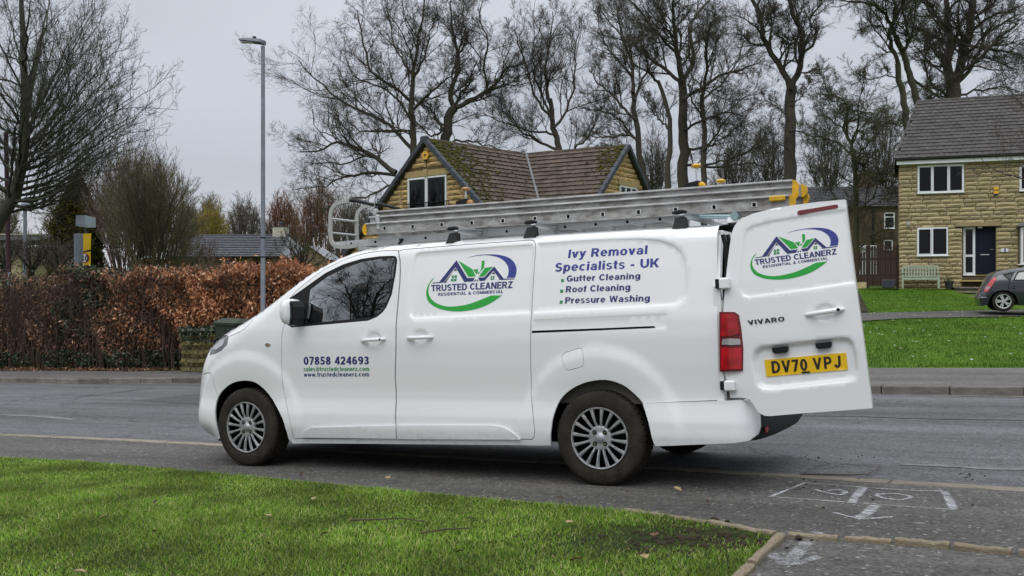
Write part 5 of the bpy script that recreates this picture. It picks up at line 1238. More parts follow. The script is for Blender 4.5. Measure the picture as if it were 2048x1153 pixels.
def window(parent, x0, x1, z0, z1, cols, y=.01, transom=None, curtain=False, fw=.055, sash=True, name='window'):
    mb = MB(); W_ = x1-x0; H_ = z1-z0
    mb.box(((x0+x1)/2, y, z0+fw/2), (W_, .07, fw)); mb.box(((x0+x1)/2, y, z1-fw/2), (W_, .07, fw))
    mb.box((x0+fw/2, y, (z0+z1)/2), (fw, .068, H_-2*fw)); mb.box((x1-fw/2, y, (z0+z1)/2), (fw, .068, H_-2*fw))
    for c in cols[1:-1]: mb.box((x0+W_*c, y, (z0+z1)/2), (fw*1.0, .066, H_-2*fw))
    if transom: mb.box(((x0+x1)/2, y, z0+H_*transom), (W_-2*fw, .064, fw))
    wd = mb.build(name, m_upvc, parent)
    rows = [0, transom, 1] if transom else [0, 1]
    for i in range(len(cols)-1):
        for j in range(len(rows)-1):
            a = x0+W_*cols[i]+fw*.7; b = x0+W_*cols[i+1]-fw*.7; c = z0+H_*rows[j]+fw*.7; d = z0+H_*rows[j+1]-fw*.7
            if sash and i != 1:
                s_ = MB(); f2 = .035
                for (cx, cz, w_, h_) in (((a+b)/2, c+f2/2, b-a, f2), ((a+b)/2, d-f2/2, b-a, f2), (a+f2/2, (c+d)/2, f2, d-c-2*f2), (b-f2/2, (c+d)/2, f2, d-c-2*f2)): s_.box((cx, y-.022, cz), (w_, .05, h_))
                s_.build('sash', m_upvc, wd)
            p = MB(); p.box(((a+b)/2, y+.012, (c+d)/2), (b-a, .008, d-c)); p.build('pane', m_pane, wd)
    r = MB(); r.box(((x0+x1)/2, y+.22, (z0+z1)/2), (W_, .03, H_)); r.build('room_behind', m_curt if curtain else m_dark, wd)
    sl = MB(); sl.box(((x0+x1)/2, y-.03, z0-.02), (W_+.04, .11, .035), ch=.006); sl.build('sill', m_upvc, wd)
    return wd
def roof_slope(parent, O, xd, ud, length_, slen, inside, tw, gauge, m, cap, name='roof', thick=.02, moss=None, rows_from_top=True):
    """O is the lower left corner; xd along the eave, ud up the slope"""
    xd = xd.normalized(); ud = ud.normalized(); nd = xd.cross(ud).normalized()
    M = Matrix(((xd.x, ud.x, nd.x, O.x), (xd.y, ud.y, nd.y, O.y), (xd.z, ud.z, nd.z, O.z), (0, 0, 0, 1)))
    # base board from the inside() test on a grid
    st = .25; V = []; F = []; nx = int(length_/st)+1; ny = int(slen/st)+1
    for j in range(ny+1):
        for i in range(nx+1): V.append((min(i*st, length_), min(j*st, slen), -.03))
    for j in range(ny):
        for i in range(nx):
            x = min((i+.5)*st, length_); y = min((j+.5)*st, slen)
            if inside(x, y): k = j*(nx+1)+i; F.append((k, k+1, k+nx+2, k+nx+1))
    r = mesh_obj(name, V, F, m, parent); r.matrix_local = M
    srcs = []
    for k in range(4):
        q = np.random.default_rng(70+k); c = .012; a = .5-.0035/tw
        V = [(-a, 0, 0), (a, 0, 0), (a, 1, 0), (-a, 1, 0), (-a, 0, 1.0), (-.04, 0, 1.12+q.uniform(-.1, .1)), (a, 0, 1.0), (a, 1, .35), (0, 1, .4), (-a, 1, .35)]
        F = [(0, 1, 6, 5, 4), (4, 5, 8, 9), (5, 6, 7, 8), (0, 4, 9, 3), (1, 2, 7, 6)]
        me = bpy.data.meshes.new('roof_tile'); me.from_pydata(V, [], F); me.materials.append(m); me.update(); srcs.append(me)
    items = []; nr = int(slen/gauge+.5)
    for j in range(nr):
        y = slen-(j+1)*gauge; off = (j % 2)*tw/2
        for i in range(-1, int(length_/tw)+2):
            x = (i+.5)*tw+off
            if inside(x, y+gauge/2): items.append((x, y, j))
    extra = []
    for k, (x, y, j) in enumerate(items):
        src = random.choice(srcs); Mt = Matrix.Translation((x, y-.02, random.uniform(-.004, .006))) @ Matrix.Rotation(random.uniform(-.012, .012), 4, 'Z') @ Matrix.Diagonal((tw, gauge+.05, thick*2.7, 1))
        if k < cap:
            o = bpy.data.objects.new('roof_tile', src); COL.objects.link(o); o.parent = r; o.matrix_local = Mt
        else: extra.append((src, Mt))
    join_insts('lower_roof_tiles', extra, m, r)
    if moss:
        mb = MB(); q = np.random.default_rng(9)
        for i in range(moss[0]):
            x, y = moss[1](q); 
            if not inside(x, y): continue
            s_ = q.uniform(.02, .075); mb.box((x, y, .078+.03*((SLN-y) % .30 > .15)), (s_*1.7, s_*1.4, .045), rz=q.uniform(0, 3), ch=.018)
        g = mb.build('moss', m_moss, r); g['kind'] = 'stuff'
    return r
# ---------------- right-hand house
HA = R_(-21)
fr = Frame(16.03, 41.0, 1.50, HA)           # front wall's left foot; base level of the lawn
hr = empty('stone_house', fr.o, HA); tag(hr, 'two storey buff stone house with white windows and navy door behind the far lawn', 'house')
x_l = fr.q(1798, 500)[0]; z_base = fr.q(1798, 576)[1]-.15; z_eave = fr.q(1805, 329)[1]; LEN = 11.5
def op(u0, v0, u1, v1):
    um = (u0+u1)/2; a = fr.q(u0, (v0+v1)/2); b = fr.q(u1, (v0+v1)/2); c = fr.q(um, v0); d = fr.q(um, v1); return a[0], b[0], d[1], c[1]
w_up = op(1835, 330, 1928, 385); w_dn = op(1834, 455, 1896, 511); w_ur = op(2039, 330, 2125, 380); dr = op(1925, 453, 1992, 552); bay = op(2037, 455, 2120, 528)
porch = (dr[0], dr[1], z_base, dr[3])
lint = (dr[0]-.28, dr[1]+.18, dr[3]+.004, dr[3]+.17)
st_src = stone_srcs(m_stone, 10, 0, .28)
vis = fr.q(2050, 450)[0]
courses(hr, lambda z: (x_l, x_l+LEN), z_base, z_eave, .1715, (.30, .42, .52, .62, .74), [w_up, w_dn, w_ur, porch, lint, bay], st_src, .06, m_stone, 300, prefer=lambda t: (t[0] > vis, t[0]))
V, F = sheet2d([(x_l+.01, z_base-.3), (x_l+LEN-.01, z_base-.3), (x_l+LEN-.01, z_eave+.05), (x_l+.01, z_eave+.05)], [[(porch[0], porch[2]), (porch[1], porch[2]), (porch[1], porch[3]), (porch[0], porch[3])]]+[[(w[0]+.03, w[2]+.03), (w[1]-.03, w[2]+.03), (w[1]-.03, w[3]-.03), (w[0]+.03, w[3]-.03)] for w in (w_up, w_dn, w_ur, bay)], 1.5)
mesh_obj('wall', np.c_[V[:, 0], np.full(len(V), .04), V[:, 1]], [tuple(f) for f in F], m_mortar, hr)
DEP = 7.0
mb = MB(); mb.add([(x_l, .04, z_base-.3), (x_l, DEP, z_base-.3), (x_l, DEP, z_eave), (x_l, .04, z_eave), (x_l+1.0, DEP/2, z_eave+2.9), (x_l+LEN, .04, z_base-.3), (x_l+LEN, DEP, z_base-.3), (x_l+LEN, DEP, z_eave), (x_l+LEN, .04, z_eave)], [(0, 3, 2, 1), (5, 6, 7, 8), (1, 2, 7, 6)]); mb.build('wall', m_stone, hr)
mb = MB(); mb.box(((lint[0]+lint[1])/2, .0, (lint[2]+lint[3])/2), (lint[1]-lint[0], .075, lint[3]-lint[2]-.01), ch=.008); mb.build('lintel', mat('dressed_stone', (.34, .27, .15), .85, var=.25, vscale=5, bump=.2), hr)
window(hr, *w_up, (0, .335, .66, 1)); window(hr, *w_dn, (0, .5, 1), curtain=True); window(hr, *w_ur, (0, .33, .66, 1))
# porch recess, door, side light, step
RD = .30
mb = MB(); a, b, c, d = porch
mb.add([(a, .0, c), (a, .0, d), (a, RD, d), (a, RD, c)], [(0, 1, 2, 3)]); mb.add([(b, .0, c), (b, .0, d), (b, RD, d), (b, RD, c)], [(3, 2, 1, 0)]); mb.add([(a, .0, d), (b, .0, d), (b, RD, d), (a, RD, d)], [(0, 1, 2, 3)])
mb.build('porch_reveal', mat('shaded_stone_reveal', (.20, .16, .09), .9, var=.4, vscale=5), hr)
sl_x = fr.q(1950.5, 500, RD)[0]; dz0 = fr.q(1960, 548, RD)[1]
m_door = mat('navy_door_paint', (.007, .009, .022), .6, spec=.2)
dm = MB(); dm.box(((sl_x+b)/2, RD-.0, (dz0+d)/2), (b-sl_x, .05, d-dz0)); door = dm.build('front_door', m_door, hr)
for (fx0, fx1, fz0, fz1) in ((.14, .40, .52, .93), (.58, .84, .52, .93), (.14, .40, .08, .40), (.58, .84, .08, .40)):
    X0 = sl_x+(b-sl_x)*fx0; X1 = sl_x+(b-sl_x)*fx1; Z0 = dz0+(d-dz0)*fz0; Z1 = dz0+(d-dz0)*fz1; mb = MB()
    for (cx, cz, w_, h_) in (((X0+X1)/2, Z0, X1-X0+.02, .02), ((X0+X1)/2, Z1, X1-X0+.02, .02), (X0, (Z0+Z1)/2, .02, Z1-Z0-.02), (X1, (Z0+Z1)/2, .02, Z1-Z0-.02)): mb.box((cx, RD-.032, cz), (w_, .016, h_), ch=.005)
    mb.build('door_panel', m_door, door)
mb = MB(); mb.box(((sl_x+b)/2-.02, RD-.036, dz0+(d-dz0)*.41), (.33, .022, .045), ch=.006); mb.build('letter_plate', c_chrome, door)
mb = MB(); mb.tube([(b-.07, RD-.03, dz0+(d-dz0)*.52), (b-.07, RD-.07, dz0+(d-dz0)*.52), (b-.19, RD-.07, dz0+(d-dz0)*.52)], .010, 8); mb.build('door_handle', c_chrome, door, True)
window(hr, a+.04, sl_x-.005, dz0-.03, d, (0, 1), y=RD-.01, transom=.40, fw=.09, sash=False, name='side_light')
mb = MB(); mb.box(((a+b)/2+.1, RD-.02, dz0-.06), (b-a-.02, .12, .05), ch=.006); mb.build('door_sill', mat('brass_sill', (.30, .24, .09), .5), hr)
mb = MB(); mb.box(((a+b)/2, RD/2, (dz0-.12+z_base)/2), (b-a, RD+.02, dz0-.12-z_base)); mb.build('porch_floor', m_mortar, hr)
mb = MB(); mb.box(((a+b)/2-.05, -.18, fr.q(1950, 562)[1]), (b-a+.1, .40, .05), ch=.01); mb.build('door_step', mat('yellow_step_paint', (.50, .40, .14), .7, var=.3, vscale=8), hr)
# house number plaque, alarm box, porch light, wall lamp
nq = fr.q(2009, 499.5); mb = MB(); mb.prism([(nq[0]+x, nq[1]+z) for x, z in ((-.14, -.05), (-.12, -.085), (.12, -.085), (.14, -.05), (.14, .04), (.06, .055), (0, .075), (-.06, .055), (-.14, .04))], -.035, -.02); num = mb.build('number_plaque', mat('white_plaque', (.75, .76, .80), .5), hr)
V, F = text_mesh('3'); V = (V-(V.max(0)+V.min(0))/2)*.15; mesh_obj('plaque_number', [(nq[0]+p[0], -.040, nq[1]+p[1]) for p in V], F, c_navy, num)
aq = op(1987, 375, 1997, 388); mb = MB(); mb.box(((aq[0]+aq[1])/2, -.05, (aq[2]+aq[3])/2), (aq[1]-aq[0], .08, aq[3]-aq[2]), ch=.012); al = mb.build('alarm_box', mat('alarm_yellow', (.75, .42, .02), .4), hr)
mb = MB(); mb.box(((aq[0]+aq[1])/2, -.05, aq[2]-.02), (aq[1]-aq[0]-.02, .07, .05), ch=.01); mb.build('alarm_strobe', c_navy, al)
V, F = text_mesh('Yale'); V = (V-(V.max(0)+V.min(0))/2)*.075; mesh_obj('alarm_lettering', [((aq[0]+aq[1])/2+p[0], -.093, (aq[2]+aq[3])/2+.02+p[1]) for p in V], F, c_black, al)
lq = fr.q(1817, 448); mb = MB(); mb.lathe([(0, .09), (.05, .06), (.075, 0), (.07, -.06), (0, -.08)], 12, axis='z', c=(lq[0], -.09, lq[1])); mb.box((lq[0]-.03, -.03, lq[1]+.05), (.07, .05, .09)); mb.build('wall_lamp', mat('lamp_grey', (.33, .33, .31), .5), hr, True)
lq = fr.q(1960, 456, .1); mb = MB(); mb.lathe([(0, 0), (.10, 0), (.09, -.06), (0, -.075)], 14, axis='z', c=(lq[0], .12, d)); mb.build('porch_lamp', mat('opal_glass', (.5, .5, .5), .4), hr, True)
# bay window, mostly beyond the frame
bb = MB(); bw = 2.3; ba = bay[0]+.04
bb.box((ba+bw/2, -.30, (bay[2]+z_base)/2-.06), (bw-.2, .54, bay[2]-z_base-.12)); bb.build('bay_base', m_stone, hr)
window(hr, ba, ba+bw, bay[2], bay[3], (0, .33, .66, 1), y=-.50, curtain=True, name='bay_window')
mb = MB(); mb.box((ba+.03, -.24, (bay[2]+bay[3])/2), (.06, .46, bay[3]-bay[2])); mb.box((ba+bw/2, -.26, bay[2]-.03), (bw+.20, .62, .05), ch=.01); mb.build('bay_side', m_upvc, hr)
mb = MB(); mb.add([(ba-.14, -.66, bay[3]+.03), (ba+bw+.14, -.66, bay[3]+.03), (ba+bw+.14, .0, bay[3]+.03), (ba-.14, .0, bay[3]+.03), (ba+.0, -.0, bay[3]+.20), (ba+bw, -.0, bay[3]+.20), (ba-.14, -.66, bay[3]+.09), (ba+bw+.14, -.66, bay[3]+.09)], [(0, 1, 2, 3), (0, 6, 7, 1), (6, 4, 5, 7), (0, 3, 4, 6), (1, 7, 5, 2)]); mb.build('bay_roof', m_lead, hr)
# eaves: fascia, gutter, roof
mb = MB(); mb.box((x_l+LEN/2-.02, -.22, z_eave+.06), (LEN+.15, .03, .17)); mb.box((x_l+LEN/2, -.09, z_eave-.015), (LEN+.10, .25, .02)); mb.build('fascia', m_upvc, hr)
mb = MB(); mb.tube([(x_l-.14, -.29, z_eave+.17), (x_l+LEN+.1, -.29, z_eave+.17)], .055, 10); mb.build('gutter', c_black, hr, True)
P0 = Vector((x_l-.17, -.32, z_eave+.20))
rz_ = fr.q(1835, 204, 3.6)[1]; rdp = 3.6; rise = rz_-P0.z; run = rdp+.32; sl_len = math.hypot(rise, run); ud = Vector((0, run, rise)).normalized()
ridge_x0 = max(.4, fr.q(1835, 204, 3.6)[0]-P0.x)
Lr = LEN+.3
rf = roof_slope(hr, P0, Vector((1, 0, 0)), ud, Lr, sl_len, lambda x, y: x > ridge_x0*y/sl_len and x < Lr, .235, sl_len/17, m_tile, 300)
# sort keeps rows from the top; the far right of each row lies out of view
mb = MB(); b0 = P0+ud*sl_len; mb.add([tuple(P0), tuple(b0+Vector((ridge_x0, 0, 0))), tuple(Vector((P0.x, DEP+.2, P0.z))), tuple(b0+Vector((Lr, 0, 0))), tuple(Vector((P0.x+Lr, DEP+.2, P0.z)))], [(0, 1, 2), (1, 3, 4, 2)]); mb.build('roof', m_tile, hr)
for i in range(int((Lr-ridge_x0)/.42)):
    if i == 0:
        rt = MB(); rt.tube([(-.21, 0, 0), (.20, 0, 0)], .10, 8); rsrc = rt.build('ridge_tile', m_tile, hr); rsrc.location = b0+Vector((ridge_x0+.2, 0, -.02))
    else: inst(rsrc.data, 'ridge_tile', b0+Vector((ridge_x0+.2+i*.42, 0, -.02+random.uniform(-.008, .008))), 0, (1, 1, 1), hr)
n_v = 15
for i in range(n_v):
    p = P0.lerp(b0+Vector((ridge_x0, 0, 0)), (i+.5)/n_v)
    if i == 0: vm = MB(); vm.box((0, 0, 0), (sl_len/n_v*1.02, .07, .06), ch=.01); vsrc = vm.build('verge_tile', m_tile, hr)
    else: vsrc = inst(vsrc.data, 'verge_tile', (0, 0, 0), 0, (1, 1, 1), hr)
    vsrc.location = p+Vector((0, 0, .02)); vsrc.rotation_euler = (b0+Vector((ridge_x0, 0, 0))-P0).to_track_quat('X', 'Z').to_euler()
# ---------------- steps and path up to the door
m_step = mat('grey_step_stone', (.24, .21, .17), .9, var=.4, vscale=6)
stp = empty('garden_steps'); tag(stp, 'worn grey stone steps from the drive up to the navy door', 'steps')
for i, (u0, u1, v, dep, zz) in enumerate(((1918, 2010, 574, 39.5, 0), (1932, 2015, 583, 38.3, 0), (1944, 2018, 592, 37.2, 0), (1954, 2020, 600, 36.2, 0), (1958, 2022, 610, 35.2, 0))):
    a = at(u0, v, dep); b = at(u1, v, dep); mb = MB(); mb.box(((a.x+b.x)/2, dep+.6, a.z-.03), (b.x-a.x, 1.3, .06), ch=.01); mb.box(((a.x+b.x)/2, dep+.66, a.z-.26), (b.x-a.x-.1, 1.2, .39)); mb.build('step', m_step, stp)
# ---------------- drive / path crossing the far lawn
V = []; F = []
for i, x in enumerate(np.linspace(2, 34, 60)):
    u_ = x
    yf = float(np.interp(x, [2, 10, 11.5, 16, 34], [30.8, 30.8, 31.0, 32.4, 38])); yn = float(np.interp(x, [2, 9.5, 11.5, 16, 34], [27.4, 27.4, 28.6, 29.6, 33]))
    for y in (yn, (yn+yf)/2, yf): V.append((x, y, float(land(np.array([x]), np.array([y]))[0])+.03))
    if i: b = (i-1)*3; F += [(b, b+3, b+4, b+1), (b+1, b+4, b+5, b+2)]
dv = mesh_obj('garden_path', V, F, m_pave); dv['kind'] = 'structure'
# soil bed at the left end of the upper lawn
V = []
for (u, v, Y) in ((1690, 584, 39.5), (1716, 584, 39.5), (1738, 626, 31.3), (1690, 626, 31.3)): p = at(u, v, Y); V.append((p.x, p.y, float(land(np.array([p.x]), np.array([p.y]))[0])+.04))
mesh_obj('flower_bed', V, [(0, 1, 2, 3)], m_soil)['kind'] = 'structure'
# far lawn grass: sparse blades for a broken edge
c2 = np.c_[rng.uniform(2, 17, 150000), rng.uniform(15.5, 40.6, 150000)]
keep = (np.abs(c2[:, 0]/c2[:, 1]-.42) < .13) & (c2[:, 1] > np.interp(c2[:, 0], BX, BY)+.05)
yn = np.interp(c2[:, 0], [2, 9.5, 11.5, 16, 34], [27.4, 27.4, 28.6, 29.6, 33]); yf = np.interp(c2[:, 0], [2, 10, 11.5, 16, 34], [30.8, 30.8, 31.0, 32.4, 38])
keep &= ~((c2[:, 1] > yn) & (c2[:, 1] < yf)); bedx = (1720+(c2[:, 1]-39.5)/(31.3-39.5)*18-1024)/FPX*c2[:, 1]; keep &= ~((c2[:, 1] > yf) & (c2[:, 0] < bedx))
keep &= ~((c2[:, 1] > 34.5) & (c2[:, 0] > (1918+(40-c2[:, 1])*8-1024)/FPX*c2[:, 1]))
c2 = c2[keep][:60000]
m_grass2 = ramp_mat('far_grass_blades', [(0, (.042, .11, .009)), (.5, (.078, .18, .012)), (.9, (.12, .23, .03)), (1.0, (.28, .29, .10))], .9, rough=.7, bump=0, by='i', translucent=.25)
tag(blades('grass', np.c_[c2, land(c2[:, 0], c2[:, 1])], .06, .013, .6, m_grass2), 'green grass of the two far lawns in front of the stone house', 'grass', kind='stuff')
mb = MB(); r = np.random.default_rng(3)
for i in range(160):
    x = r.uniform(4, 16); y = r.uniform(16.5, 36)
    if abs(x/y-.43) > .1 or y < np.interp(x, BX, BY)+.3: continue
    mb.box((x, y, float(land(np.array([x]), np.array([y]))[0])+.05), (.045, .03, .012), rz=r.uniform(0, 3), ch=.004)
tag(mb.build('daisies', mat('daisy_petal', (.55, .56, .5), .8)), 'small pale daisies and dead leaves scattered over the far lawns', 'daisies', kind='stuff')
# ---------------- bench, pot, basket
bn = empty('garden_bench', fr.w(fr.q(1841, 560, -.45)[0], -.45, fr.q(1841, 577, -.45)[1]+.0), HA); tag(bn, 'pale sage green slatted garden bench against the house wall under the lower window', 'bench')
m_sage = mat('sage_green_paint', (.36, .42, .33), .6, var=.15, vscale=8); bx0 = fr.q(1803, 550, -.45)[0]-fr.q(1841, 550, -.45)[0]; bx1 = fr.q(1879, 550, -.45)[0]-fr.q(1841, 550, -.45)[0]
for sx in (bx0+.04, bx1-.04):
    mb = MB(); mb.box((sx, -.22, .31), (.075, .075, .62), ch=.006); mb.build('leg', m_sage, bn); mb = MB(); mb.box((sx, .22, .45), (.07, .06, .90), ch=.006); mb.build('leg', m_sage, bn)
    mb = MB(); mb.box((sx, -.03, .645), (.085, .56, .035), ch=.006); mb.build('armrest', m_sage, bn)
for k in range(5):
    mb = MB(); mb.box(((bx0+bx1)/2, -.20+k*.095, .43), (bx1-bx0-.08, .07, .022), ch=.004); mb.build('seat_slat', m_sage, bn)
mb = MB(); mb.box(((bx0+bx1)/2, -.235, .385), (bx1-bx0-.1, .03, .075), ch=.004); mb.build('seat_rail', m_sage, bn)
mb = MB(); mb.box(((bx0+bx1)/2, .20, .915), (bx1-bx0-.10, .04, .06), ch=.006); mb.box(((bx0+bx1)/2, .20, .50), (bx1-bx0-.10, .03, .05), ch=.006); mb.build('back_rail', m_sage, bn)
for k in range(11):
    mb = MB(); mb.box((bx0+.17+(bx1-bx0-.34)*k/10, .20, .71), (.062, .02, .38), ch=.004); mb.build('back_slat', m_sage, bn)
p = fr.w(fr.q(1898, 560, -.3)[0], -.3, fr.q(1898, 577, -.3)[1]); pot = empty('plant_pot', p); tag(pot, 'dark plant pot with a small spiky plant between the bench and the doorstep', 'plant pot')
mb = MB(); mb.lathe([(0, .0), (.12, 0), (.17, .25), (.19, .26), (.19, .31), (.165, .31), (.155, .27), (0, .27)], 20, axis='z'); mb.build('pot', mat('dark_glazed_pot', (.03, .035, .035), .5), pot, True)
Pp = np.zeros((70, 3)); Pp[:, :2] = rng.normal(0, .06, (70, 2)); Pp[:, 2] = .27; g = blades('plant', Pp, .26, .014, .7, mat('olive_plant', (.08, .10, .03), .7, island=.4), pot)
p = fr.w(fr.q(1777, 560, -.9)[0], -.9, fr.q(1777, 576, -.9)[1]); bk = empty('storage_basket', p, HA); tag(bk, 'low dark grey woven basket on the paving in front of the brown fence', 'basket')
mb = MB(); mb.box((0, 0, .15), (.50, .36, .30), ch=.02); mb.build('basket_body', mat('grey_weave', (.045, .055, .07), .7, var=.7, vscale=40), bk); mb = MB(); mb.box((0, 0, .315), (.52, .38, .03), ch=.01); mb.build('basket_rim', mat('grey_rim', (.09, .10, .12), .6), bk)
# ---------------- brown fence and gate between the houses
ff = Frame(fr.w(-4.9, .6, 0).x, fr.w(-4.9, .6, 0).y, 1.45, R_(-21)); fe = empty('board_fence', ff.o, ff.a); tag(fe, 'dark brown close boarded fence and gate beside the stone house', 'fence')
m_fence = mat('dark_brown_boards', (.045, .022, .016), .8, var=.4, vscale=10, obj_rand=.3, stretch=(3, 3, .3)); xa = ff.q(1640, 530)[0]; xb = ff.q(1798, 530)[0]; x = xa; i = 0
fz0 = ff.q(1760, 577)[1]
while x < xb:
    gate = x > ff.q(1733, 530)[0]; top = ff.q(1760, 489)[1] if gate else ff.q(1720, 503)[1]; w_ = .098
    h_ = top-fz0-.10+random.uniform(-.01, .01); o = MB(); 
    if i == 0: o.add([(-w_/2+.006, -.011, 0), (w_/2-.006, -.011, 0), (w_/2-.006, .011, 0), (-w_/2+.006, .011, 0), (-w_/2+.006, -.011, .97), (-.0, -.011, 1.0), (w_/2-.006, -.011, .97), (w_/2-.006, .011, .97), (0, .011, 1.0), (-w_/2+.006, .011, .97)], [(0, 1, 6, 5, 4), (2, 3, 9, 8, 7), (0, 4, 9, 3), (1, 2, 7, 6), (4, 5, 8, 9), (5, 6, 7, 8)]); bsrc = o.build('fence_board', m_fence, fe); oo = bsrc
    else: oo = inst(bsrc.data, 'fence_board', (0, 0, 0), 0, (1, 1, 1), fe)
    oo.location = (x, random.uniform(-.004, .004), fz0+(.08 if gate else .30)); oo.scale = (1, 1, h_ if gate else h_-.22); x += w_+(.014 if not gate else .008); i += 1
for zz in (.55, 1.25): mb = MB(); mb.box(((xa+xb)/2, .04, fz0+zz), (xb-xa, .05, .08)); mb.build('fence_rail', m_fence, fe)
for xx in (ff.q(1735, 530)[0], ff.q(1795, 530)[0], xa): mb = MB(); mb.box((xx, .06, fz0+.9), (.10, .10, 1.9), ch=.01); mb.build('fence_post', m_fence, fe)
mb = MB(); mb.box(((xa+ff.q(1733, 530)[0])/2, .02, fz0+.13), (ff.q(1733, 530)[0]-xa, .10, .28)); mb.build('plinth', m_stone, fe)
mb = MB(); pv = [fr.w(x, y, -.03) for x, y in ((-5, .2), (.0, .2), (.0, -1.3), (-5, -1.3))]; mb.add([tuple(p) for p in pv], [(3, 2, 1, 0)]); mb.build('paving', m_pave2)['kind'] = 'structure'
# white vehicle roof glimpsed over the fence
a = at(1733, 492, 52); o = MB(); o.box((a.x, a.y, a.z-.10), (.68*1.0, 1.4, .22), ch=.08); o.box((a.x, a.y, a.z-.9), (.62, 1.3, 1.4), ch=.1); tag(o.build('parked_van', c_paint), 'white van roof just showing above the brown fence', 'van')
# ---------------- dark stone house far behind the fence
fb_ = Frame(at(1600, 500, 72).x, 72, 1.6, R_(-6)); hb = empty('terraced_house', fb_.o, fb_.a); tag(hb, 'old soot dark stone terraced house with slate roof behind the fence and trees', 'house')
m_soot = mat('sooty_stone', (.115, .082, .048), .95, var=.6, vscale=1.6, bump=.4, bscale=8); m_slate = mat('wet_slate', (.055, .055, .065), .6, var=.4, vscale=3)
ze = fb_.q(1750, 413)[1]; zr = fb_.q(1780, 372, 4)[1]; xL = fb_.q(1560, 450)[0]; xR = fb_.q(1850, 450)[0]
mb = MB(); mb.box(((xL+xR)/2, 4, ze/2-.5), (xR-xL, 8, ze+1)); mb.build('wall', m_soot, hb)
mb = MB(); mb.add([(xL-.1, -.2, ze), (xR+.1, -.2, ze), (xR+.1, 4, zr), (xL+1.8, 4, zr), (xR+.1, 8.2, ze), (xL-.1, 8.2, ze)], [(0, 1, 2, 3), (3, 2, 4, 5), (0, 3, 5)]); mb.build('roof', m_slate, hb)
nrow = 13
for k in range(nrow):
    mb = MB(); t = k/nrow; y = -.2+4.2*t; z = ze+(zr-ze)*t; mb.box(((xL+xR)/2+.9*t, y, z+.02), (xR-xL-1.6*t, .05, .03)); q_ = mb.build('slate_course', m_slate, hb)
for (u0, v0, u1, v1, tr) in ((1768, 425, 1789, 457, .72), (1767, 480, 1785, 500, None), (1640, 425, 1660, 457, .72)):
    A = fb_.q(u0, v1); B = fb_.q(u1, v0); window(hb, A[0], B[0], A[1], B[1], (0, 1), y=-.02, transom=tr, fw=.07, sash=False)
for u in (1746,): A = fb_.q(u, 420); mb = MB(); mb.tube([(A[0], -.08, ze-.05), (A[0], -.08, 0)], .07, 8); mb.build('drainpipe', c_black, hb, True)
mb = MB(); A = fb_.q(1727, 385, 4); mb.box((A[0], 4, zr+.3), (1.3, .7, 1.3), ch=.03); mb.build('chimney', m_soot, hb)
# ---------------- middle house: L plan, gable toward the street on the left
SLN = 6.9; A1 = Vector((-3.46, 40.0)); C1 = Vector((.63, 44.5)); B1 = Vector((4.82, 41.8)); RZ = CAMZ+5.98
e1 = (A1-C1).normalized(); e2 = (B1-C1).normalized(); gd_ = Vector((e1.y*-1, e1.x)); 
if gd_.x < 0: gd_ = -gd_                      # along the gable wall, to the right
PIT = R_(41.5); hm = empty('stone_bungalow', (C1.x, C1.y, 0)); tag(hm, 'golden stone house with two gables and a mossy tiled roof behind the van', 'house')
gang = math.atan2(gd_.y, gd_.x)
G1 = empty('gable_wall', (A1.x-C1.x, A1.y-C1.y, RZ), gang, hm); f1 = Frame(A1.x, A1.y, RZ, gang)
HW = 5.5; BOT = -5.6
pit_t = math.tan(PIT)
gsrc = stone_srcs(m_stone2, 10, 30, .75)
wv = (f1.q(816, 380)[0], f1.q(893, 380)[0], f1.q(855, 440)[1], f1.q(855, 353)[1]); ln = (f1.q(812, 345)[0], f1.q(900, 345)[0], wv[3]+.003, f1.q(855, 340)[1])
def g1r(z): hw = -(z+.16)/pit_t-.05; return (-hw, hw)
courses(G1, g1r, BOT, -.25, .205, (.45, .6, .75, .9), [wv, ln], gsrc, .07, m_stone2, 230, prefer=lambda t: (t[1] < f1.q(855, 490)[1], -t[1]), name='stone')
V, F = sheet2d([(-HW, BOT), (HW, BOT), (HW, -HW*pit_t), (0, -.02), (-HW, -HW*pit_t)] if -HW*pit_t > BOT else [(-HW, BOT-.5), (HW, BOT-.5), (HW, BOT), (0, -.02), (-HW, BOT)], [[(wv[0]+.03, wv[2]), (wv[1]-.03, wv[2]), (wv[1]-.03, wv[3]-.03), (wv[0]+.03, wv[3]-.03)]], 1.5)
mesh_obj('wall', np.c_[V[:, 0], np.full(len(V), .04), V[:, 1]], [tuple(f) for f in F], m_mortar2, G1)
m_lintel = mat('smooth_sandstone', (.42, .31, .14), .85, var=.3, vscale=4)
lm = MB(); lm.box(((ln[0]+ln[1])/2, -.0, (ln[2]+ln[3])/2), (ln[1]-ln[0], .09, ln[3]-ln[2]-.015), ch=.01); lm.build('lintel', m_lintel, G1)
lm = MB(); cx = f1.q(853, 345)[0]; lm.add([(cx-.10, -.07, ln[2]), (cx+.10, -.07, ln[2]), (cx+.15, -.07, ln[3]+.03), (cx-.15, -.07, ln[3]+.03), (cx-.10, .0, ln[2]), (cx+.10, .0, ln[2]), (cx+.15, .0, ln[3]+.03), (cx-.15, .0, ln[3]+.03)], [(0, 1, 2, 3), (0, 4, 5, 1), (1, 5, 6, 2), (2, 6, 7, 3), (3, 7, 4, 0)]); lm.build('keystone', m_lintel, G1)
window(G1, *wv, (0, .5, 1), fw=.07)
mb = MB(); r0 = f1.q(809, 410, -.12); r1 = f1.q(898, 410, -.12); zt = f1.q(855, 405, -.12)[1]; zb = f1.q(855, 432, -.12)[1]
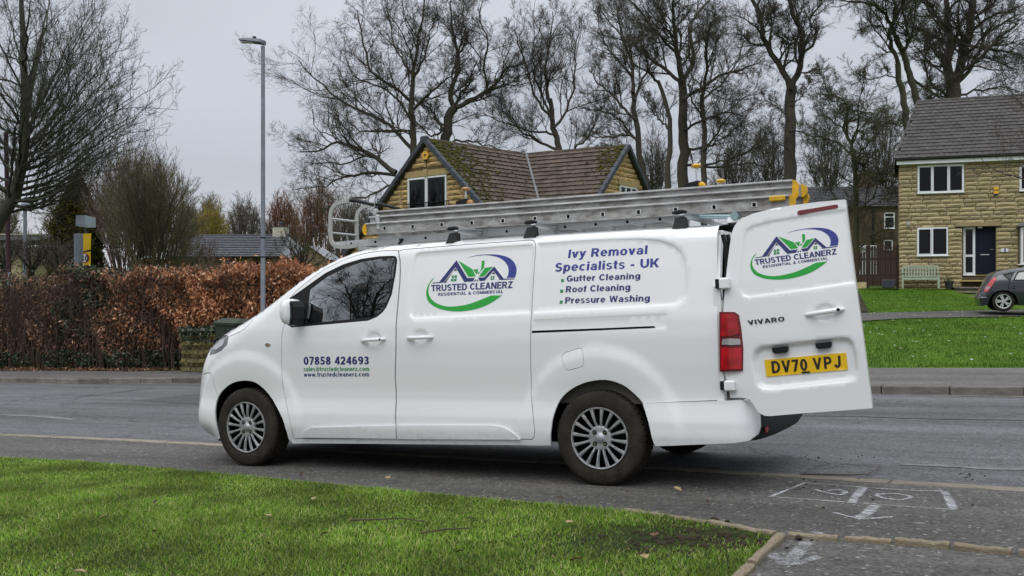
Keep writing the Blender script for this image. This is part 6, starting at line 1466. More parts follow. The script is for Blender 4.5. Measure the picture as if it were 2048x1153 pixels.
mb.box(((r0[0]+r1[0])/2, -.14, zt), (r1[0]-r0[0], .03, .04)); mb.box(((r0[0]+r1[0])/2, -.14, zb), (r1[0]-r0[0], .03, .03)); rl_ = mb.build('balcony_rail', c_black, G1)
for k in range(23): mb = MB(); mb.box((r0[0]+(r1[0]-r0[0])*k/22, -.14, (zt+zb)/2), (.02, .02, zt-zb-.035)); mb.build('baluster', c_black, rl_)
ax_ = f1.q(853.5, 311); mb = MB(); mb.prism([(ax_[0]+.20*math.cos(R_(a)), ax_[1]+.19*math.sin(R_(a))) for a in range(0, 360, 60)], -.10, -.03); ab = mb.build('alarm_box', mat('alarm_orange_yellow', (.72, .40, .05), .5), G1)
mb = MB(); mb.box((ax_[0]-.03, -.105, ax_[1]), (.05, .01, .10)); mb.box((ax_[0]+.05, -.105, ax_[1]+.01), (.04, .01, .07)); mb.box((ax_[0], -.08, ax_[1]-.20), (.08, .06, .05)); mb.build('alarm_emblem', c_black, ab)
mb = MB(); mb.tube([(ax_[0]+.02, -.05, ax_[1]-.22), (ax_[0]+.02, -.05, ln[3])], .010, 6); mb.build('alarm_cable', c_black, ab)
# verge caps of slate grey units
def verges(parent, L_, nseg, sgn):
    down = Vector((sgn*math.cos(PIT), 0, -math.sin(PIT))); src = None
    for i in range(nseg):
        c = down*(L_*(i+.5)/nseg)
        if src is None: mb = MB(); mb.box((0, 0, 0), (L_/nseg-.012, .17, .20), ch=.02); src = mb.build('verge_unit', m_slatev, parent); o = src
        else: o = inst(src.data, 'verge_unit', (0, 0, 0), 0, (1, 1, 1), parent)
        o.location = c+Vector((0, -.10, .02+random.uniform(-.006, .006))); o.rotation_euler = (0, PIT*sgn, 0)
verges(G1, HW/math.cos(PIT), 18, 1); verges(G1, HW/math.cos(PIT), 18, -1)
mb = MB(); mb.box((0, -.10, .03), (.34, .19, .26), ch=.05); mb.build('verge_apex', m_slatev, G1)
# roof slopes in the house's own frame
def v3(p, z=0): return Vector((p.x, p.y, z))
L1 = (A1-C1).length; SLN = 6.9
m_ = (e1+e2).normalized()                     # plan direction of the valley, towards the viewer
dn1 = v3(gd_)*math.cos(PIT)+Vector((0, 0, -math.sin(PIT)))
O1 = v3(A1-C1, RZ)+dn1*SLN
def in1(x, y):
    p = (A1-C1)+(-e1)*x+gd_*((SLN-y)*math.cos(PIT)); return -.1 < x and (m_.x*p.y-m_.y*p.x) < 0
sgn_ = (m_.x*(A1-C1).y-m_.y*(A1-C1).x)
def in1(x, y):
    p = (A1-C1)+(-e1)*x+gd_*((SLN-y)*math.cos(PIT)); return -.12 < x < L1+6 and (m_.x*p.y-m_.y*p.x)*sgn_ > 0
roof_slope(hm, O1, v3(-e1), -dn1, L1+6, SLN, in1, .285, .30, m_tile2, 240, thick=.030, moss=(620, lambda q: (abs(q.normal(0, 1.0))**1.3, SLN-abs(q.normal(.2, 2.0)))))
f2d = Vector((e2.y, -e2.x)); f2d = f2d if f2d.y < 0 else -f2d
dn2 = v3(f2d)*math.cos(PIT)+Vector((0, 0, -math.sin(PIT))); L2 = (B1-C1).length
O2 = Vector((0, 0, RZ))+dn2*SLN-v3(e2)*5
def in2(x, y):
    p = e2*(x-5)+f2d*((SLN-y)*math.cos(PIT)); return x < L2+5+.1 and (m_.x*p.y-m_.y*p.x)*sgn_ < 0
roof_slope(hm, O2, v3(e2), -dn2, L2+5.1, SLN, in2, .285, .30, m_tile2, 240, thick=.030, moss=(150, lambda q: (5+L2-abs(q.normal(.1, .5)), SLN-abs(q.normal(.1, 1.0)))))
# back slopes
mb = MB(); bk1 = v3(-gd_)*HW; mb.add([tuple(v3(A1-C1, RZ)), tuple(Vector((0, 0, RZ))), tuple(Vector((0, 0, RZ-HW*pit_t))+bk1), tuple(v3(A1-C1, RZ-HW*pit_t)+bk1)], [(0, 1, 2, 3)])
bk2 = v3(-f2d)*HW; mb.add([tuple(Vector((0, 0, RZ))), tuple(v3(B1-C1, RZ)), tuple(v3(B1-C1, RZ-HW*pit_t)+bk2), tuple(Vector((0, 0, RZ-HW*pit_t))+bk2)], [(0, 1, 2, 3)]); mb.build('roof', m_tile2, hm)
for (p, q_) in ((A1-C1, Vector((0, 0))), (Vector((0, 0)), B1-C1)):
    n_ = int((q_-p).length/.42); src = None
    for i in range(n_):
        c = p.lerp(q_, (i+.5)/n_)
        if src is None: rt = MB(); rt.tube([(-.20, 0, 0), (.20, 0, 0)], .11, 8); src = rt.build('ridge_tile', m_tile2, hm); o = src
        else: o = inst(src.data, 'ridge_tile', (0, 0, 0), 0, (1, 1, 1), hm)
        o.location = (c.x, c.y, RZ-.01+random.uniform(-.01, .01)); o.rotation_euler = (0, 0, math.atan2((q_-p).y, (q_-p).x))
vd = v3(m_); k_ = math.tan(PIT)*abs(gd_.dot(m_)); mb = MB(); pp = [Vector((0, 0, RZ+.03))+(vd*t-Vector((0, 0, k_*t))) for t in np.linspace(0, 6, 9)]; mb.tube(pp, [.10, .09, .10, .09, .10, .09, .1, .1, .1], 6); mb.build('valley_gutter', m_lead, hm)
# right gable
g2 = -f2d; gang2 = math.atan2(g2.y, g2.x)
# wall along -f2d..., outward normal e2
G2 = empty('gable_wall', (B1.x-C1.x, B1.y-C1.y, RZ), math.atan2(-f2d.y, -f2d.x), hm); f2 = Frame(B1.x, B1.y, RZ, math.atan2(-f2d.y, -f2d.x))
wq = (f2.q(1240, 378)[0], f2.q(1274, 378)[0], f2.q(1257, 392)[1], f2.q(1257, 373)[1]); wq = (min(wq[:2]), max(wq[:2]), wq[2], wq[3]); ln2 = (wq[0]-.15, wq[1]+.15, wq[3]+.003, wq[3]+.24)
courses(G2, g1r, BOT, -.25, .205, (.45, .6, .75, .9), [wq, ln2], gsrc, .07, m_stone2, 60, prefer=lambda t: -t[1])
V, F = sheet2d([(-HW, BOT-.5), (HW, BOT-.5), (HW, -HW*pit_t), (0, -.02), (-HW, -HW*pit_t)], [], 2.5); mesh_obj('wall', np.c_[V[:, 0], np.full(len(V), .04), V[:, 1]], [tuple(f) for f in F], m_mortar2, G2)
lm = MB(); lm.box(((ln2[0]+ln2[1])/2, 0, (ln2[2]+ln2[3])/2), (ln2[1]-ln2[0], .09, ln2[3]-ln2[2]-.01)); lm.build('lintel', m_lintel, G2)
window(G2, *wq, (0, .33, .66, 1), fw=.07, sash=False); verges(G2, HW/math.cos(PIT), 18, 1); verges(G2, HW/math.cos(PIT), 18, -1)
# ---------------- far bungalow with slate roof, upper left
fq = Frame(at(415, 540, 60).x, 60, .9, R_(-4)); hq = empty('slate_bungalow', fq.o, fq.a); tag(hq, 'low stone bungalow with grey slate roof and cream chimney beyond the hedge', 'house')
m_bst = mat('weathered_buff_wall', (.24, .19, .11), .95, var=.5, vscale=2.5, bump=.4, bscale=8); m_slq = mat('pale_slate', (.40, .41, .45), .6, var=.45, vscale=3.5, obj_rand=.12, stretch=(1, 4, 4))
ze = fq.q(480, 513)[1]; zr = fq.q(480, 472, 3)[1]; x0 = fq.q(330, 500)[0]; x1 = fq.q(557, 500)[0]
mb = MB(); mb.box(((x0+x1)/2, 3.2, ze/2-1), (x1-x0, 6, ze+2)); mb.build('wall', m_bst, hq)
xr1 = fq.q(578, 473, 3)[0]
ud_ = Vector((0, 3.2, zr-ze)).normalized(); sl_ = math.hypot(3.2, zr-ze); nrw = 12
for k in range(nrw):
    t = (k+.5)/nrw; xe = x1+.15+(xr1-x1-.15)*t*1.0; mb = MB(); mb.box(((x0+xe)/2, -.2+3.2*t, ze+(zr-ze)*t), (xe-x0, 3.2/nrw+.04, .03)); o = mb.build('slate_course', m_slq, hq)
    o.rotation_euler = (0, 0, 0)
mb = MB(); mb.add([(x0, -.2, ze-.04), (x1+.1, -.2, ze-.04), (xr1, 3, zr-.04), (x0, 3, zr-.04), (x1+.6, 6.4, ze-.04), (x0, 6.4, ze-.04)], [(0, 1, 2, 3), (3, 2, 4, 5), (1, 4, 2)]); mb.build('roof', m_slq, hq)
mb = MB(); mb.tube([(x0, 3, zr+.02), (xr1, 3, zr+.02)], .09, 6); mb.build('ridge_tile', m_slate, hq); mb = MB(); mb.tube([(x0, -.28, ze-.03), (x1+.15, -.28, ze-.03)], .06, 6); mb.build('gutter', c_black, hq)
a = fq.q(547, 472, 3); b = fq.q(573, 458, 3); mb = MB(); mb.box(((a[0]+b[0])/2, 3.1, (a[1]+b[1])/2-.1), (b[0]-a[0], .6, b[1]-a[1]+.5)); ch_ = mb.build('chimney', mat('cream_render', (.52, .50, .40), .8, var=.3, vscale=4), hq)
mb = MB(); mb.box(((a[0]+b[0])/2, 3.1, b[1]+.14), (b[0]-a[0]+.06, .66, .05)); mb.lathe([(.10, 0), (.10, .22), (.13, .24), (0, .3)], 10, axis='z', c=((a[0]+b[0])/2+.05, 3.1, b[1]+.16)); mb.build('chimney_cap', m_slate, ch_)
m_brn = mat('brown_window_frame', (.13, .06, .025), .6)
for (u0, v0, u1, v1) in ((444, 519, 472, 538), (505, 519, 530, 538)):
    A = fq.q(u0, v1); B = fq.q(u1, v0); wdw = window(hq, A[0], B[0], A[1], B[1], (0, .5, 1), y=.15, fw=.09, sash=False); wdw.data.materials[0] = m_brn
a = fq.q(622, 492); b = fq.q(585, 520); c = fq.q(664, 520); mb = MB(); mb.add([(a[0], -.6, a[1]), (b[0], -.6, b[1]), (c[0], -.6, c[1]), (a[0], 3, a[1]), (b[0], 3, b[1]), (c[0], 3, c[1])], [(0, 1, 4, 3), (0, 3, 5, 2)]); mb.build('porch_roof', m_slq, hq)
mb = MB(); mb.add([(a[0], -.4, a[1]-.08), (b[0]+.1, -.4, b[1]), (c[0]-.1, -.4, c[1]), (b[0]+.1, -.4, b[1]-2), (c[0]-.1, -.4, c[1]-2)], [(0, 1, 3, 4, 2)]); mb.build('porch_gable', m_bst, hq)
# ---------------- cream building at far left
fz = Frame(at(-60, 540, 50).x, 50, .6, R_(2)); hz = empty('cream_building', fz.o, fz.a); tag(hz, 'low cream brick building with grey roof at far left', 'building')
A = fz.q(-60, 480); B = fz.q(95, 470); mb = MB(); mb.box(((A[0]+fz.q(42, 500)[0])/2, 2, A[1]/2-1), (fz.q(42, 500)[0]-A[0], 4, A[1]+1.4)); mb.build('wall', mat('cream_brick', (.46, .40, .24), .9, var=.3, vscale=5, stretch=(1, 1, 6)), hz)
mb = MB(); mb.box(((A[0]+B[0])/2, 2.5, B[1]-.15), (B[0]-A[0], 6, .25)); mb.build('roof', m_lead, hz); mb = MB(); mb.box(((A[0]+B[0])/2, -.52, B[1]-.0), (B[0]-A[0], .06, .08)); mb.build('fascia', mat('dull_cream_board', (.35, .33, .26), .8), hz)
# ---------------- low sandstone wall, cabinet
wl0 = Vector(at(360, 700, 24.8)); wl1 = Vector(at(640, 700, 20.8)); wa = math.atan2(wl1.y-wl0.y, wl1.x-wl0.x)
zb_ = float(gz(wl0.x, wl0.y)+KH+.0); fw_ = Frame(wl0.x, wl0.y, zb_, wa); wal = empty('garden_wall', fw_.o, wa); tag(wal, 'mossy low sandstone wall under the orange end of the beech hedge', 'wall')
m_ws = mat('mossy_sandstone', (.17, .135, .055), .95, var=.7, vscale=3.5, col2=(.055, .06, .012), obj_rand=.25, bump=.6, bscale=14); Lw = (wl1-wl0).length+6
slope_w = (float(gz(wl1.x, wl1.y))-float(gz(wl0.x, wl0.y)))/(wl1-wl0).xy.length
wal.rotation_euler = (0, -math.atan(slope_w), wa)
courses(wal, lambda z: (0, Lw), -.05, 1.02, .215, (.24, .34, .42, .5), [], stone_srcs(m_ws, 8, 60, .6), .09, m_ws, 120)
mb = MB(); mb.box((Lw/2, .17, .45), (Lw, .25, 1.10)); mb.build('wall_core', m_mortar, wal); mb = MB()
for k in range(int(Lw/.6)): mb = MB(); mb.box((k*.6+.3, .12, 1.07), (.59, .36, .07), ch=.012); mb.build('coping_stone', m_kerb, wal)
cbp = at(466, 700, 22.3); zc = float(gz(cbp.x, cbp.y))+KH+.03; cb = empty('utility_cabinet', (cbp.x, cbp.y, zc), wa+.05); tag(cb, 'dark green street cabinet against the low wall beside the van nose', 'cabinet')
m_cab = mat('cabinet_green', (.010, .026, .011), .5, var=.3, vscale=4); H_ = at(466, 645, 22.3).z-zc
mb = MB(); mb.box((0, 0, H_/2), (.80, .38, H_), ch=.01); mb.build('cabinet_body', m_cab, cb)
mb = MB(); mb.add([(-.44, -.24, H_-.05), (.44, -.24, H_-.05), (.44, .24, H_-.05), (-.44, .24, H_-.05), (-.44, -.24, H_), (.44, -.24, H_), (.44, .24, H_), (-.44, .24, H_), (-.36, -.05, H_+.09), (.36, -.05, H_+.09), (.36, .15, H_+.09), (-.36, .15, H_+.09)], [(0, 3, 2, 1), (0, 1, 5, 4), (1, 2, 6, 5), (2, 3, 7, 6), (3, 0, 4, 7), (4, 5, 9, 8), (5, 6, 10, 9), (6, 7, 11, 10), (7, 4, 8, 11), (8, 9, 10, 11)]); mb.build('cabinet_roof', m_cab, cb)
for sx in (-.19, .19): mb = MB(); mb.box((sx, -.196, H_/2), (.36, .012, H_-.16), ch=.004); mb.build('cabinet_door', m_cab, cb)
# ---------------- lamp post
lpY = 20.6; foot = at(526, 735, lpY); zf = float(gz(foot.x, foot.y))+KH; lp = empty('street_lamp', (foot.x, foot.y, zf)); tag(lp, 'tall grey galvanised street lamp with flat grey lantern in front of the beech hedge', 'street lamp')
m_galv = mat('galvanised_steel', (.25, .28, .32), .5, metal=.35, var=.35, vscale=3, coords='Object'); top = at(522.5, 92, lpY).z-zf
mb = MB(); mb.lathe([(.075, 0), (.075, 1.15), (.052, 1.22), (.047, 3), (.040, top), (0, top+.01)], 14, axis='z'); mb.build('column', m_galv, lp, True)
xA = at(479, 80, lpY).x-foot.x; xB = at(531, 85, lpY).x-foot.x
mb = MB(); mb.add([(xA, -.09, top+.115), (xA+.12, -.13, top+.095), (xB-.10, -.13, top+.06), (xB, -.05, top+.02), (xB, .05, top+.02), (xB-.10, .13, top+.06), (xA+.12, .13, top+.095), (xA, .09, top+.115), (xA, -.07, top+.14), (xA+.12, -.10, top+.150), (xB-.10, -.10, top+.13), (xB, -.05, top+.10), (xB, .05, top+.10), (xB-.10, .10, top+.13), (xA+.12, .10, top+.150), (xA, .07, top+.14)], [tuple(range(8))[::-1], tuple(range(8, 16))]+[(i, (i+1) % 8, 8+(i+1) % 8, 8+i) for i in range(8)]); mb.build('lantern', mat('lantern_grey', (.12, .14, .17), .5), lp)
mb = MB(); mb.box(((xA+xB)/2-.1, 0, top+.078), (.26, .16, .02)); mb.build('lantern_glass', mat('pale_diffuser', (.55, .57, .6), .3), lp); mb = MB(); mb.lathe([(.04, 0), (.04, .045), (.03, .06), (0, .06)], 10, axis='z', c=(xB-.23, 0, top+.14)); mb.build('photocell', c_black, lp, True)
for zz in (2.55, 2.95): 
    mb = MB(); mb.lathe([(.050, -.012), (.056, -.012), (.056, .012), (.050, .012)], 14, axis='z', c=(0, 0, zz)); mb.build('column_band', c_black, lp)
# ---------------- speed camera, its column, red pole
Yc = 31.0; p = at(171, 560, Yc); z0 = -.9; sc = empty('speed_camera', (p.x, p.y, z0), R_(-12)); tag(sc, 'grey box speed camera on a post with yellow plates and a speed limit roundel', 'speed camera')
mb = MB(); mb.tube([(0, 0, 0), (0, 0, at(170, 452, Yc).z-z0)], .04, 10); mb.build('post', mat('slate_blue_post', (.06, .07, .085), .6), sc, True)
z1 = at(171, 454, Yc).z-z0; h1 = 23*Yc/FPX; mb = MB(); mb.add([(-.22, -.18, z1+.03), (.16, -.22, z1-.03), (.22, .20, z1-.01), (-.16, .24, z1+.05), (-.21, -.18, z1+h1), (.13, -.20, z1+h1), (.22, .20, z1+h1-.06), (-.16, .24, z1+h1-.02)], [(0, 3, 2, 1), (4, 5, 6, 7), (0, 1, 5, 4), (1, 2, 6, 5), (2, 3, 7, 6), (3, 0, 4, 7)]); mb.build('camera_housing', mat('pale_blue_grey_paint', (.30, .37, .41), .5, var=.2, vscale=8), sc)
m_ypl = mat('hi_vis_yellow', (.80, .50, .0), .45)
def spl(P, yy, nm, m, par, t=.02):
    Q = [at(u, v, Yc) for u, v in P]; Ri = Matrix.Rotation(-R_(-12), 3, 'Z'); Q = [Ri @ (q-Vector((p.x, p.y, z0))) for q in Q]; mb = MB(); mb.prism([(q.x, q.z) for q in Q], yy, yy+t); return mb.build(nm, m, par)
spl([(163, 467.5), (186, 467), (184.5, 499), (163, 504)], -.06, 'yellow_plate', m_ypl, sc); lowp = spl([(163, 507), (184.5, 503), (184.5, 530), (163, 530)], -.06, 'yellow_plate', m_ypl, sc)
Rc = Matrix.Rotation(R_(12), 3, 'Z') @ (at(172.5, 516.5, Yc)-Vector((p.x, p.y, z0)))
mb = MB(); mb.lathe([(0, -.004), (.155, -.004), (.155, 0)], 32, c=(Rc.x, -.066, Rc.z)); mb.build('roundel', mat('sign_red', (.45, .02, .03), .4), lowp)
mb = MB(); mb.lathe([(0, -.004), (.122, -.004), (.122, 0)], 32, c=(Rc.x, -.072, Rc.z)); mb.build('roundel_face', mat('sign_white', (.72, .72, .74), .4), lowp)
V, F = text_mesh('30'); V = (V-(V.max(0)+V.min(0))/2)*.19; mesh_obj('roundel_number', [(Rc.x+q[0], -.080, Rc.z+q[1]) for q in V], F, c_black, lowp)
Yp = 30.4; p2 = at(157, 560, Yp); pc = empty('camera_column', (p2.x, p2.y, -.9)); tag(pc, 'stout grey cylindrical column standing left of the yellow camera plates', 'column')
hp_ = at(157, 468, Yp).z+.9; mb = MB(); mb.lathe([(.13, 0), (.13, hp_-.55), (.133, hp_-.54), (.133, hp_), (.12, hp_+.01), (0, hp_+.01)], 20, axis='z'); mb.build('column_tube', mat('column_grey', (.17, .20, .24), .5, var=.2, vscale=4), pc, True)
Yr = 34.0; q0 = at(21, 565, Yr); rp_ = empty('red_pole', (q0.x, q0.y, -1.0)); tag(rp_, 'dark maroon metal pole with a white paper notice at far left', 'pole')
tp0 = at(12, 264, Yr); mb = MB(); mb.tube([(0, 0, 0), (tp0.x-q0.x, 0, tp0.z+1.0)], [.086, .074], 12); mb.build('pole_shaft', mat('maroon_paint', (.050, .012, .018), .5, var=.2, vscale=5), rp_, True)
for (v_, hh) in ((548, .10), (556, .12), (565, .10)): z = at(22, v_, Yr).z+1.0; mb = MB(); mb.box((.0, -.092, z), (.14, .008, hh*1.2)); mb.build('notice', mat('pale_notice', (.55, .60, .72), .6) if 'pale_notice' not in bpy.data.materials else bpy.data.materials['pale_notice'], rp_)
for (u, v, hgt, lab) in ((50, 420, 138, 'slim grey lamp column far behind the maroon pole'),):
    q = at(u, 560, 48); o = MB(); o.tube([(q.x, q.y, -.5), (q.x, q.y, at(u, v, 48).z)], .09, 8); o.box((q.x+.1, q.y, at(u, v, 48).z+.15), (.45, .3, .4), ch=.05); tag(o.build('lamp_column', m_galv), lab, 'street lamp')
# ---------------- parked grey hatchback
c_car = mat('graphite_car_paint', (.028, .032, .044), .28, metal=.4, coat=1.0, var=.1, vscale=2)
Ycar = 30.0; px = FPX/Ycar; cz = float(at(2003, 623, Ycar).z); cx0 = at(1962, 600, Ycar).x
_cr = R_(-19); _co = Vector((cx0, Ycar, cz))-Matrix.Rotation(_cr, 3, 'Z') @ Vector((0, -.80, 0)); car = empty('hatchback_car', _co, _cr); tag(car, 'dark grey hatchback parked on the drive in front of the stone house', 'car')
def K(u, v): return ((u-1962)/px, (623-v)/px)
side = [K(1963, 613), K(1961, 602), K(1962, 592), K(1969, 580), K(1976, 565), K(1985, 550), K(1992, 544), K(2008, 540), K(2030, 536.5), K(2050, 535)]
top_front = [(1.9, 1.40), (2.3, 1.37), (2.75, 1.20), (3.15, .97), (3.6, .90), (3.95, .80), (4.12, .62), (4.16, .40), (4.12, .22)]
botm = [(3.75, .20), (3.74, .34), (3.66, .52), (3.50, .63), (3.30, .66), (3.10, .63), (2.94, .52), (2.86, .34), (2.84, .20), (1.02, .19), (1.0, .34), (.92, .52), (.77, .62), (.60, .655), (.43, .62), (.29, .50), (.22, .34), (.20, .22)]
outl = [side[0]]+side[1:]+top_front+botm
tops = np.array(smooth_poly(side+top_front, 3, False))
def Wc(s, z):
    s = np.asarray(s, float); z = np.asarray(z, float); y = np.interp(z, [.15, .35, .6, .85, .95, 1.2, 1.45], [.83, .86, .875, .87, .855, .74, .60]); y = y-.10*np.clip((.5-s)/.5, 0, 1)**2-.14*np.clip((s-3.5)/.7, 0, 1)**2
    d = pdist(np.c_[s.ravel(), z.ravel()], tops, False).reshape(s.shape); R = .16; t = np.clip(1-d/R, 0, 1); return y-R*.8*(1-np.sqrt(np.clip(1-t*t, 0, 1)))
def car_sheet(name, P, holes, m, off=0, step=.06, par=None, both=True, skirt=.01):
    V, F = sheet2d(P, holes, step); 
    for sg in ((-1, 1) if both else (-1,)):
        y = (Wc(V[:, 0], V[:, 1])+off)*sg; PP = np.c_[V[:, 0], y, V[:, 1]]; FF = F if sg < 0 else F[:, ::-1]; o = mesh_obj(name, PP, [tuple(f) for f in FF], m, par or car, True, 60)
    return o
gr_ = [K(2003, 549.5), K(2014, 546.5), K(2021, 545.5), K(2017, 553), K(2013.5, 560), K(2006, 553.5)]
gf_ = [K(2021, 560), K(2025, 552), K(2030, 544), K(2046, 541), (1.95, 1.30), (2.30, 1.22), (2.62, 1.05), (2.72, .96), (1.9, .94)]
car_sheet('body_side', outl, [gr_, gf_], c_car); car_sheet('quarter_glass', inset(gr_, .0), [], m_pane, -.012); car_sheet('side_glass', gf_, [], glass_mat('car_glass', (.45, .52, .5), .10), -.012)
car_sheet('window_trim', inset(gf_, -.02), [inset(gf_, .015)], c_black, .002); car_sheet('window_trim', inset(gr_, -.02), [inset(gr_, .015)], c_black, .002)
sec = ECs = tops; V = []; F = []
for p_ in sec:
    yE = float(Wc(np.array([p_[0]]), np.array([p_[1]]))[0])
    for t in np.linspace(-1, 1, 7): V.append((p_[0]-(.07*(1-t*t) if p_[0] < .4 else 0), yE*t, p_[1]+.03*(1-t*t)*(p_[0] > .4)))
F = [(i*7+j, i*7+j+1, (i+1)*7+j+1, (i+1)*7+j) for i in range(len(sec)-1) for j in range(6)]; mesh_obj('roof', V, F, c_car, car, True, 60)
tl = [K(1990, 553), K(1988, 560), K(1980, 574), K(1974, 583), K(1969, 584), K(1967, 580), K(1975, 568), K(1982, 558)]
tlo = car_sheet('tail_light', tl, [], mat('car_tail_red', (.50, .03, .04), .2, coat=1.0), .02); car_sheet('reversing_light', [K(1970, 575), K(1977, 572), K(1978, 576), K(1971, 580)], [], c_clear, .026, both=False)
car_sheet('bumper_line', [K(1962, 593), K(1972, 594), K(1972, 596), K(1962, 596)], [], mat('bumper_line_grey', (.25, .26, .28), .4), .008, both=False)
dl = [K(2014, 560), K(2011, 575), K(2015, 590), K(2024, 600), K(2028, 610)]; car_sheet('door_seam', strip(smooth_poly(dl, 3, False), .015), [], c_void, .004, both=False)
car_sheet('door_seam', strip([(2.02, 1.28), (1.93, .95), (1.93, .30)], .015), [], c_void, .004, both=False); car_sheet('door_handle', [K(2017, 574), K(2026, 573.5), K(2026, 576), K(2017, 577)], [], c_car, .03, both=False)
car_sheet('handle_recess', ellipse(*K(2021, 575), .07, .04), [], c_void, .004, both=False)
mb = MB(); mb.box((2.1, 0, .30), (3.6, 1.5, .2)); mb.box((2.0, 0, .75), (2.6, 1.2, .3)); mb.build('underbody', c_void, car)
for (wx) in (.615, 3.30):
    for sg in (-1, 1):
        wo = empty('wheel', (wx, .80*sg, .315), 0 if sg > 0 else math.pi, car); mb = MB(); mb.lathe([(.20, -.17), (.29, -.17), (.315, -.13), (.315, -.04), (.295, .0), (.225, .01), (.215, -.02)], 36); mb.build('tyre', c_tyre, wo, True)
        mb = MB(); mb.lathe([(0, -.04), (.2, -.04), (.215, -.01)], 24); mb.build('brake_cover', c_void, wo); mb = MB(); mb.lathe([(.195, -.01), (.218, .0), (.218, .008), (.20, .004)], 36)
        for k in range(10):
            a = 2*math.pi*(k//2)/5+(.17 if k % 2 else -.17); ca, sa = math.cos(a), math.sin(a); vs = []
            for r_, w_ in ((.04, .02), (.20, .016)): vs += [(r_*ca+w_*sa, .0, r_*sa-w_*ca), (r_*ca-w_*sa, .0, r_*sa+w_*ca), (r_*ca-w_*sa, -.02, r_*sa+w_*ca), (r_*ca+w_*sa, -.02, r_*sa-w_*ca)]
            mb.add(vs, [(0, 1, 5, 4), (1, 2, 6, 5), (3, 0, 4, 7)])
        mb.lathe([(0, .01), (.045, .006), (.05, -.01)], 14); mb.build('alloy_rim', mat('alloy_silver', (.55, .57, .58), .3, metal=.4) if 'alloy_silver' not in bpy.data.materials else bpy.data.materials['alloy_silver'], wo, True)
mb = MB(); mb.tube([(.95, -.35, 1.46), (.70, -.35, 1.66)], .006, 5); mb.build('aerial', c_black, car)
# ================================================================== TREES, SHRUBS AND HEDGES
class Branches:
    def __init__(s, P, R): s.P = P; s.R = R; s.L = np.sqrt((np.diff(P, axis=1)**2).sum(2)).sum(1)
def unit(v): return v/(np.linalg.norm(v, axis=-1, keepdims=True)+1e-9)
def grow(par, nch, K, lf, ang, up, wig, rr, rng, tmin=.15, rmin=.004, rlen=None, tip=.35, decay=.55):
    N = len(par.P); idx_ = np.repeat(np.arange(N), nch); n = len(idx_)
    t = tmin+(1-tmin)*((np.tile(np.arange(nch), N)+rng.uniform(0, 1, n))/nch)
    k = par.P.shape[1]-1; f = t*k; i = np.minimum(f.astype(int), k-1); fr_ = (f-i)[:, None]
    p = par.P[idx_, i]*(1-fr_)+par.P[idx_, i+1]*fr_; T = unit(par.P[idx_, i+1]-par.P[idx_, i]); r0 = par.R[idx_, i]*(1-fr_[:, 0])+par.R[idx_, i+1]*fr_[:, 0]
    q = unit(rng.normal(0, 1, (n, 3))); q = unit(q-T*(q*T).sum(1, keepdims=True)); a = np.radians(ang)*rng.uniform(.65, 1.3, n)[:, None]
    d = unit(T*np.cos(a)+q*np.sin(a)+np.array([0, 0, up])); Ln = par.L[idx_]*lf*(1-decay*t)*rng.uniform(.55, 1.35, n)
    P = np.zeros((n, K, 3)); P[:, 0] = p; step = (Ln/(K-1))[:, None]
    for j in range(1, K):
        d = unit(d+rng.normal(0, wig, (n, 3))+np.array([0, 0, up*.5])); P[:, j] = P[:, j-1]+d*step
    rs = np.maximum(np.minimum(r0*rr, Ln*.03+rmin*.5), rmin); R = rs[:, None]*np.linspace(1, tip, K)[None]
    return Branches(P, R)
def tubes(B, n, Vs, Fs, base, point=False):
    P, R = B.P, B.R; N, K = P.shape[:2]; T = np.empty_like(P); T[:, 1:-1] = P[:, 2:]-P[:, :-2]; T[:, 0] = P[:, 1]-P[:, 0]; T[:, -1] = P[:, -1]-P[:, -2]; T = unit(T)
    ref = np.where(np.abs(T[:, :1, 2:3]) > .8, np.array([1., 0, 0]), np.array([0, 0, 1.])); u = unit(np.cross(T, np.broadcast_to(ref, T.shape))); v = np.cross(T, u)
    a = 2*np.pi*np.arange(n)/n; V = P[:, :, None]+(u[:, :, None]*np.cos(a)[None, None, :, None]+v[:, :, None]*np.sin(a)[None, None, :, None])*R[:, :, None, None]
    kk = K if not point else K-1
    idx3 = (np.arange(N)[:, None, None]*K+np.arange(K)[None, :, None])*n+np.arange(n)[None, None]+base
    A = idx3[:, :K-1]; Bq = np.roll(A, -1, 2); C = idx3[:, 1:]; D_ = np.roll(C, -1, 2)
    if point: Vp = V; 
    q = np.stack([A, Bq, D_, C], -1).reshape(-1, 4)
    if point:   # last ring collapses into its first vertex: triangles only there
        last = (np.arange(len(q)).reshape(N, K-1, n)[:, -1]).ravel(); keep = np.ones(len(q), bool); keep[last] = False
        tri = np.stack([A[:, -1], Bq[:, -1], np.repeat(C[:, -1, :1], n, 1)], -1).reshape(-1, 3)
        Fs.append(q[keep]); Fs.append(np.c_[tri, tri[:, 2]])
    else: Fs.append(q)
    Vs.append(V.reshape(-1, 3)); return base+N*K*n
def ribbons(B, Vs, Ts, base):
    P, R = B.P, B.R; N, K = P.shape[:2]; T = unit(P[:, -1]-P[:, 0]); q = np.random.default_rng(N).normal(0, 1, (N, 3)); s = unit(np.cross(T, q))[:, None]
    Lf = P[:, :-1]-s*R[:, :-1, None]*1.2; Rt = P[:, :-1]+s*R[:, :-1, None]*1.2; V = np.concatenate([Lf, Rt, P[:, -1:]], 1); w_ = 2*(K-1)+1; b = base+np.arange(N)[:, None]*w_
    for k in range(K-2): Ts.append(np.c_[b+k, b+K-1+k, b+K+k]); Ts.append(np.c_[b+k, b+K+k, b+k+1])
    Ts.append(np.c_[b+K-2, b+2*K-3, b+2*K-2]); Vs.append(V.reshape(-1, 3)); return base+N*w_
